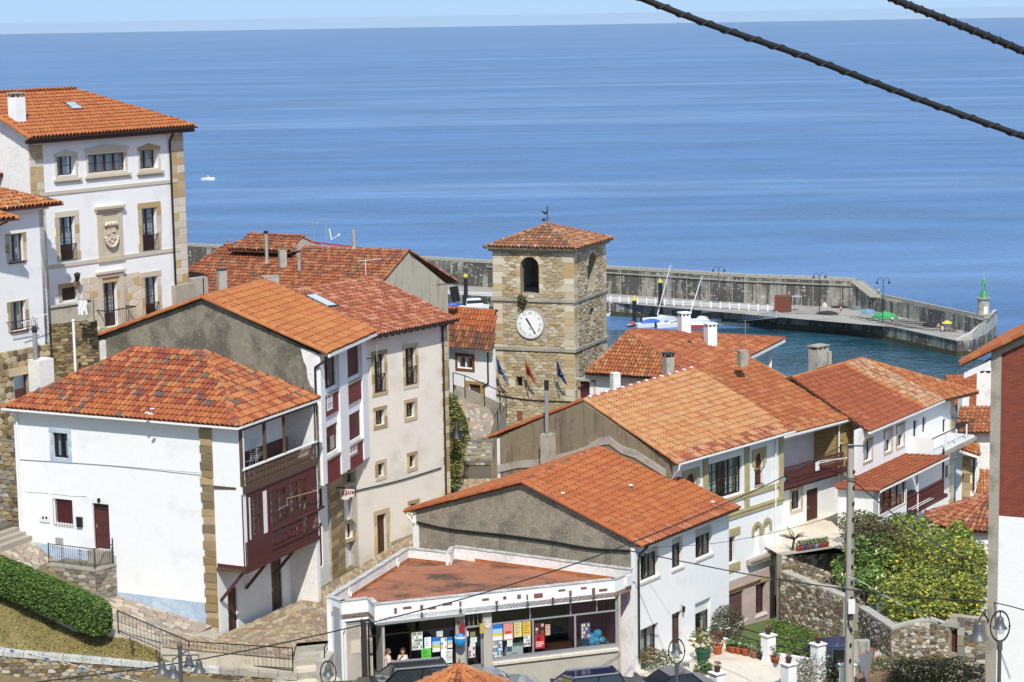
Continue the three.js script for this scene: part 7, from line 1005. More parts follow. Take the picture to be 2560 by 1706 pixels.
// ---------- small houses stepping down to the harbour ----------
{
const g=thing('quoined_house','white house with toothed stone quoins below the long house','house',at(zG(1500,1300),134).setY(34)),p0=at(zG(1390,900),133.5),F=new Face(p0,p0.clone().add(V(0.93,0,0.3).normalize().multiplyScalar(8))),yt=F.q(zG(1500,880))[1];
part(g,'wall',F.wall([[0.2,30],[8,30],[8,F.q(zG(1680,640))[1]],[0.2,F.q(zG(1460,700))[1]]],[],0.3),M.oldwhite);blocks(g,F,F.q(zG(1462,1100))[0],30,F.q(zG(1525,1100))[0],yt,0.52,ST.tan.concat(ST.pil),{dep:0.05,tooth:0.22,side:1,lim:40,o:0.02});
const e0=F.p(0.1,F.q(zG(1452,690))[1],0.5),e1=F.p(8,F.q(zG(1680,645))[1],0.5),t0=onY(zG(1452,560),e0.y+1.2),bk=V(F.n.x,0,F.n.z).multiplyScalar(-3.2);roof(g,[{bil:1,poly:[e0,e1,e1.clone().add(bk).add(V(0,1.1,0)),e0.clone().add(bk).add(V(0,1.1,0))],a:e0,b:e1,pal:'G',w:0.26,l:0.4}],{lim:120});
{const a=F.p(F.q(zG(1455,790))[0],F.q(zG(1455,790))[1]- 0.1,0.9),b=F.p(F.q(zG(1612,830))[0],F.q(zG(1612,830))[1]- 0.2,0.9),u=V(0,0,0);roof(g,[{poly:[a,b,F.p(F.q(zG(1600,790))[0],F.q(zG(1600,790))[1],0.02),F.p(F.q(zG(1455,735))[0],F.q(zG(1455,735))[1],0.02)],a,b,pal:'G',w:0.25,l:0.34}],{lim:60});part(g,'porch_fascia',bar(a.clone().add(V(0,-0.14,0)),b.clone().add(V(0,-0.14,0)),0.1,0.16),M.whitepaint);}
{const c=F.q(zG(1555,1000));downpipe(g,[F.p(c[0],c[1]+2.4,0.1),F.p(c[0],c[1]- 1.2,0.1)],M.iron,0.06);}{const k=F.p(F.q(zG(1600,560))[0],F.q(zG(1600,560))[1],-3.2);chimney(g,k,1.0,0.8,2.2,M.oldwhite,{rot:-0.3});}
const g2=thing('orange_roof_house','bright orange roofed house behind the quoined one above the water','house',at(zG(1560,520),150).setY(34)),a=at(zG(1445,600),147),b=at(zG(1760,560),147).setY(a.y),bb=V(0,0,-5.5),dk=roof(g2,[{poly:[a,b,b.clone().add(bb).add(V(0,2.3,0)),a.clone().add(bb).add(V(0.0,2.3,0))],a,b,pal:'E',w:0.27,l:0.42}],{lim:100});part(g2,'wall',new Face(a.clone().add(V(0.2,0,-0.4)),b.clone().add(V(-0.2,0,-0.4))).wall(rectOut(0,30,a.distanceTo(b)- 0.4,a.y)),M.white);{const k=at(zG(1470,560),147.5);chimney(g2,k,0.6,0.5,1.6,M.oldwhite,{open:false});}
// rounded building with conical roof
const c=at(zG(1660,1480),121),yT=at(zG(1490,1370),121).y,r=3.2,g3=thing('rounded_house','white rounded wall building under a curved red tile roof','house',V(c.x,30,c.z));part(g3,'wall',new THREE.CylinderGeometry(r,r,yT - 28,40).translate(c.x,(yT+28)/ 2,c.z),M.white);
const apx=V(c.x+0.3,yT+1.5,c.z),N=14,rp=[];for(let i=0;i<N;i++){const t0=Math.PI*(-0.65+1.3*i / N),t1=Math.PI*(-0.65+1.3*(i+1)/ N),P=t=>V(c.x+Math.sin(t)*(r+0.35),yT,c.z+Math.cos(t)*(r+0.35));rp.push({poly:[P(t0),P(t1),apx],a:P(t0),b:P(t1),pal:'O',w:0.26,l:0.4,kind:'barrel',alt:()=>rnd()<0.5?'D':0});}roof(g3,rp,{lim:150});
{const e=at(zG(1552,1225),128),f=e.clone().add(V(3.4,0,0.6)),t=at(zG(1640,1165),129.5),g4=thing('porch_house','small dark doored porch with orange tile roof between the white walls','house',V(e.x+1,34,e.z));roof(g4,[{poly:[e,f,f.clone().add(V(0,1.4,-2.2)),e.clone().add(V(0.9,1.4,-2.2))],a:e,b:f,pal:'F',w:0.2,l:0.3,alt:()=>rnd()<0.5?'C':0}],{lim:60});const F4=new Face(e.clone().add(V(0.2,0,-0.6)),f.clone().add(V(-0.1,0,-0.6)));part(g4,'wall',F4.wall(rectOut(0,30,F4.len,e.y),[[0.9,e.y - 2,2.6,e.y - 0.5]],0.2),M.oldwhite);win(g4,F4,[0.9,e.y - 2,2.6,e.y - 0.5],{cols:2,rows:2,fm:M.whitepaint,cur:0});}
}
// ---------- brick gabled house at the right edge ----------
{
const p0=at(S_(2478,1000),75),u=V(0.9,0,0.436).normalize(),F=new Face(p0,p0.clone().addScaledVector(u,9)),q=(x,y,f=zG)=>F.q(f(x,y)),g=thing('brick_house','gabled house with red brick upper wall and concrete corner pillar','house',V(p0.x,38,p0.z)),s1=q(1762,700)[0],ym=q(1735,1347)[1];
const ya=F.q(y2(1985,1150))[1],sl=(F.q(y2(2353,985))[1]- ya)/(F.q(y2(2353,985))[0]),top=s=>ya+sl*Math.min(s,5)- sl*Math.max(0,s - 5);
part(g,'brick_wall',F.wall([[s1,ym],[9,ym],[9,top(9)],[5,top(5)],[s1,top(s1)]],[],0.3),M.brick);part(g,'white_wall',F.wall([[s1,36],[9,36],[9,ym],[s1,ym]],[],0.3,0.006),M.white);
part(g,'corner_pillar',F.wall([[0,36],[s1,36],[s1,top(s1)+0.05],[0,top(0)+0.02]],[],0.32,0.05),M.conc);part(g,'verge_beam',[prism([F.p(0,top(0),0.06),F.p(5,top(5),0.06),F.p(5,top(5)+0.38,0.06),F.p(0,top(0)+0.38,0.06)],F.n.clone().multiplyScalar(-0.3)),prism([F.p(5,top(5),0.061),F.p(9,top(9),0.061),F.p(9,top(9)+0.38,0.061),F.p(5,top(5)+0.38,0.061)],F.n.clone().multiplyScalar(-0.3))],M.conc);
const e0=F.p(-1.0,top(-0.8)+0.22,0.3),r0=F.p(5,top(5)+0.42,0.3),bk=F.n.clone().multiplyScalar(-8),e1=F.p(10,top(9.8)+0.22,0.3),dk=roof(g,[{poly:[e0.clone().add(bk),e0,r0,r0.clone().add(bk)],a:e0.clone().add(bk),b:e0,pal:'E',w:0.27,l:0.42},{poly:[e1,e1.clone().add(bk),r0.clone().add(bk),r0],a:e1,b:e1.clone().add(bk),pal:'E',w:0.27,l:0.42}],{lim:120});ridge(dk,e0,r0,'E');part(g,'white_eave',prism([F.p(-0.95,top(-0.8)- 0.05,0.1),F.p(-0.01,top(0)+0.0,0.1),F.p(-0.01,top(0)+0.25,0.1),F.p(-0.95,top(-0.8)+0.16,0.1)],F.n.clone().multiplyScalar(-6)).translate(0,-0.3,0),M.whitepaint);
const lw=new Face(F.p(0,0).add(bk),F.p(0,0));part(g,'wall',lw.wall(rectOut(0,36,8 - 0.3,top(0)),[],0.3),M.white);
}
// ---------- breakwater and harbour ----------
const YD=3.2;
{
const q=(f,x,y,Y)=>onY(f(x,y),Y),top=[q(v,380,563,9.2),q(v,1120,605,9.2),q(zH,55,162,9.2),q(zH,800,208,9.2),q(zH,1420,232,9.2)],low=[q(zH,1530,318,6.4),q(zH,2130,445,6.4)];
const g=thing('breakwater','long stained concrete breakwater wall with a quay along the harbour','breakwater',V(top[4].x,0,top[4].z));
const out=V(0.42,0,-0.9).multiplyScalar(2.4),wallSeg=(a,b,y0,ya,yb)=>{const A=a.clone().setY(ya),B=b.clone().setY(yb),A0=a.clone().setY(y0),B0=b.clone().setY(y0);return polys([[A0,B0,B,A],[A,B,B.clone().add(out),A.clone().add(out)],[B0.clone().add(out),A0.clone().add(out),A.clone().add(out),B.clone().add(out)]]);};
for(let i=0;i<4;i++)part(g,'sea_wall',wallSeg(top[i],top[i+1],-1,9.2,9.2),M.quay);
part(g,'sea_wall',wallSeg(top[4],low[0],-1,9.2,6.6),M.quay);part(g,'sea_wall',wallSeg(low[0],low[1],-1,6.4,6.4),M.quay);
for(let i=0;i<4;i++)part(g,'wall_cap',bar(top[i].clone().addScaledVector(out,0.3).add(V(0,0.35,0)),top[i+1].clone().addScaledVector(out,0.3).add(V(0,0.35,0)),1.6,0.7),M.conc);part(g,'wall_cap',bar(low[0].clone().addScaledVector(out,0.7).add(V(0,0.3,0)),low[1].clone().addScaledVector(out,0.7).add(V(0,0.3,0)),0.6,0.8),M.conc);
for(let i=0;i<9;i++){const t=i / 9,p=top[4].clone().lerp(low[0],t).setY(9.2 - 2.8*t);part(g,'stair_step',boxG(2.6,0.5,1.4).rotateY(-0.5).translate(p.x+0.5,p.y - 0.1,p.z+0.4),M.chim);}
// joints: pale pilaster strips every few metres
for(let i=1;i<4;i++){const a=top[i],b=top[i+1],n=Math.round(a.distanceTo(b)/ 6),d=b.clone().sub(a).normalize(),nn=V(-d.z,0,d.x);for(let k=0;k<n;k++){const p=a.clone().lerp(b,(k+0.5)/ n).addScaledVector(nn,0.06);part(g,'joint_strip',bar(p.clone().setY(YD),p.clone().setY(9.1),0.16,0.12,d),M.chim);}part(g,'wall_ledge',bar(a.clone().setY(8.3).addScaledVector(nn,0.15),b.clone().setY(8.3).addScaledVector(nn,0.15),0.4,0.25),M.conc);}
// quay deck
const E=[q(zH,-420,330,YD),q(zH,60,347,YD),q(zH,980,400,YD),q(zH,985,412,YD),q(zH,1390,432,YD),q(zH,1985,562,YD),q(zH,2070,555,YD),q(zH,2150,520,YD),q(zH,2203,470,YD)],B=[...low].reverse().concat([top[4],top[3],top[2],top[1],top[0]]).map(p=>p.clone().setY(YD).addScaledVector(out,0.2));
E.unshift(top[0].clone().setY(YD).add(V(3,0,12)));const deck=[...E,...B];
part(g,'quay_deck',new THREE.ShapeGeometry(new THREE.Shape(deck.map(p=>new THREE.Vector2(p.x,-p.z)))).rotateX(-Math.PI / 2).translate(0,YD,0),surf(20,[0.34,0.31,0.27],[0.24,0.22,0.19],[0.42,0.4,0.36],{g:0.2,seed:82}));
const face=[],alg=[],kerb=[];for(let i=0;i<E.length - 1;i++){const a=E[i],b=E[i+1],d=b.clone().sub(a).setY(0).normalize(),n=V(-d.z,0,d.x).multiplyScalar(0.12);face.push([a.clone().setY(-1),b.clone().setY(-1),b,a]);alg.push(prism([a.clone().add(n).setY(-0.5),b.clone().add(n).setY(-0.5),b.clone().add(n).setY(0.85+0.2*(i % 2)),a.clone().add(n).setY(0.85+0.2*((i+1)% 2))],n.clone().multiplyScalar(-0.9)));if(i>2&&i<6)kerb.push(bar(a.clone().add(V(0,0.1,0)),b.clone().add(V(0,0.1,0)),0.5,0.2));}
part(g,'quay_face',polys(face),M.quay);part(g,'algae_band',alg,surf(6,[0.05,0.05,0.014],[0.025,0.027,0.012],[0.1,0.09,0.03],{g:0.4,seed:83}));part(g,'kerb',kerb,M.chim);
// round head wall
const h=[q(zH,1985,562,YD),q(zH,2105,520,YD+2.2),q(zH,2135,470,YD+3)];const hw=[E[6],E[7],E[8],E[9]].map((p,i)=>p.clone());const hf=[];for(let i=0;i<3;i++){const ya=YD+[0.3,1.6,2.8,3.2][i],yb=YD+[0.3,1.6,2.8,3.2][i+1];hf.push(prism([hw[i].clone().setY(YD - 0.01),hw[i+1].clone().setY(YD - 0.01),hw[i+1].clone().setY(yb),hw[i].clone().setY(ya)],V(-0.5,0,-0.6)));}part(g,'head_wall',hf,surf(12,[0.5,0.47,0.41],[0.36,0.33,0.28],[0.2,0.18,0.15],{g:0.2,seed:84}));part(g,'head_deck',prism([hw[1].clone().setY(YD+1.5),hw[2].clone().setY(YD+2.7),hw[3].clone().setY(YD+3.1),low[1].clone().setY(YD+3.1)],V(0,-0.6,0)),M.chim);part(g,'head_side',polys([[hw[3].clone().setY(-1),low[1].clone().add(out).setY(-1),low[1].clone().add(out).setY(6.4),hw[3].clone().setY(6.4)]]),M.quay);
// white railing on the walkway
const a=q(zH,60,345,YD),b=q(zH,985,399,YD),rl=thing('quay_railing','white post and rail fence along the harbour walkway','railing',a);for(const y of[0.45,0.85,1.1])part(rl,'rail',bar(a.clone().add(V(0,y,0)),b.clone().add(V(0,y,0)),0.1,0.12),M.whitepaint);const a2=q(zD,1980,615,YD+1),b2=a;for(const y of[0.45,0.85,1.1])part(rl,'rail',bar(a2.clone().setY(YD+y),b2.clone().setY(YD+y),0.1,0.12),M.whitepaint);for(let i=0;i<=18;i++){const p=a.clone().lerp(b,i / 18);part(rl,'post',boxG(0.28,1.5,0.22).translate(p.x,YD+0.7,p.z),M.whitepaint);}
}
// lamp posts on the quay
const quayLamp=(px,Y,h,lb)=>{const p=onY(px,Y),t=thing('quay_lamp',lb,'lamp post',p,'twin lamp posts on the quay');part(t,'post',rod(p,p.clone().setY(Y+h),0.1,7,0.07),M.iron);for(const s of[-1,1]){const arm=tube([V(p.x,Y+h - 0.2,p.z),V(p.x+s*0.4,Y+h+0.45,p.z),V(p.x+s*1.1,Y+h+0.4,p.z),V(p.x+s*1.3,Y+h - 0.1,p.z)],0.05,12,5),A=part(t,'arm',arm,M.iron);part(A,'lantern',lathe([[0.04,0.3],[0.12,0.25],[0.3,-0.25],[0.05,-0.3]],8,V(p.x+s*1.3,Y+h - 0.4,p.z)),M.iron);}};
quayLamp(y1(1425,640),YD,8.4,'twin lamp post behind the moored sailing boats on the quay');quayLamp(y2(58,645),YD,8.6,'twin lamp post beside the dark net heaps on the quay');quayLamp(y2(770,765),YD,9.4,'twin lamp post in front of the green tarpaulin');
// beacon
{const p=onY(y2(1900,690),6.4),t=thing('harbour_beacon','green lattice harbour light on a round grey stone base','lighthouse',p);part(t,'base',new THREE.CylinderGeometry(1.15,1.35,4.0,20).translate(p.x,p.y+1.8,p.z),M.chim);part(t,'gallery',new THREE.CylinderGeometry(1.5,1.4,0.35,20).translate(p.x,p.y+3.95,p.z),M.conc);const gm=hex('#5aa06a',0.6);const G=[];for(let i=0;i<4;i++){const a=i*Math.PI / 2+0.4;G.push(rod(V(p.x+Math.cos(a)*0.8,p.y+4.1,p.z+Math.sin(a)*0.8),V(p.x+Math.cos(a)*0.3,p.y+7.2,p.z+Math.sin(a)*0.3),0.1,5));}part(t,'lattice',[...G,new THREE.CylinderGeometry(0.5,0.75,1.4,8).translate(p.x,p.y+4.8,p.z)],gm);part(t,'lantern',[new THREE.CylinderGeometry(0.32,0.4,0.9,10).translate(p.x,p.y+7.5,p.z),new THREE.ConeGeometry(0.38,0.6,10).translate(p.x,p.y+8.2,p.z)],gm);const d=boxG(0.8,1.5,0.1).translate(p.x+0.15,p.y+1.6,p.z+1.3);part(t,'white_panel',d,M.whitepaint);part(t,'green_door',boxG(0.8,0.9,0.1).translate(p.x+0.15,p.y+0.4,p.z+1.33),gm);}
// heaps, shed, parasol
const heap=(px,w,h,c,nm,lb,seed)=>{const p=onY(px,YD),g=new THREE.SphereGeometry(1,24,14,0,6.2832,0,1.75),a=g.attributes.position;for(let i=0;i<a.count;i++){const x=a.getX(i),y=a.getY(i),z=a.getZ(i),n=1+0.18*Math.sin(x*5+seed)*Math.cos(z*6+seed)+0.1*Math.sin(x*13+y*9);a.setXYZ(i,x*w*n,Math.max(-0.1,y*h*n),z*w*0.45*n);}g.computeVertexNormals();single(nm,lb,'heap',g.rotateY(-0.35).translate(p.x,p.y,p.z),hex(c,0.85));};
heap(y2(795,700),2.60,1.30,'#3f9a5c','green_tarpaulin','heap of nets under a bright green tarpaulin on the quay',1);heap(y2(610,650),1.56,0.93,'#6f8fae','net_heap','heap of pale blue nets next to the green tarpaulin',2);heap(y2(470,605),1.35,0.87,'#5c7470','net_heap','grey green net heap at the foot of the wall steps',3);heap(y2(150,655),2.29,0.68,'#2e2a26','net_heap','long dark heap of nets at the quay edge',4);heap(y2(290,585),1.98,0.50,'#2a2622','net_heap','low dark pile of nets along the breakwater wall',5);heap(y2(1295,795),1.35,0.99,'#23262e','covered_boat','dark covered heap beside the yellow parasol',6);heap(y2(115,575),0.62,0.99,'#b9bdb8','white_sack','white sack against the breakwater wall',7);heap(y2(1640,865),0.83,0.50,'#8c9098','gear_heap','light heap of gear right of the parasol',8);
{const p=onY(y1(2145,715),YD),s=thing('quay_shed','small rusty brown shed at the top of the gangway','shed',p);part(s,'body',boxG(3.6,3.6,2.4).rotateY(-0.2).translate(p.x,p.y+1.8,p.z),hex('#6a3a26',0.8));part(s,'cage',[boxG(2.2,0.1,2).translate(p.x+3,p.y+3.4,p.z),...[-1,0,1].map(k=>boxG(0.1,3.4,0.1).translate(p.x+3+k,p.y+1.7,p.z+0.9))],M.greypaint);}
{const p=onY(y2(1492,850),YD),s=thing('parasol','yellow beach parasol among the people on the quay','parasol',p);part(s,'pole',rod(p,p.clone().setY(p.y+2.2),0.04),M.whitepaint);part(s,'canopy',new THREE.ConeGeometry(1.15,0.6,12,1,true).translate(p.x,p.y+2.1,p.z),hex('#d9c040',0.8));}
// gangway, pontoons and piles
{const a=onY(y1(1665,822),0.7),b=at(y1(2085,715),0+470).setY(YD+0.2),t=thing('gangway','sloping grey metal gangway down to the pontoon','gangway',b),d=V(0,1.1,0),w=V(0.4,0,0.9);part(t,'deck',bar(a,b,1.2,0.15),M.alu);for(const k of[-0.6,0.6]){const A=a.clone().addScaledVector(w,k),B=b.clone().addScaledVector(w,k),G=[bar(A.clone().add(d),B.clone().add(d),0.14),bar(A.clone().addScaledVector(d,0.5),B.clone().addScaledVector(d,0.5),0.1)];for(let i=0;i<=8;i++){const p=A.clone().lerp(B,i / 8);G.push(bar(p,p.clone().add(d),0.12));}part(t,'rail',G,M.alu);}
const p0=onY(y1(1450,840),0.3),p1=onY(y1(1790,862),0.3);single('pontoon','floating grey pontoon at the foot of the gangway','pontoon',bar(p0,p1,2.2,0.6),M.chim);
for(const[x,y,h,lb]of[[770,800,8.6,'tall black mooring pile with a yellow cap behind the sailing boats'],[478,850,5.4,'short black mooring pile with a yellow cap near the blue boat']]){const p=onY(y1(x,y),0),s=thing('mooring_pile',lb,'pile',p);part(s,'pile',rod(V(p.x,-1,p.z),V(p.x,h,p.z),0.5,10),M.black);part(s,'cap',new THREE.ConeGeometry(0.62,1.1,10).translate(p.x,h+0.5,p.z),hex('#c9b22c',0.6));}
{const p=onY(zT(177,800),0),s=thing('mooring_pile','black mooring pile with a yellow cap left of the tower','pile',p);part(s,'pile',rod(V(p.x,-1,p.z),V(p.x,8,p.z),0.5,10),M.black);part(s,'cap',new THREE.SphereGeometry(0.62,10,8).translate(p.x,8.2,p.z),hex('#c9b22c',0.6));}}
// boats
function boat(px,L,hdg,o){
const p=onY(px,0),t=thing(o.nm??'sailing_boat',o.lb,'boat',p),W=L*(o.bw??0.29),H=L*(o.fb??0.13),c=Math.cos(hdg),s=Math.sin(hdg),T=(x,y,z)=>V(p.x+x*c+z*s,p.y+y,p.z - x*s+z*c),ring=(y,k,n=14)=>{const a=[];for(let i=0;i<=n;i++){const x=-0.5+i / n,w=Math.pow(Math.max(0,1 - Math.pow(Math.max(0,x+0.12)/ 0.62,2.2)),0.8)*(x<-0.3?0.78+(x+0.5)*1.1:1);a.push([x*L*(0.92+0.08*k),w*W / 2*k]);}return a;};
const r0=ring(0,0.72),r1=ring(0,1),f=[],n=r0.length;for(const sg of[1,-1])for(let i=0;i<n - 1;i++){const q=[T(r0[i][0],-0.2,sg*r0[i][1]),T(r0[i+1][0],-0.2,sg*r0[i+1][1]),T(r1[i+1][0],H*(1+0.25*(i / n)),sg*r1[i+1][1]),T(r1[i][0],H*(1+0.25*(i / n)),sg*r1[i][1])];f.push(sg>0?q:q.reverse());}
f.push([T(r0[0][0],-0.2,-r0[0][1]),T(r0[0][0],-0.2,r0[0][1]),T(r1[0][0],H,r1[0][1]),T(r1[0][0],H,-r1[0][1])]);part(t,'hull',polys(f),o.hull??M.whitepaint);const dk=[];for(let i=0;i<n - 1;i++){const y=k=>H*(1+0.25*(k / n))- 0.05;dk.push([T(r1[i][0],y(i),r1[i][1]),T(r1[i+1][0],y(i+1),r1[i+1][1]),T(r1[i+1][0],y(i+1),-r1[i+1][1]),T(r1[i][0],y(i),-r1[i][1])]);}part(t,'deck',polys(dk),o.deck??M.plastic);
if(o.cab){const[a,b,h,w]=o.cab,k=H*1.05,P=(x,y,z)=>T(x*L,k+y,z),q=[P(a,0,-w),P(b,0,-w*0.7),P(b,0,w*0.7),P(a,0,w)],u=[P(a+0.02,h,-w*0.8),P(b - 0.09,h,-w*0.55),P(b - 0.09,h,w*0.55),P(a+0.02,h,w*0.8)];part(t,'cabin',polys([u,[q[1],q[0],u[0],u[1]],[q[2],q[1],u[1],u[2]],[q[3],q[2],u[2],u[3]],[q[0],q[3],u[3],u[0]]]),M.whitepaint);part(t,'cabin_window',polys([[q[3].clone().lerp(u[3],0.35),q[2].clone().lerp(u[2],0.35),u[2].clone().lerp(q[2],0.2),u[3].clone().lerp(q[3],0.2)].map(x=>x.add(V(0,0,0.03)))]),M.black);}
if(o.mast){const m0=T(0.08*L,H,0),m1=T(0.08*L,o.mast,0);part(t,'mast',rod(m0,m1,0.09,6,0.05),M.alu);part(t,'boom',rod(T(0.06*L,H+1.5,0),T(-0.36*L,H+1.6,0),0.07),M.alu);part(t,'furled_sail',rod(T(0.05*L,H+1.75,0),T(-0.34*L,H+1.8,0),0.24,8,0.14),o.sail??M.whitepaint);part(t,'spreader',rod(T(0.08*L,o.mast*0.5,-0.8),T(0.08*L,o.mast*0.5,0.8),0.04),M.alu);part(t,'forestay',rod(m1.clone().lerp(m0,0.08),T(0.5*L,H*1.2,0),0.1,5,0.16),M.whitepaint);part(t,'stay',[rod(m1,T(-0.48*L,H,0),0.02,4),rod(m1,T(0.05*L,H,W*0.45),0.02,4)],M.greypaint);}
if(o.cover)part(t,'cover',new THREE.SphereGeometry(1,16,8,0,6.3,0,1.6).scale(L*0.36,H*1.1,W*0.42).rotateY(hdg).translate(p.x,H*0.9,p.z),o.cover);
if(o.motor)part(t,'outboard_motor',boxG(0.5,1.1,0.5).translate(...T(-L*0.52,H*0.9,0).toArray()),M.black);
}
boat(y1(1265,850),7.6,Math.PI+0.2,{lb:'white sailing boat with furled sail and tall mast by the pontoon',mast:11.6,cab:[-0.1,0.25,0.7,0.9]});boat(y1(868,890),6.4,0.35,{lb:'small white sailing boat with open cockpit in front of the tall pile',cab:[0,0.3,0.5,0.7],nm:'dinghy_boat',motor:1});boat(y1(915,812),7.4,Math.PI - 0.2,{lb:'slim sailing boat with a very tall thin mast behind the others',mast:13.8,sail:hex('#8a93a0',0.8)});boat(y1(660,885),6.8,0.3,{lb:'small boat under a blue cover beside the short pile',nm:'covered_dinghy',cover:hex('#1f56b0',0.6)});boat(y1(1190,900),5.6,Math.PI+0.15,{lb:'little red and white motor boat below the sailing boat',nm:'motor_boat',hull:hex('#b23a3a',0.5),cover:M.whitepaint});boat(y1(690,822),5.5,0.2,{lb:'pale rubber boat moored behind the blue covered one',nm:'rubber_boat',motor:1});boat(y1(450,880),4.5,1.2,{lb:'tiny dark boat with red gear near the short pile',nm:'rowing_boat',hull:hex('#3a3c48',0.6),cover:hex('#a04a42',0.8)});boat(y1(205,760),5,0.4,{lb:'white motor boat with black outboard right of the tower',nm:'motor_boat',motor:1,cab:[-0.1,0.2,0.8,0.8]});
boat(zT(235,800),8.5,0.2,{lb:'white cabin cruiser moored in front left of the tower',nm:'cabin_cruiser',cab:[-0.25,0.25,1.7,1.1]});boat(zT(225,768),9,0.15,{lb:'white cabin boat lying behind the cruiser left of the tower',nm:'cabin_boat',cab:[-0.2,0.25,1.9,1.2]});boat(zT(90,785),5,0.1,{lb:'bright blue covered boat left of the white cruisers',nm:'covered_dinghy',hull:hex('#1f3fae',0.5),cover:hex('#2350c8',0.5)});
boat(v(478,414),6.2,-0.25,{lb:'small white fishing boat with people far out on the open sea',nm:'fishing_boat',bw:0.34,fb:0.16,cab:[-0.1,0.1,0.9,0.5]});
// ---------- lane, stairs and lawn before the corner house ----------
const copeR0=at(z1(2230,1512),91.3);
const W3=a=>V(...a),LINE=(...a)=>a.map(W3);
{
const A=LINE([-16.2,42.95,-95.4],[-13.7,42.4,-94.1],[-13.3,42.4,-95.2],[-10.1,42.3,-101.6],[-7.9,42.3,-107.6],[-6.7,42.32,-111],[-3.3,43.1,-115.3],[-3.4,44.2,-119.2]),B=LINE([-15.6,42.8,-91.9],[-9.9,42.3,-91.5],[-9.9,42.26,-94.05],[-8.3,42.25,-94.4],[-5.3,42.2,-100.6],[-4.9,42.3,-105.2],[-1.2,43.1,-113.6],[-0.7,44.2,-119.2]);
const st=struct('paved_lane',ruled(A,B,5).translate(0,-0.01,0),M.mortar);flags(st,A,B,0.36,0.5,ST.flag,{gap:0.025,flip:true});
struct('lane_verge',polys([[V(-15.6,42.79,-91.95),at(z1(1150,1425),91.2).add(V(0,0,-0.3)),V(copeR0.x,copeR0.y - 0.02,copeR0.z - 0.3),V(-9.85,42.29,-91.55),V(-12.5,42.52,-91.8)]]),M.mortar);
// path up along the front
const C=[FA1.p(sQ0+0.3,42.75,0.02),FA1.p(FA1.q(z1(887,960))[0],43.55,0.02),FA1.p(1.6,45.2,0.02),FA1.p(0.5,45.9,0.02)],D=[FA1.p(sQ0+0.3,42.65,2.6),FA1.p(FA1.q(z1(887,960))[0],43.5,2.4),FA1.p(1.6,45.15,2.3),FA1.p(0.5,45.85,2.3)];
const sp2=struct('side_path',ruled(C,D,3).translate(0,-0.01,0),M.mortarD);flags(sp2,C,D,0.42,0.28,ST.flagG,{flip:true,lim:150});
{const U=[at(z1(1420,1440),91.9),at(z1(960,1245),92.4),at(z1(560,1190),92.6),at(z1(-120,860),93.8)];struct('path_verge',ruled(D.map(p=>p.clone().add(V(0,-0.02,0))),U.map(p=>p.add(V(0,0.01,0))),3),M.mortar);struct('lane_corner',polys([[FA1.p(sQ0+0.4,42.7,0.02),FA1.p(sQ0+0.4,42.6,2.65),V(-15.6,42.77,-91.95),V(-13.6,42.37,-94.0),FA1.p(sQ1,42.36,0.02)]]),M.mortar);}
const sg=thing('stone_steps','worn stone steps climbing past the corner of the gallery house','steps',FA1.p(0,45,1.2));for(let i=0;i<11;i++)part(sg,'step',FA1.box(0.35 - i*0.36,0.75 - i*0.36,45,46.0+i*0.17,0.0,2.3),pick(ST.grey));
const rw=new Face(FA1.p(-8,0,-0.4),FA1.p(-0.1,0,-0.4)),wl=thing('lane_wall','rubble wall beside the upper steps at the left edge','wall',rw.p(4,46));part(wl,'backing',rw.box(0,rw.len,45,50.4,-0.4,0),M.mortarD);stoneFace(wl,rw,3.5,46.5,rw.len,50.3,0.42,0.22,ST.brown.concat(ST.grey),{lim:200,dep:0.05});
}
const copeL=at(z1(-120,1318),91),copeM=at(z1(1200,1428),91),copeR=at(z1(2230,1512),91.3);
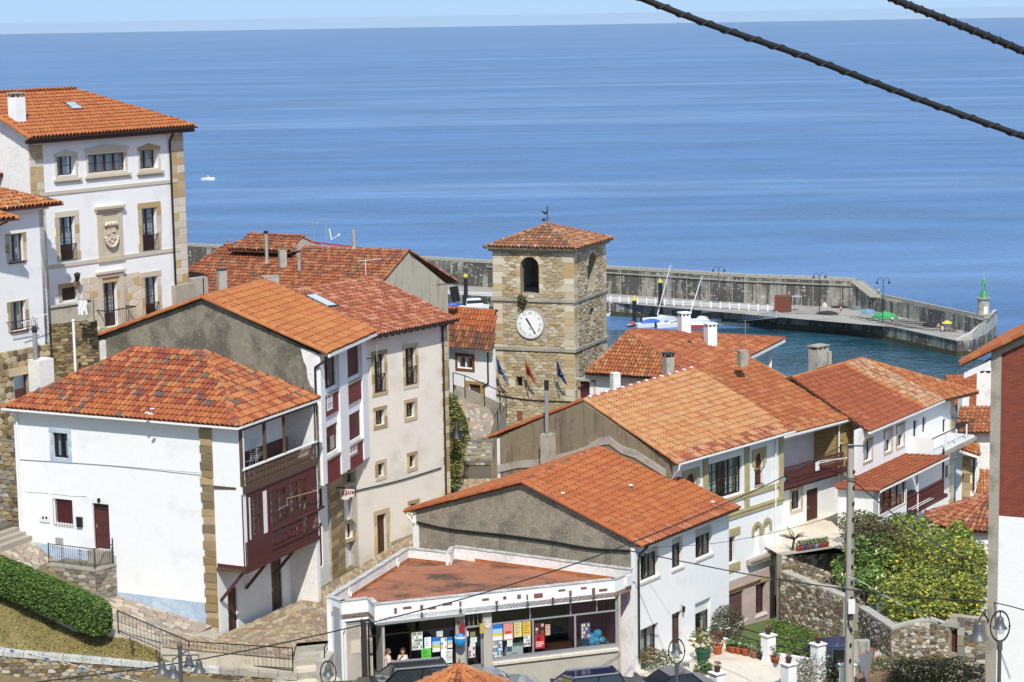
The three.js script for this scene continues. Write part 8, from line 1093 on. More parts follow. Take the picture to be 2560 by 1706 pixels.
{// retaining wall with pale coping, lawn and hedge
const g=thing('retaining_wall','rubble retaining wall with a whitewashed coping below the lawn','wall',V(copeM.x,40.5,copeM.z)),F=new Face(copeL,copeR),yA=s=>copeL.y+(copeR.y - copeL.y)*s / F.len;part(g,'backing',F.wall([[0,39.8],[F.len,39.8],[F.len,yA(F.len)- 0.1],[0,yA(0)- 0.1]],[],0.4),M.mortarD);stoneFace(g,F,0,40.3,F.len,yA(0)- 0.15,0.36,0.17,ST.grey.concat(ST.brown),{lim:200,dep:0.05,keep:(x,y)=>y<yA(x)- 0.2});
const n=16;for(let i=0;i<n;i++){const a=F.len*i / n,b=F.len*(i+1)/ n;part(g,'coping_stone',prism([F.p(a+0.012,yA(a),0.08),F.p(b - 0.012,yA(b),0.08),F.p(b - 0.012,yA(b),-0.42),F.p(a+0.012,yA(a),-0.42)],V(0,-0.24,0)),i<12?M.coping:M.conc);}
const P=(x,y,d)=>at(z1(x,y),d),low=[copeL,at(z1(600,1368),91.1),copeM,at(z1(1300,1440),91.2)].map(p=>p.clone().add(V(0,-0.04,-0.3))),up=[P(-120,860,93.8),P(560,1190,92.6),P(960,1245,92.4),P(1420,1440,91.9)];struct('lawn',ruled(up,low,4),M.lawn);
const pts=[];for(let i=0;i<5200;i++){const k=rnd()*2.999,s=Math.floor(k),t=k - s,p=up[s].clone().lerp(up[s+1],t).lerp(low[s].clone().lerp(low[s+1],t),rnd());p.y+=rr(0.0,0.05);pts.push(p);}const gr=new THREE.Mesh(leavesAt(pts,0.055,['#8f7f3e','#a08c4c','#6f7030','#5d6a28','#b09a5a']),LEAFV);gr.name='grass_blades';gr.userData={kind:'stuff',label:'short dry yellowish grass on the bank below the hedge',category:'grass'};scene.add(gr);
// clipped hedge following the slope
const h0=P(-140,870,93.8),h1=P(830,1290,91.7),hg=thing('clipped_hedge','long clipped green hedge sloping down above the lawn','hedge',h1),d=h1.clone().sub(h0),Lh=d.length();d.normalize();const x=V().crossVectors(UP,d).normalize(),lp=[];const hp=(s,a,y)=>h0.clone().addScaledVector(d,s).addScaledVector(x,a).add(V(0,y,0));
const prof=(s,th)=>{const e=Math.min(1,(Lh - s)/ 0.7),k=Math.sqrt(Math.max(0.02,1 -(1 - e)*(1 - e))),c=Math.cos(th),q=Math.sin(th),r=0.78 / Math.pow(Math.pow(Math.abs(c),3.4)+Math.pow(Math.abs(q),3.4),1 / 3.4);return[c*r*0.95*k,1.0+q*r*(0.3+0.7*k)*0.98];};
for(let i=0;i<17000;i++){const s=rnd()*Lh,th=rnd()*6.283,[a,y]=prof(s,th),k=rr(0.9,1.04)+0.05*Math.sin(s*4.1)*Math.sin(th*3);lp.push(hp(s,a*k,1.0+(y - 1.0)*k+0.05));}part(hg,'foliage',leavesAt(lp,0.07,['#4a6b1c','#3b5a18','#5d7f26','#6c8a2e','#2f4c14','#7a9436']),LEAFV);
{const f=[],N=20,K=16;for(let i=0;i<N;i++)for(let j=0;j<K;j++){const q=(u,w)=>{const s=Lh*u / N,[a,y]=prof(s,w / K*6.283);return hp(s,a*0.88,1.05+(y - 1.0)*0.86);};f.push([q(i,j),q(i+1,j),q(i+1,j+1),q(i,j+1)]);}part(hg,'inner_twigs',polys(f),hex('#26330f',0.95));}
for(let i=0;i<7;i++){const s=1+i*1.35,p=hp(s,0.15,-0.25);part(hg,'stem',[rod(p,hp(s+0.1,0.1,0.6),0.045),rod(p,hp(s - 0.15,0.25,0.6),0.035)],M.oldwood);}
}
// iron railing beside the path
{const T=[at(z1(880,1030),92.8),at(z1(1415,1262),92),at(z1(2192,1312),91.5)],g=thing('path_railing','black iron railing between the lawn and the paved lane','railing',T[1].clone().setY(T[1].y - 1));for(let i=0;i<2;i++){const a=T[i],b=T[i+1],dn=V(0,-0.92,0);part(g,'rail',[bar(a,b,0.05,0.04),bar(a.clone().add(dn),b.clone().add(dn),0.04,0.03),bar(a.clone().add(V(0,0.02,0)),a.clone().add(V(0,-1.02,0)),0.05),bar(b.clone().add(V(0,0.02,0)),b.clone().add(V(0,-1.02,0)),0.05)],M.iron);balusters(g,a.clone().add(dn),b.clone().add(dn),0.92,0.19,barGeo,M.iron,'rail_bar');}}
// steps from the road up to the lane
{const g=thing('street_steps','broad stone steps from the road up to the paved lane','steps',V(-9,41.2,-92)),a=at(z3(-40,1140),94),b=at(z3(300,1130),94.4),u=b.clone().sub(a).setY(0).normalize(),f=V(-u.z,0,u.x);for(let i=0;i<6;i++)part(g,'step',prism([[-1.6,0],[1.3,0],[1.3,1],[-1.6,1]].map(([s,k])=>a.clone().addScaledVector(u,s).addScaledVector(f,0.5*(i+1)- 0.5*k*1.06+0.02).setY(42.25 - 0.15*(i+1))),V(0,-0.8,0)),pick([M.chim,M.yard,M.conc]));const p=at(z3(170,1330),91.2),q=at(z3(350,1080),93);part(g,'side_wall',prism([p.clone().add(V(-0.15,0,0)),p.clone().add(V(0.35,0,0.1)),q.clone().add(V(0.35,0,0.1)),q.clone().add(V(-0.15,0,0))],V(0,-1.8,0)),M.chim);part(g,'handrail',[rod(at(z3(228,1180),91.4),at(z3(318,1020),92.8),0.028),rod(at(z3(228,1180),91.4),at(z3(228,1300),91.4),0.028),rod(at(z3(318,1020),92.8),at(z3(318,1130),92.8),0.028)],M.iron);}
const roadY=x=>x<-5?41.4:41.4 - 0.163*(x+5);
{const X=[-26,-10.2,-6,5.2,8,14,24],Zf=[-90.7,-90.7,-91.2,-97.4,-92.8,-92.6,-92.4];struct('road',ruled(X.map((x,i)=>V(x,roadY(Math.min(x,14)),Zf[i])),X.map(x=>V(x,roadY(Math.min(x,14)),-80)),4),M.asph);}
// ---------- alley up to the tower ----------
{const P=(x,y,d)=>at(y5(x,y),d),g=thing('alley_stairs','worn stone stair climbing the alley toward the clock tower','steps',P(240,720,120));const a=P(165,722,119.4),b=P(318,722,119.4),t0=P(180,545,122),n=7;for(let i=0;i<n;i++){const k=i /(n - 1),A=a.clone().lerp(t0,k),B=A.clone().add(b.clone().sub(a));const y=a.y+(t0.y - a.y)*(i+1)/ n;part(g,'step',boxG(B.x - A.x+0.2,y - 42,0.55).translate((A.x+B.x)/ 2,(y+42)/ 2,A.z - 0.2),pick(ST.grey));const m=5;for(let j=0;j<m;j++)part(g,'riser_stone',boxG((B.x - A.x)/ m*0.9,0.1,0.08).translate(A.x+(B.x - A.x)*(j+0.5)/ m,y - 0.13,A.z+0.1),pick(ST.rubble));}
const L=[P(190,545,122),P(170,430,125),P(90,285,129.5),P(60,260,131)],R=[P(318,545,122),P(350,430,125),P(300,345,128),P(110,262,131)],rp=struct('alley_ramp',ruled(L,R,3).translate(0,-0.01,0),M.mortar);flags(rp,L,R,0.5,0.32,ST.flagG,{flip:true,lim:200});
const w=[P(85,212,129),P(160,232,128.6),P(285,285,127.5),P(385,330,126.3),P(425,360,125.5)],w2=[P(425,360,125.5),P(370,460,123),P(345,515,121.8)],pg=thing('ramp_parapet','curved concrete parapet with black rail on the ramp by the tower','parapet',w[2].clone().setY(46));for(const q of[w,w2])for(let i=0;i<q.length - 1;i++){part(pg,'parapet_wall',prism([q[i],q[i+1],q[i+1].clone().add(V(0,-0.02,-0.3)),q[i].clone().add(V(0,-0.02,-0.3))],V(0,-2.2,0)),M.conc);const up=V(0,0.75,0);part(pg,'rail',[rod(q[i].clone().add(up),q[i+1].clone().add(up),0.03),rod(q[i].clone().add(V(0,-0.6,0.02)),q[i].clone().add(up),0.035)],M.iron);}
// bollard, and creeper on the cream house corner
{const b=P(512,440,127),t=P(512,380,127);single('red_bollard','small red and white post at the foot of the tower','post',rod(b,t,0.16,10),hex('#8a4636',0.8));}
const cr=thing('wall_creeper','yellowish green creeper climbing the corner of the cream house','creeper',P(110,850,117)),pts=[];for(const[x,y,r]of[[75,320,0.5],[95,390,0.75],[120,470,0.95],[125,540,0.85],[100,620,0.8],[95,690,0.7],[85,760,0.6],[80,830,0.55]])pts.push(...ellPts(P(x,y,117.2),[r*0.75,r*0.9,r*0.5],380,0.1));part(cr,'foliage',leavesAt(pts,0.1,['#6f7a2c','#8a8a38','#56682a','#a09a4c','#445420']),LEAFV);part(cr,'stem',tube([P(70,860,117.3),P(85,700,117.3),P(90,500,117.3),P(70,320,117.3)],0.05,16,5),M.oldwood);
{const p=P(105,470,116),l=thing('wall_bell_lamp','black bell shaped wall lamp in front of the creeper','lamp',p);part(l,'bell',lathe([[0.03,0.75],[0.12,0.68],[0.17,0.35],[0.32,0.06],[0.36,0]],12,p.clone().add(V(0,-0.7,0))),M.iron);part(l,'bracket',[rod(p.clone().add(V(0,0.1,0)),p.clone().add(V(-1.1,0.1,0.1)),0.03),rod(p.clone().add(V(-1.1,0.1,0.1)),p.clone().add(V(-1.1,-0.6,0.1)),0.03)],M.iron);}
}
// hanging shop sign in the lane
{const a=FD.q(zE(900,838)),p0=at(zE(885,835),107.3),p1=at(zE(1012,842),107.3),y0=at(zE(960,920),107.3).y,g=thing('projecting_sign','white projecting sign with dark red lettering over the lane','sign',p1.clone().setY(y0)),F=new Face(at(zE(912,850),107.3),p1),sh=[[0.03,-0.5],[F.len*0.3,-0.58],[F.len*0.56,-0.55],[F.len*0.68,-0.44],[F.len - 0.06,-0.4],[F.len - 0.02,-0.01],[0,-0.01]].map(q=>[q[0],p1.y+q[1]]);part(g,'board',F.flat(sh,0.08,0.02),hex('#d6c9c4',0.7));part(g,'bracket',[rod(p0,p1.clone().add(V(0.06,0,0)),0.04),bar(F.p(F.len+0.02,p1.y,0),F.p(F.len,p1.y - 0.44,0),0.04)],M.iron);
const font=await new FontLoader().loadAsync('fonts/droid/droid_sans_bold.typeface.json'),tx=(s,size,x,y)=>part(g,'lettering',new TextGeometry(s,{font,size,depth:0.02,curveSegments:4}).applyMatrix4(new THREE.Matrix4().makeShear(0.18,0,0,0,0,0)).applyMatrix4(F.M).translate(...(q=>[q.x - F.A.x,q.y,q.z - F.A.z])(F.p(x,p1.y+y,0.022))),hex('#7a1f24',0.7));tx('katia',0.19,0.1,-0.36);tx('lanas',0.07,0.16,-0.15);}
// ---------- terrace of the white house ----------
const pot=(p,r,c,lb,cols,k=1,grp)=>{const t=thing('flower_pot',lb,'flower pot',p,grp);part(t,'pot',lathe([[0,0],[r*0.7,0],[r,r*1.5],[r*1.1,r*1.5],[r*1.1,r*1.75],[r*0.9,r*1.75],[r*0.85,r*1.5],[0,r*1.5]],12,p),hex(c,0.85));leafClump(t,'plant',p.clone().add(V(0,r*1.7+r*k,0)),[r*1.25*k,r*1.2*k,r*1.25*k],Math.round(110*k),r*0.34,cols);};
const YT=39.6,PF=['#4f6a26','#6a7a34','#8a5a3a','#3f5a20'],TC='#a8593a';
{
const a=FE2.p(0,YT,0.01),b=FE2.p(FE2.len+2,YT,0.01),p1=onY(z6(1625,1328),YT),p2=onY(z6(1860,1600),YT),p3=onY(z6(1060,1640),YT);
struct('terrace_floor',new THREE.ShapeGeometry(new THREE.Shape([a,onY(z6(300,1640),YT),p3,p2,p1,onY(z6(1100,1165),YT),b].map(p=>new THREE.Vector2(p.x,-p.z)))).rotateX(-Math.PI / 2).translate(0,YT,0),M.yard);
const low=thing('terrace_wall','low white wall with black rails round the terrace','wall',p1),q0=onY(z6(1090,1165),YT),seg=(x,y)=>part(low,'low_wall',prism([x.clone().add(V(0,0.4,0)),y.clone().add(V(0,0.4,0)),y.clone().add(V(0.2,0.4,-0.15)),x.clone().add(V(0.2,0.4,-0.15))],V(0,-2.2,0)),M.white);seg(q0,p1);const p4=onY(z6(2180,1420),YT);seg(p1,p4);
for(const[x,y]of[[q0,p1],[p1,p4]])for(const h of[0.75,1.15])part(low,'rail',rod(x.clone().add(V(0.1,h,-0.1)),y.clone().add(V(0.1,h,-0.1)),0.03),M.iron);
const post=(px,top,lb)=>{const p=onY(px,YT),h=at(top,-p.z).y - YT,t=thing('gate_post',lb,'post',p,'white posts of the terrace');part(t,'shaft',boxG(0.5,h+1.2,0.5).rotateY(0.6).translate(p.x,YT+h / 2 - 0.6,p.z),M.white);part(t,'cap',boxG(0.62,0.05,0.62).rotateY(0.6).translate(p.x,YT+h+0.02,p.z),M.white);part(t,'dark_line',boxG(0.56,0.025,0.56).rotateY(0.6).translate(p.x,YT+h - 0.03,p.z),M.windark);pot(V(p.x,YT+h+0.045,p.z),0.15,'#4a2c24','dark flower bowl on the '+lb.replace(' with a flower bowl',''),['#8a5a4a','#5f6a34','#b08a7a'],0.9,'bowls on the terrace posts');};
post(z6(1622,1330),z6(1622,1040),'white terrace post with a flower bowl by the grass yard');post(z6(2180,1420),z6(2180,1140),'white terrace post with a flower bowl before the parked blue car');post(z6(1850,1640),z6(1850,1365),'white gate post with a flower bowl at the flowering shrubs');post(z6(1050,1700),z6(1050,1465),'white gate post with a flower bowl over the parked cars');post(z7(370,1600),z7(370,1375),'white gate post with a flower bowl at the foot of the utility pole');
const P=[[1180,1225,0.16],[1222,1240,0.2],[1290,1250,0.2],[1368,1268,0.21],[1468,1295,0.2,'#9a6a54'],[1560,1320,0.2,'#23272a'],[1655,1335,0.22],[1712,1350,0.15]];for(const[x,y,r,c]of P)pot(onY(z6(x,y),YT),r,c??TC,c==='#23272a'?'black pot in the row along the terrace wall':c?'pale brown pot in the row along the terrace wall':'terracotta pot in the row along the terrace wall',GREENS,1.1,'pots along the terrace wall');
pot(onY(z6(885,1335),YT),0.34,'#1f5a44','large green pot with a reddish shrub by the house wall',PF,1.5);pot(onY(z6(1052,1252),YT),0.25,'#c0683e','orange pot with spiky red leaves by the house wall',['#6a2e22','#8a4030'],1.3);pot(onY(z6(940,1300),YT),0.16,TC,'little terracotta pot behind the large green one',GREENS);
for(const[x,y,lb]of[[850,1085,'leafy window box plant left of the sill'],[1005,1030,'leafy window box plant right of the sill']]){const c=FE2.q(z6(x,y),0.2),p=FE2.p(c[0],c[1],0.2);pot(p.clone().setY(p.y - 0.2),0.15,'#9a3a2a',lb,GREENS,1.3);}
{const p=onY(z6(1165,1110),YT);const t=thing('round_bush','round dark twiggy bush in the corner of the terrace','bush',p);part(t,'foliage',leavesAt(ellPts(p.clone().add(V(0,0.9,0)),[0.85,0.95,0.85],2200),0.07,['#4a4a2c','#5a5838','#6b6444','#3c3e22']),LEAFV);part(t,'trunk',rod(p,p.clone().add(V(0,0.6,0)),0.05),M.oldwood);}
{const c=onY(z6(690,1400),YT),t=thing('garden_chair','white plastic garden chair with fan back on the terrace','chair',c),A=(x,y,z)=>V(c.x+x,c.y+y,c.z+z);part(t,'seat',boxG(0.5,0.04,0.48).translate(c.x,c.y+0.42,c.z),M.plastic);for(const[x,z]of[[-0.22,-0.2],[0.22,-0.2],[-0.22,0.2],[0.22,0.2]])part(t,'leg',rod(A(x,0,z),A(x*0.9,0.42,z*0.9),0.025),M.plastic);for(let i=0;i<7;i++){const k=(i - 3)/ 3;part(t,'back_slat',rod(A(k*0.12,0.42,-0.22),A(k*0.36,0.95 - Math.abs(k)*0.18,-0.32),0.022),M.plastic);}}
const shrub=(px,Y,r,n,cols,nm,lb,sz=0.075)=>{const p=onY(px,Y),t=thing(nm,lb,'shrub',p);part(t,'foliage',leavesAt(ellPts(p.clone().add(V(0,r[1]*0.7,0)),r,n,0.2),sz,cols),LEAFV);part(t,'stem',rod(p,p.clone().add(V(0,r[1]*0.6,0)),0.05),M.oldwood);};
shrub(z6(440,1440),YT,[0.9,0.6,0.6],900,['#c9ccc4','#e0e2dc','#5a6a34','#46582a'],'white_flower_shrub','white flowering shrub by the patio window',0.07);shrub(z6(310,1340),YT+0.4,[0.8,0.4,0.4],600,['#7a5a2c','#5f6a2a','#86652e'],'planter_shrub','brownish shrub in the white planter below the patio window');shrub(z7(60,1560),YT - 0.6,[1.3,0.9,0.8],1500,['#d8dad2','#c2c4bc','#4a5c28','#39501f','#6a7a40','#9a4a3a'],'white_flower_shrub','white flowering shrub under the post before the blue car');shrub(z7(235,1480),YT - 0.5,[0.75,0.5,0.5],1400,['#4a5c18','#5a6c1e','#39500f'],'clipped_bush','small clipped green bush beside the white flowers',0.05);shrub(z6(900,1560),YT - 0.4,[0.5,0.6,0.4],400,['#3f5a2a','#5a743a'],'spiky_plant','spiky green plant under the terrace rail',0.12);
for(let i=0;i<9;i++)shrub(z7(380+i*155,1600+(i % 3)*14),38.8,[1.3,0.9,0.9],800,['#5f5f2e','#4d5226','#7a7438','#3d441e'],'roadside_bush',['low olive bush','broad olive bush','ragged olive bush'][i % 3]+' along the foot of the garden wall, '+['under the pole','by the sign','by the steps','below the handrail','under the wall bend','below the doorway','by the doorway step','near the brick house','beside the street lamp'][i]);
}
// ---------- grass yard, block wall and garden walls ----------
{
const Y=38.1,o=(f,x,y,yy=Y)=>onY(f(x,y),yy);struct('grass_yard',polys([[FF2.p(3,Y,0.02),o(z6,1560,1420),o(z7,420,1520),o(z7,560,1000),o(z6,1760,830)]]),M.grass);
{const pts=[];for(let i=0;i<3800;i++){const p=o(z6,rr(1640,2250),rr(900,1280));p.y+=rr(0,0.12);pts.push(p);}const gr=new THREE.Mesh(leavesAt(pts,0.1,['#4a6a1e','#5f7a2a','#7a7a3a','#3c5a18']),LEAFV);gr.name='yard_grass';gr.userData={kind:'stuff',label:'rough green grass in the yard by the parked blue car',category:'grass'};scene.add(gr);}
const B0=o(z6,1900,890),B1=o(z7,560,1000),F=new Face(B0,B1),h=2.2,bw=thing('block_wall','pierced concrete block wall at the back of the grass yard','wall',B0);part(bw,'lower_wall',F.box(0,F.len,Y - 0.5,Y+h - 0.75,-0.2,0),M.conc);part(bw,'cap',F.box(0,F.len,Y+h - 0.1,Y+h,-0.24,0.04),M.chim);part(bw,'pier',F.box(-0.4,0.1,Y - 0.5,Y+h,-0.3,0.1),M.conc);for(let s=0.15;s<F.len - 0.5;s+=0.62){part(bw,'pierced_block',[bar(F.p(s,Y+h - 0.75,-0.1),F.p(s+0.6,Y+h - 0.1,-0.1),0.2,0.06),bar(F.p(s,Y+h - 0.1,-0.1),F.p(s+0.6,Y+h - 0.75,-0.1),0.2,0.06),F.box(s - 0.02,s+0.02,Y+h - 0.75,Y+h - 0.1,-0.2,0)],M.chim);}
const rub=(a,b,y0,ta,tb,nm,lb,w=0.24,hh=0.16,lim=200,mats=ST.rubble)=>{const R=new Face(a,b),t=thing(nm,lb,'wall',R.p(R.len / 2,y0));part(t,'core',R.wall([[0,y0],[R.len,y0],[R.len,tb],[0,ta]],[],0.45),M.mortar);const ty=s=>ta+(tb - ta)*s / R.len;stoneFace(t,R,0,y0,R.len,Math.max(ta,tb),w,hh,mats,{lim,dep:0.05,keep:(x,y)=>y<ty(x)- 0.05,jit:0.42});part(t,'mortar_cap',bar(R.p(0,ta,-0.22),R.p(R.len,tb,-0.22),0.5,0.12),M.chim);return[t,R];};
const YG=41.6,g0=onY(z6(1770,150),YG),g1=onY(z6(2353,60),YG),g2=onY(z7(560,110),YG);
rub(g0,g1,37.5,YG,YG,'terrace_retaining_wall','mossy rubble retaining wall under the loggia house terrace',0.26,0.17,250);rub(g1,g2,37.5,YG,YG,'terrace_retaining_wall','mossy rubble retaining wall turning behind the utility pole',0.26,0.17,120);struct('upper_terrace',polys([[g0,g1,g2,FGh.p(FGh.len+2,YG,-1),FGh.p(-2,YG,-0.2)]]),M.yard);
rub(at(z6(1765,330),110.6),at(z7(330,620),107),37.6,at(z6(1765,330),110.6).y,at(z7(330,620),107).y,'sloping_wall','rubble wall sloping down behind the grass yard',0.25,0.16,250);
const w0=at(z7(500,730),104),w1=at(z7(870,970),99.5),w2=at(z7(1300,870),99.5),w3=at(z7(1520,900),99.3),w4=at(z7(1930,900),98.5);rub(w0,w1,37,w0.y,w1.y,'garden_wall','rubble garden wall sloping down from the utility pole',0.24,0.15,220);rub(w1,w2,37,w1.y,w2.y,'garden_wall','rubble garden wall rising below the lemon tree',0.23,0.15,250,ST.rubble);rub(w2,w3,37,w2.y,w3.y - 0.2,'garden_wall','short rubble wall left of the garden doorway',0.23,0.15,120);
const R5=new Face(w3,w4),dr=R5.rect(z7(1535,950),z7(1605,1250)),gt=thing('garden_doorway','stone garden doorway with a dark red door in the rubble wall','doorway',w3.clone().setY(37.5)),yt=w3.y+0.35;part(gt,'core',R5.wall(rectOut(0,37,R5.len,yt),[dr],0.4),M.mortar);stoneFace(gt,R5,dr[2]+0.35,37,R5.len,yt,0.32,0.2,ST.rubble,{lim:160,dep:0.05,jit:0.42});blocks(gt,R5,dr[0]- 0.22,37,dr[0],dr[3]+0.1,0.5,ST.grey,{dep:0.05});blocks(gt,R5,dr[2],37,dr[2]+0.34,dr[3]+0.6,0.5,ST.grey,{dep:0.06});part(gt,'lintel',R5.box(dr[0]- 0.25,dr[2]+0.1,dr[3]+0.002,dr[3]+0.3,-0.3,0.08),M.chim);part(gt,'door',R5.box(dr[0],dr[2],dr[1]- 1,dr[3],-0.3,-0.22),M.redwood);
for(const[x0,y0,x1,yy]of[[890,1325,1505,1345],[1700,1395,1905,1430]]){const a=at(z7(x0,y0),98.6),b=at(z7(x1,yy),98.2),t=thing('wall_handrail',x0<1000?'black iron handrail on the garden wall below the lemon tree':'bent black iron handrail right of the garden doorway','handrail',a);part(t,'rail',[rod(a,b,0.04),rod(a.clone().add(V(0,-0.12,0)),b.clone().add(V(0,-0.12,0)),0.04)],M.iron);part(t,'bracket',[rod(a,a.clone().add(V(0,-0.1,-0.9)),0.02),rod(b,b.clone().add(V(0,-0.1,-0.9)),0.02)],M.iron);}
const st=thing('garden_steps','rough stone steps beside the garden wall and road sign','steps',at(z7(720,1400),98));for(let i=0;i<6;i++){const p=at(z7(790 - i*34,1460 - i*45),96.5+i*0.9);part(st,'step',boxG(2.4,1.2,0.75).rotateY(0.5).translate(p.x - 0.4,p.y - 0.6,p.z),pick(ST.rubble));}
{const a=at(z7(525,830),101),b=at(z7(480,1567),94.5),W=new Face(at(z7(535,900),101.5),at(z7(555,900),95));const t=thing('gate_pier','narrow concrete gate pier behind the utility pole','pier',V(b.x,38,b.z));const c=at(z7(515,1200),97);part(t,'pier',boxG(0.85,a.y - 36,0.4).translate(c.x,(a.y+36)/ 2,c.z),M.chim);part(t,'gate',boxG(0.7,a.y - 38.4,0.08).translate(c.x - 0.85,(a.y+37.4)/ 2,c.z - 0.2),M.black);}
{const p=at(z7(575,1480),94),t=thing('warning_sign','back of a triangular road sign on a grey post','sign',V(p.x,38.5,p.z)),c=at(z7(585,1330),94);part(t,'post',rod(V(c.x,38.5,c.z),V(c.x,c.y+0.9,c.z),0.04),M.steel);part(t,'plate',new THREE.CylinderGeometry(0.9,0.9,0.04,3).rotateX(Math.PI / 2).rotateY(0.9).translate(c.x,c.y - 0.05,c.z+0.06),M.alu);part(t,'red_edge',new THREE.CylinderGeometry(0.96,0.96,0.02,3).rotateX(Math.PI / 2).rotateY(0.9).translate(c.x+0.03,c.y - 0.05,c.z+0.02),hex('#a83a34',0.6));}
// plants on the upper terrace
for(let i=0;i<9;i++){const p=g0.clone().lerp(g1,0.4+i*0.068).add(V(0,0.07,0.1));pot(p.addScaledVector(V(-0.2,0,-0.2),1),0.15,i===2?'#2f58a8':i===4?'#5a6a7a':i===5?'#8fa8b8':'#a4503a',(i===2?'bright blue':i===4?'slate grey':i===5?'pale blue':'terracotta')+' pot in the row on the loggia house terrace edge',GREENS,0.95,'pots on the upper terrace edge');}
const bare=(px,Y,h,nm,lb)=>{const p=onY(px,Y),t=thing(nm,lb,'tree',p);part(t,'trunk',rod(p,p.clone().add(V(0.1,h*0.5,0)),0.09,6,0.06),M.oldwood);const G=[];for(let i=0;i<14;i++){const a=rr(0,6.3),m=p.clone().add(V(Math.cos(a)*h*0.3,h*rr(0.55,0.75),Math.sin(a)*h*0.3));G.push(rod(p.clone().add(V(0.1,h*0.5,0)),m,0.04,5,0.025),rod(m,m.clone().add(V(Math.cos(a+rr(-1,1))*h*0.35,h*rr(-0.05,0.22),Math.sin(a)*h*0.3)),0.022,4,0.01));}part(t,'bare_branches',G,M.oldwood);};bare(z6(1890,100),YG,1.3,'pollarded_tree','small bare pollarded tree on the upper terrace');bare(z8(700,1270),40.5,3,'bare_vine','bare twisted vine against the lean-to wall');
}
// ---------- lemon tree and neighbours ----------
{
const base=at(z7(1150,900),108).setY(38),t=thing('lemon_tree','dense yellowish green lemon tree filling the walled garden','tree',base),blobs=[[1000,300,110,2.1],[1300,250,110,2.3],[1600,330,109,2.0],[800,180,111,1.7],[1150,60,112,1.8],[1450,60,112,1.8],[1700,480,107.5,1.6],[1250,480,106.8,1.9],[950,500,107,1.6],[1550,640,106,1.5],[1250,700,105.5,1.4],[1000,760,105,1.1],[1420,790,105,1.0],[1750,640,106,1.2],[560,200,110,1.6],[600,440,108.5,1.3],[720,60,112,1.5],[1000,-60,113,1.3],[1620,-30,112.5,1.2],[1770,240,109,1.1]],pts=[],p2=[],pw=[],fr=[];let q;
for(const[x,y,d,r]of blobs){const c=at(z7(x,y),d),white=x<760;for(let k=0;k<7;k++){const cc=c.clone().add(V(rr(-0.6,0.6)*r,rr(-0.5,0.6)*r,rr(-0.5,0.6)*r));(white?p2:pts).push(...ellPts(cc,[r*0.5,r*0.45,r*0.5],Math.round(150*r),0.45));}if(white)for(let k=0;k<9;k++)pw.push(c.clone().add(V(rr(-1,1)*r,rr(-0.8,0.6)*r,rr(0.4,1)*r)));else for(let k=0;k<3;k++)fr.push(c.clone().add(V(rr(-0.9,0.9)*r,rr(-0.8,0.5)*r,rr(0.6,1)*r)));}
part(t,'crown',leavesAt(pts,0.12,['#9aa03a','#848f34','#b3ae46','#6c8030','#5a742a','#c0b850','#4a6426']),LEAFV);for(const p of fr)part(t,'lemon',new THREE.SphereGeometry(0.07,8,6).scale(1,1.25,1).translate(p.x,p.y,p.z),hex('#d9b52c',0.6));part(t,'trunk',[rod(base,base.clone().add(V(0.2,2.2,0)),0.16,8,0.11),...[[-1.8,3.6,0.5],[1.6,4,0.4],[0.3,4.4,-0.8],[2.8,3.4,1]].map(a=>rod(base.clone().add(V(0.2,2.1,0)),base.clone().add(V(...a)),0.09,6,0.03))],M.oldwood);
const bs=at(z7(590,420),109).setY(38.3),t2=thing('trumpet_flower_tree','green shrub hung with white trumpet flowers behind the utility pole','tree',bs);part(t2,'crown',leavesAt(p2,0.13,['#7c9a44','#638436','#90a854','#52722e']),LEAFV);for(const p of pw)part(t2,'trumpet_flower',new THREE.ConeGeometry(0.06,0.2,6,1,true).translate(p.x,p.y,p.z),hex('#e6dcae',0.8));part(t2,'trunk',rod(bs,bs.clone().add(V(0,2.6,0)),0.1),M.oldwood);
for(const[x,y,d,r,n,c,lb]of[[620,1290,111,1.1,1600,['#5c5436','#6e6240','#4a4a2a'],'brownish heath bush below the lean-to'],[720,1400,110,1.3,1800,['#564e30','#6a5e3a','#464626'],'dark brown bush at the top of the lemon tree'],[500,1190,113,0.8,900,['#5a6a2a','#70762e'],'small green bush by the lean-to side wall'],[1060,1220,114,0.9,900,['#2f4a1c','#3d5a22','#24401a'],'dark green creeper under the lean-to balcony']]){const p=at(z8(x,y),d),b=thing('garden_bush',lb,'bush',p.clone().setY(p.y - r));part(b,'foliage',leavesAt(ellPts(p,[r*1.5,r*0.8,r],n,0.3),0.1,c),LEAFV);part(b,'stem',rod(p.clone().setY(p.y - r),p,0.05),M.oldwood);}
}
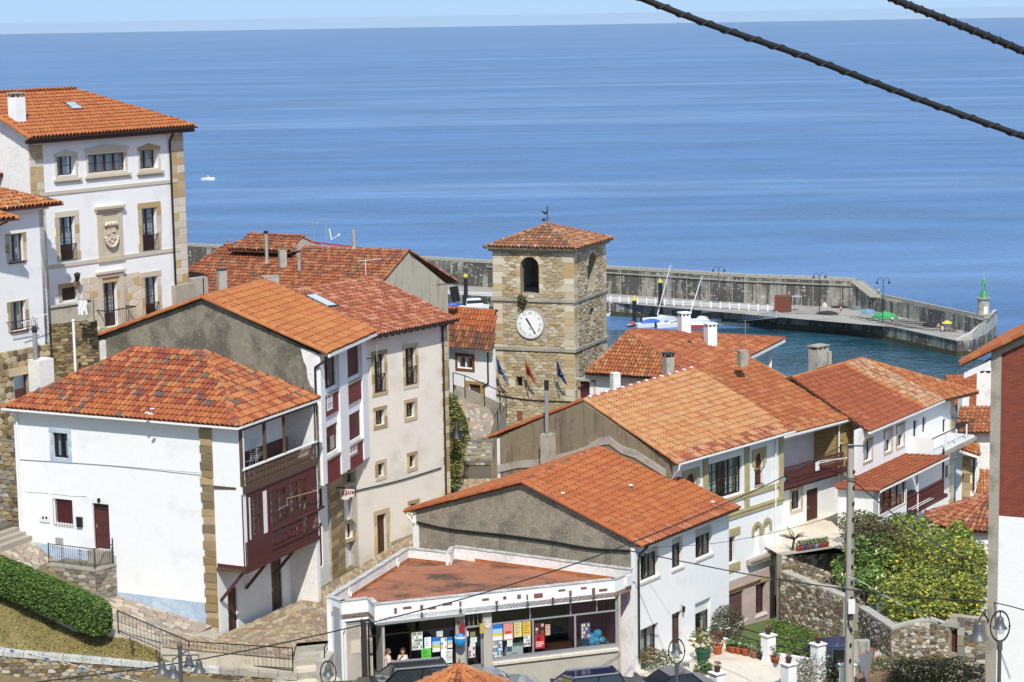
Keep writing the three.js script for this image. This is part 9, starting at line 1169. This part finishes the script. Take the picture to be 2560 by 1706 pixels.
// ---------- people ----------
function mcGeo(sdf,c,h,res){const mc=new MarchingCubes(res,M.white,false,false,60000);mc.isolation=0;const s=2*h / res;for(let k=0;k<res;k++)for(let j=0;j<res;j++)for(let i=0;i<res;i++)mc.field[i+j*res+k*res*res]=-sdf(c.x+(i - res / 2)*s,c.y+(j - res / 2)*s,c.z+(k - res / 2)*s);mc.update();const g=new THREE.BufferGeometry(),n=mc.count;g.setAttribute('position',new THREE.BufferAttribute(mc.positionArray.slice(0,n*3),3));g.setAttribute('normal',new THREE.BufferAttribute(mc.normalArray.slice(0,n*3),3));g.setAttribute('uv',new THREE.BufferAttribute(new Float32Array(n*2),2));return g.scale(h,h,h).translate(c.x,c.y,c.z);}
const caps=(B,k)=>(x,y,z)=>{let d=1e3;for(const[a,b,r0,r1]of B){const ex=b[0]- a[0],ey=b[1]- a[1],ez=b[2]- a[2],t=Math.min(1,Math.max(0,((x - a[0])*ex+(y - a[1])*ey+(z - a[2])*ez)/(ex*ex+ey*ey+ez*ez+1e-9))),q=Math.hypot(x - a[0]- ex*t,y - a[1]- ey*t,z - a[2]- ez*t)-(r0+(r1 - r0)*t),h=Math.max(k - Math.abs(d - q),0)/ k;d=Math.min(d,q)- h*h*k*0.25;}return d;};
// local: faces +z, feet at 0; arms = elbow and hand for each side
function person(p,turn,H,o){
const t=thing('person',o.lb,'person',p),k=H / 1.7,S=a=>a.map(v=>v*k),R=q=>q.rotateY(turn).translate(p.x,p.y,p.z),hz=o.look??0,A=o.arms??[[-0.25,1.12,0.02],[-0.26,0.86,0.08],[0.25,1.12,0.02],[0.26,0.86,0.08]],ls=o.step??0.06;
const B=[[[0,0.98,0],[0,1.3,0],0.13,0.15],[[0,1.36,-0.01],[0,1.5,0.01],0.06,0.05],[[0,1.59,0.02+hz],[0,1.62,0.015+hz],0.092,0.1],[[0,1.585,0.11+hz],[0,1.57,0.125+hz],0.014,0.016],[[-0.15,1.37,0],[0.15,1.37,0],0.065,0.065]];
for(const s of[0,1]){const x=s?1:-1,e=A[2*s],h=A[2*s+1];B.push([[x*0.17,1.36,0],e,0.052,0.04],[e,h,0.04,0.028],[h,h.map((v,i)=>v+(v - e[i])*0.28),0.036,0.026],[[x*0.08,0.94,0],[x*0.09,0.5,x*ls*0.5],0.088,0.06],[[x*0.09,0.5,x*ls*0.5],[x*0.09,0.08,x*ls],0.058,0.036],[[x*0.09,0.04,x*ls - 0.03],[x*0.1,0.035,x*ls+0.16],0.042,0.036]);for(let f=0;f<5;f++){const d=h.map((v,i)=>v+(v - e[i])*0.3),w=(f - 2)*0.018;B.push([[d[0]+w,d[1],d[2]],[d[0]+w*(f?1.2:2.2),d[1]+(h[1]- e[1])*(f?0.24:0.1),d[2]+0.03+(h[2]- e[2])*0.16],0.012,0.009]);}}
const sc=L=>L.map(b=>[S(b[0]),S(b[1]),b[2]*k,b[3]*k]),C=V(0,0.88*k,0),hh=0.95*k,res=o.res??64;
part(t,'body',R(mcGeo(caps(sc(B),0.03*k),C,hh,res)),hex(o.skin??'#c79a7c',0.7));
const T=o.top?[[[0,0.98,0],[0,1.24,0],0.155,0.165],[[-0.08,1.3,0],[0.08,1.3,0],0.13,0.13]]:[];if(T.length)part(t,'top',R(mcGeo(caps(sc(T),0.04*k),C,hh,res)),hex(o.top,0.9));if(o.low)part(t,o.skirt?'skirt':'shorts',R(mcGeo(caps(sc([[[-0.085,0.95,0],[-0.1,0.58,-ls*0.5],0.115,o.skirt?0.15:0.1],[[0.085,0.95,0],[0.1,0.58,ls*0.5],0.115,o.skirt?0.15:0.1]]),0.04*k),C,hh,res)),hex(o.low,0.9));
part(t,'hair',R(mcGeo(caps(sc([[[0,1.64,-0.02+hz],[0,1.66,0+hz],0.108,0.108],[[0,1.6,-0.06+hz*0.5],[0,o.long?1.38:1.56,-0.085],0.1,0.075],...(o.long?[[[-0.085,1.6,0],[-0.1,1.4,0.02],0.045,0.04],[[0.085,1.6,0],[0.1,1.4,0.02],0.045,0.04]]:[])]),0.03*k),C,hh,res)),hex(o.hair??'#3a241a',0.8));
for(const s of[-1,1])part(t,'eye',R(new THREE.SphereGeometry(0.013*k,6,5).translate(s*0.036*k,1.62*k,(0.106+hz)*k)),M.black);
}
{
const g1=FG.p(FG.q(z3(935,1300),0.5)[0],roadY(-5),0.55),g2=FG.p(FG.q(z3(1110,1300),0.5)[0],roadY(-4),0.5),hd=Math.atan2(FG.n.x,FG.n.z);
person(g1,hd+1.0,1.5,{lb:'girl in white strapless top looking down at her hands by the shop window',top:'#e8e4de',low:'#d8d4cc',skirt:1,hair:'#6a4a30',look:0.05,arms:[[-0.24,1.1,0.04],[-0.06,1.12,0.24],[0.24,1.1,0.04],[0.04,1.14,0.26]]});person(g2,hd - 0.3,1.6,{lb:'girl with long dark hair in a white top, hand raised to her chin',top:'#e6e2dc',low:'#3a4658',hair:'#3a221a',long:1,arms:[[-0.26,1.12,0.1],[-0.06,1.42,0.2],[0.24,1.1,0.06],[-0.02,1.12,0.22]]});
const Q=(px,H,o)=>person(onY(px,YD),0.4,H,{res:40,...o});Q(y2(878,765),1.75,{lb:'person in a white shirt walking beside the green tarpaulin',top:'#e0e0dc',low:'#2a2c30',step:0.16});Q(y2(298,645),1.7,{lb:'sunburnt person standing by the grey net heap',low:'#5a3a2a'});Q(y2(1440,860),1.5,{lb:'person in white beside the yellow parasol pole',top:'#e6e2e0',low:'#d0ccc8'});Q(y2(1395,835),1.6,{lb:'person in pink between the dark heap and the parasol',top:'#c99a94',low:'#8a6a64'});Q(y2(1585,850),1.6,{lb:'person in dark clothes right of the yellow parasol',top:'#23262c',low:'#1c1e24'});person(onY(y2(722,445),6.8),0.3,1.75,{res:40,lb:'person in a lime yellow vest at the foot of the wall steps',top:'#b4c83a',low:'#4a4a44'});
}
// ---------- cars ----------
function car(p,h,col,o){
const t=thing('parked_car',o.lb,'car',p),L=o.L??4.4,W=1.76,est=o.est,R=new THREE.Matrix4().makeRotationY(h).setPosition(p),T=(x,y,z)=>V(x,y,z).applyMatrix4(R),paint=new THREE.MeshPhysicalMaterial({color:new THREE.Color(col),roughness:0.32,metalness:0.35,clearcoat:1,clearcoatRoughness:0.05}),glass=new THREE.MeshPhysicalMaterial({color:new THREE.Color(0.02,0.03,0.035),roughness:0.05,clearcoat:1});
const a=L / 2,pr=[[-a,0.36],[-a+0.02,0.72],[-a+0.12,0.93],[-a+0.6,0.98],[a - 1.35,0.96],[a - 0.5,0.84],[a - 0.1,0.68],[a,0.5],[a - 0.04,0.3],[a - 0.42,0.28],[a - 0.5,0.5],[a - 0.8,0.62],[a - 1.1,0.5],[a - 1.18,0.26],[-a+1.18,0.26],[-a+1.1,0.5],[-a+0.8,0.62],[-a+0.5,0.5],[-a+0.42,0.28]];
const body=new THREE.ExtrudeGeometry(new THREE.Shape(pr.map(q=>new THREE.Vector2(...q))),{depth:W - 0.16,bevelEnabled:true,bevelSize:0.06,bevelThickness:0.08,bevelSegments:3}).translate(0,0,-(W - 0.16)/ 2).applyMatrix4(R);part(t,'body',body,paint);
const x0=est?-a+0.16:-a+0.55,x1=a - 1.2,u0=est?-a+0.42:-a+1.15,u1=a - 2.0,y0=0.95,yy=o.H??1.45,b=(x,z)=>T(x,y0,z),c=(x,z)=>T(x,yy,z),w0=0.8,w1=0.62;
part(t,'windscreen',polys([[b(x1,w0),b(x1,-w0),c(u1,-w1),c(u1,w1)]]),glass);part(t,'rear_window',polys([[b(x0,-w0),b(x0,w0),c(u0,w1),c(u0,-w1)]]),glass);for(const s of[1,-1]){const q=[b(x0,s*w0),b(x1,s*w0),c(u1,s*w1),c(u0,s*w1)],m=(x0+x1)/ 2 - 0.1;part(t,'side_window',polys([s>0?q:q.reverse()]),glass);const G=[];for(const[xa,xb]of[[x1,u1],[m,(u0+u1)/ 2 - 0.05],[x0,u0]])G.push(bar(T(xa,y0 - 0.02,s*w0),T(xb,yy,s*w1),0.06));part(t,'pillar',G,paint);part(t,'mirror',boxG(0.14,0.14,0.2).applyMatrix4(new THREE.Matrix4().makeTranslation(x1 - 0.25,1.02,s*0.98)).applyMatrix4(R),paint);part(t,'door_handle',[0.1,-1].map(x=>boxG(0.18,0.03,0.03).applyMatrix4(new THREE.Matrix4().makeTranslation(x,0.82,s*0.88)).applyMatrix4(R)),paint);part(t,'headlight',new THREE.SphereGeometry(0.14,10,8).scale(0.6,0.6,1.1).applyMatrix4(new THREE.Matrix4().makeTranslation(a - 0.16,0.66,s*0.62)).applyMatrix4(R),M.alu);part(t,'tail_light',boxG(0.1,0.32,0.16).applyMatrix4(new THREE.Matrix4().makeTranslation(-a+0.03,0.8,s*0.78)).applyMatrix4(R),hex('#a01818',0.3));if(o.rail)part(t,'roof_rail',bar(T(u0+0.1,yy+0.07,s*(w1 - 0.04)),T(u1+0.05,yy+0.07,s*(w1 - 0.04)),0.05),M.alu);
for(const wx of[a - 0.8,-a+0.8]){const W0=T(wx,0.31,s*0.78),tg=new THREE.TorusGeometry(0.235,0.085,8,20).rotateY(h).translate(W0.x,W0.y,W0.z),tw=part(t,'wheel',tg,M.rubber);part(tw,'rim',new THREE.CylinderGeometry(0.2,0.2,0.1,14).rotateX(Math.PI / 2).rotateY(h).translate(W0.x,W0.y,W0.z),M.steel);}}
part(t,'roof',prism([c(u0 - 0.03,w1+0.01),c(u1+0.03,w1+0.01),c(u1+0.03,-w1 - 0.01),c(u0 - 0.03,-w1 - 0.01)],V(0,0.05,0)),o.roofm??paint);part(t,'number_plate',boxG(0.02,0.11,0.5).applyMatrix4(new THREE.Matrix4().makeTranslation(-a - 0.07,0.55,0)).applyMatrix4(R),M.whitepaint);part(t,'bumper',[boxG(0.12,0.2,W - 0.2).applyMatrix4(new THREE.Matrix4().makeTranslation(-a - 0.02,0.42,0)).applyMatrix4(R),boxG(0.12,0.2,W - 0.25).applyMatrix4(new THREE.Matrix4().makeTranslation(a - 0.02,0.42,0)).applyMatrix4(R)],M.rubber);
}
{const hd=Math.atan2(-FS.u.z,FS.u.x),rd=(f,x,y,Y)=>{const p=onY(f(x,y),Y);return p.setY(roadY(p.x));};
car(rd(z3,1090,1400,42.9),hd+Math.PI - 0.1,'#14181a',{lb:'black estate car with silver roof rails parked before the shop doorway',rail:1,est:1,L:4.6,H:1.55});car(rd(z4,170,1470,42.1),hd,'#9aa0ac',{lb:'silver grey car half hidden behind the tiled pavilion roof',L:4.2});car(rd(z4,1080,1440,41.85),hd+Math.PI - 0.05,'#14204a',{lb:'dark blue estate car with silver roof rails before the shop window',rail:1,est:1,L:4.5,H:1.5});car(rd(z6,480,1490,40.85),hd+Math.PI+0.05,'#101a30',{lb:'dark blue hatchback parked below the white house',L:4.2});
car(onY(z7(200,1330),38.5).setY(38.1),Math.PI / 2+0.12,'#2a3a6a',{lb:'blue car parked nose in on the grass yard by the pole',est:1,L:4.0,H:1.55});}
// ---------- tiled pavilion at the road ----------
{const ap=at(z3(1745,1385),82),g=thing('tiled_pavilion','small pavilion with a steep orange tiled roof beside the parked cars','pavilion',V(ap.x,40.7,ap.z)),n=6,r=4.4,P=i=>V(ap.x+Math.sin(i / n*6.2832+0.3)*r,ap.y - 2.2,ap.z+Math.cos(i / n*6.2832+0.3)*r),pl=[];for(let i=0;i<n;i++)pl.push({poly:[P(i),P(i+1),ap],a:P(i),b:P(i+1),pal:'F',w:0.22,l:0.36,kind:'barrel',mess:2,alt:()=>rnd()<0.55?'C':rnd()<0.5?'O':0});const dk=roof(g,pl,{});for(let i=0;i<n;i++){ridge(dk,P(i),ap,'C');const q=P(i).lerp(ap,0.12);part(g,'post',rod(V(q.x,40.4,q.z),V(q.x,ap.y - 2,q.z),0.1,8),M.oldwood);}part(g,'finial',new THREE.ConeGeometry(0.1,0.4,8).translate(ap.x,ap.y+0.15,ap.z),M.rust);}
// ---------- street lamps with bells ----------
const bellProf=[[0.02,0.34],[0.07,0.33],[0.1,0.28],[0.11,0.16],[0.15,0.07],[0.2,0.02],[0.21,0]];
function bellLamp(f,x,y,d,lb,foot){const c=at(f(x,y),d),t=thing('bell_lamp',lb,'street lamp',V(c.x,foot,c.z)),ry=0.44,rx=0.27;part(t,'ring',new THREE.TorusGeometry(1,0.07,8,40).scale(rx,ry,0.5).translate(c.x,c.y,c.z),M.iron);part(t,'post',[rod(V(c.x,foot,c.z),V(c.x,c.y - ry,c.z),0.055,10),rod(V(c.x,c.y - ry - 0.25,c.z),V(c.x,c.y - ry,c.z),0.08,10)],M.bronze);const b=part(t,'bell',lathe(bellProf,16,V(c.x,c.y - 0.06,c.z)),M.bronze);part(b,'hanger',rod(V(c.x,c.y+0.27,c.z),V(c.x,c.y+ry,c.z),0.02),M.iron);part(b,'glass_globe',new THREE.SphereGeometry(0.13,12,10).translate(c.x,c.y - 0.11,c.z),M.lampgl);part(t,'side_knob',[-1,1].map(s=>new THREE.SphereGeometry(0.035,8,6).translate(c.x+s*rx,c.y,c.z)),M.iron);}
bellLamp(z7,2087,940,59,'bell street lamp in an iron ring in front of the white brick house wall',46.5);bellLamp(z6,592,1222,71,'bell street lamp in an iron ring before the door of the white house',43);bellLamp(z3,270,1470,72,'bell street lamp in an iron ring at the stone steps',43);
{const c=at(z7(1850,1080),74.4),t=thing('bracket_bell','dark bell lamp hanging from the concrete corner pillar','street lamp',c);part(t,'bell',lathe(bellProf.map(p=>[p[0]*1.7,p[1]*1.9]),16,c),M.bronze);part(t,'bracket',[rod(V(c.x,c.y+0.7,c.z),V(c.x+0.15,c.y+0.95,c.z),0.03),rod(V(c.x+0.15,c.y+0.95,c.z),at(z7(1960,880),74.9),0.035)],M.iron);}
{const c=at(z1(1350,1365),76),t=thing('four_bell_lamp','street lamp post with four bronze bells on crossed arms','street lamp',V(c.x,42,c.z));part(t,'post',[rod(V(c.x,42,c.z),V(c.x,c.y+0.35,c.z),0.075,10),lathe([[0,0.62],[0.035,0.5],[0.1,0.4],[0.1,0.3],[0.06,0.2]],10,c)],M.bronze);for(const[x,z]of[[-0.66,0.05],[0.68,0.05],[-0.18,0.6],[0.22,-0.6]]){part(t,'arm',rod(c,V(c.x+x,c.y+0.02,c.z+z),0.03),M.bronze);const b=part(t,'bell',lathe(bellProf.map(p=>[p[0]*1.15,p[1]*1.25]),14,V(c.x+x,c.y - 0.62,c.z+z)),M.bronze);part(b,'hanger',rod(V(c.x+x,c.y - 0.2,c.z+z),V(c.x+x,c.y+0.02,c.z+z),0.018),M.bronze);part(b,'clapper_glass',new THREE.SphereGeometry(0.1,10,8).translate(c.x+x,c.y - 0.66,c.z+z),M.lampgl);}}
// ---------- pole and wires ----------
{const t0=at(z8(430,325),94),b0=V(t0.x - 0.16,38,t0.z+0.1),g=thing('utility_pole','tall slotted concrete utility pole carrying black cables','pole',b0);part(g,'shaft',new THREE.CylinderGeometry(0.17,0.27,t0.y - 38,4).rotateY(0.9).translate((t0.x+b0.x)/ 2,(t0.y+38)/ 2,t0.z),M.chim);for(let i=0;i<13;i++){const y=t0.y - 1.2 - i*0.72,w=0.14+0.006*i;part(g,'slot',boxG(0.09,0.16,0.03).rotateY(0.45).translate(t0.x - 0.01*i+0.06,y,t0.z+w+0.02),M.black);}part(g,'bracket',[rod(t0.clone().add(V(-0.3,0,0.2)),t0.clone().add(V(0.5,-0.02,0.2)),0.035),rod(t0.clone().add(V(-0.4,-1.55*0.95,0.25)),t0.clone().add(V(0.2,-1.5,0.25)),0.035)],M.iron);const k=at(z7(418,720),93.6);part(g,'meter_cabinet',boxG(0.3,0.62,0.2).translate(k.x,k.y,k.z),M.plastic);
const wire=(pts,r,lb,nm='overhead_cable')=>single(nm,lb,'cable',tube(pts,r,48,6),M.black),T=(f,x,y,d)=>at(f(x,y),d);
wire([T(z8,380,305,94),T(z5,1760,612,92.5),T(z5,1200,868,91),T(z5,0,1370,88.5),T(z4,850,312,86.5),T(z3,1300,765,83.5),T(z1,1480,1400,79),T(z1,280,1567,76.5),T(z1,-300,1640,75)],0.026,'long black cable sagging from the pole across the roofs to the lower left');
wire([T(z6,40,88,96.2),T(z6,1300,340,93),T(z7,0,475,87),T(z7,1000,600,81),T(z7,2030,678,74.8)],0.026,'black cable from the white house corner to the concrete pillar');wire([T(z7,2030,678,74.8),T(z7,2200,715,73.5),T(z7,2500,800,72)],0.02,'short twin cable running right from the concrete pillar');wire([T(z8,430,722,94),T(z8,1000,1195,90),T(z7,1340,0,83),T(z7,1930,290,74.9)],0.03,'black cable from the utility pole down to the brick house');wire([T(z5,300,1392,96.6),T(z5,1100,1332,96),T(z5,2050,1130,95),T(z8,340,1082,94)],0.012,'thin wire from the white house eave to the utility pole');wire([T(z7,400,800,93.7),T(z7,385,900,93.7),T(z7,430,1000,93.7)],0.03,'short black cable hanging below the grey cabinet on the pole');
const gc=(x,y)=>{const c=FE1.q(zR(x,y),0.06);return FE1.p(c[0],c[1],0.06);};wire([gc(110,1062),gc(300,1105),gc(700,1150),gc(1000,1192),gc(1250,1235),gc(1500,1250)],0.06,'thick black cable bundle sagging along the speckled gable','gable_cable');
const fat=(P,lb)=>{const m=wire(P,0.034,lb,'thick_cable'),c=new THREE.CatmullRomCurve3(P),q=[];for(let i=0;i<=160;i++){const p=c.getPoint(i / 160);q.push(p.add(V(0,Math.sin(i*0.9)*0.03,Math.cos(i*0.9)*0.03)));}m.userData.label=lb;single('cable_twist',lb.replace('thick black','thin black strand wound on the'),'cable',tube(q,0.013,320,5),M.rubber);};
fat([T(v,1380,-42,20),T(v,1600,45,20.2),T(v,1850,130,20.5),T(v,2100,224,20.8),T(v,2353,314,21),T(v,2600,405,21.3)],'thick black cable crossing the sea from the top of the picture'.replace('from the top of the picture','above the harbour wall'));fat([T(v,1980,-38,18),T(v,2060,0,18.1),T(v,2200,55,18.2),T(v,2353,118,18.4),T(v,2600,228,18.6)],'thick black cable high over the open sea');
const bunt=(P,lb,n)=>{const g2=thing('bunting',lb,'bunting',P[0]),c=new THREE.CatmullRomCurve3(P);part(g2,'string',tube(P,0.008,40,4),M.whitepaint);for(let i=0;i<n;i++){const p=c.getPointAt((i+0.5)/ n),q=c.getPointAt((i+0.82)/ n);part(g2,'pennant',polys([[p,p.clone().lerp(q,0.5).add(V(0.02,-0.14,0.05)),q,q.clone().add(V(0,-0.05,0.04))]]),hex(i % 2?'#c9b98a':'#2f78b8',0.8));}};
bunt([T(z7,370,375,92),T(z7,560,458,91.5),T(z7,870,640,91),T(z7,1250,830,90),T(z7,1460,916,89.5),T(z7,1900,1085,88)],'string of blue and cream pennants from the utility pole',10);bunt([T(z1,0,1305,84),T(z1,330,1378,83.5),T(z1,780,1500,83),T(z1,1200,1600,82.5)],'string of blue and cream pennants before the retaining wall',9);
}
// ---------- finish ----------
scene.traverse(o=>{if(o.isMesh){o.castShadow=true;o.receiveShadow=true;}});
const renderer=new THREE.WebGLRenderer({antialias:true});
renderer.setSize(1024,682);
renderer.shadowMap.enabled=true;
renderer.toneMapping=THREE.LinearToneMapping;
renderer.toneMappingExposure=EXPOSURE;
renderer.outputColorSpace=THREE.SRGBColorSpace;
renderer.render(scene,camera);
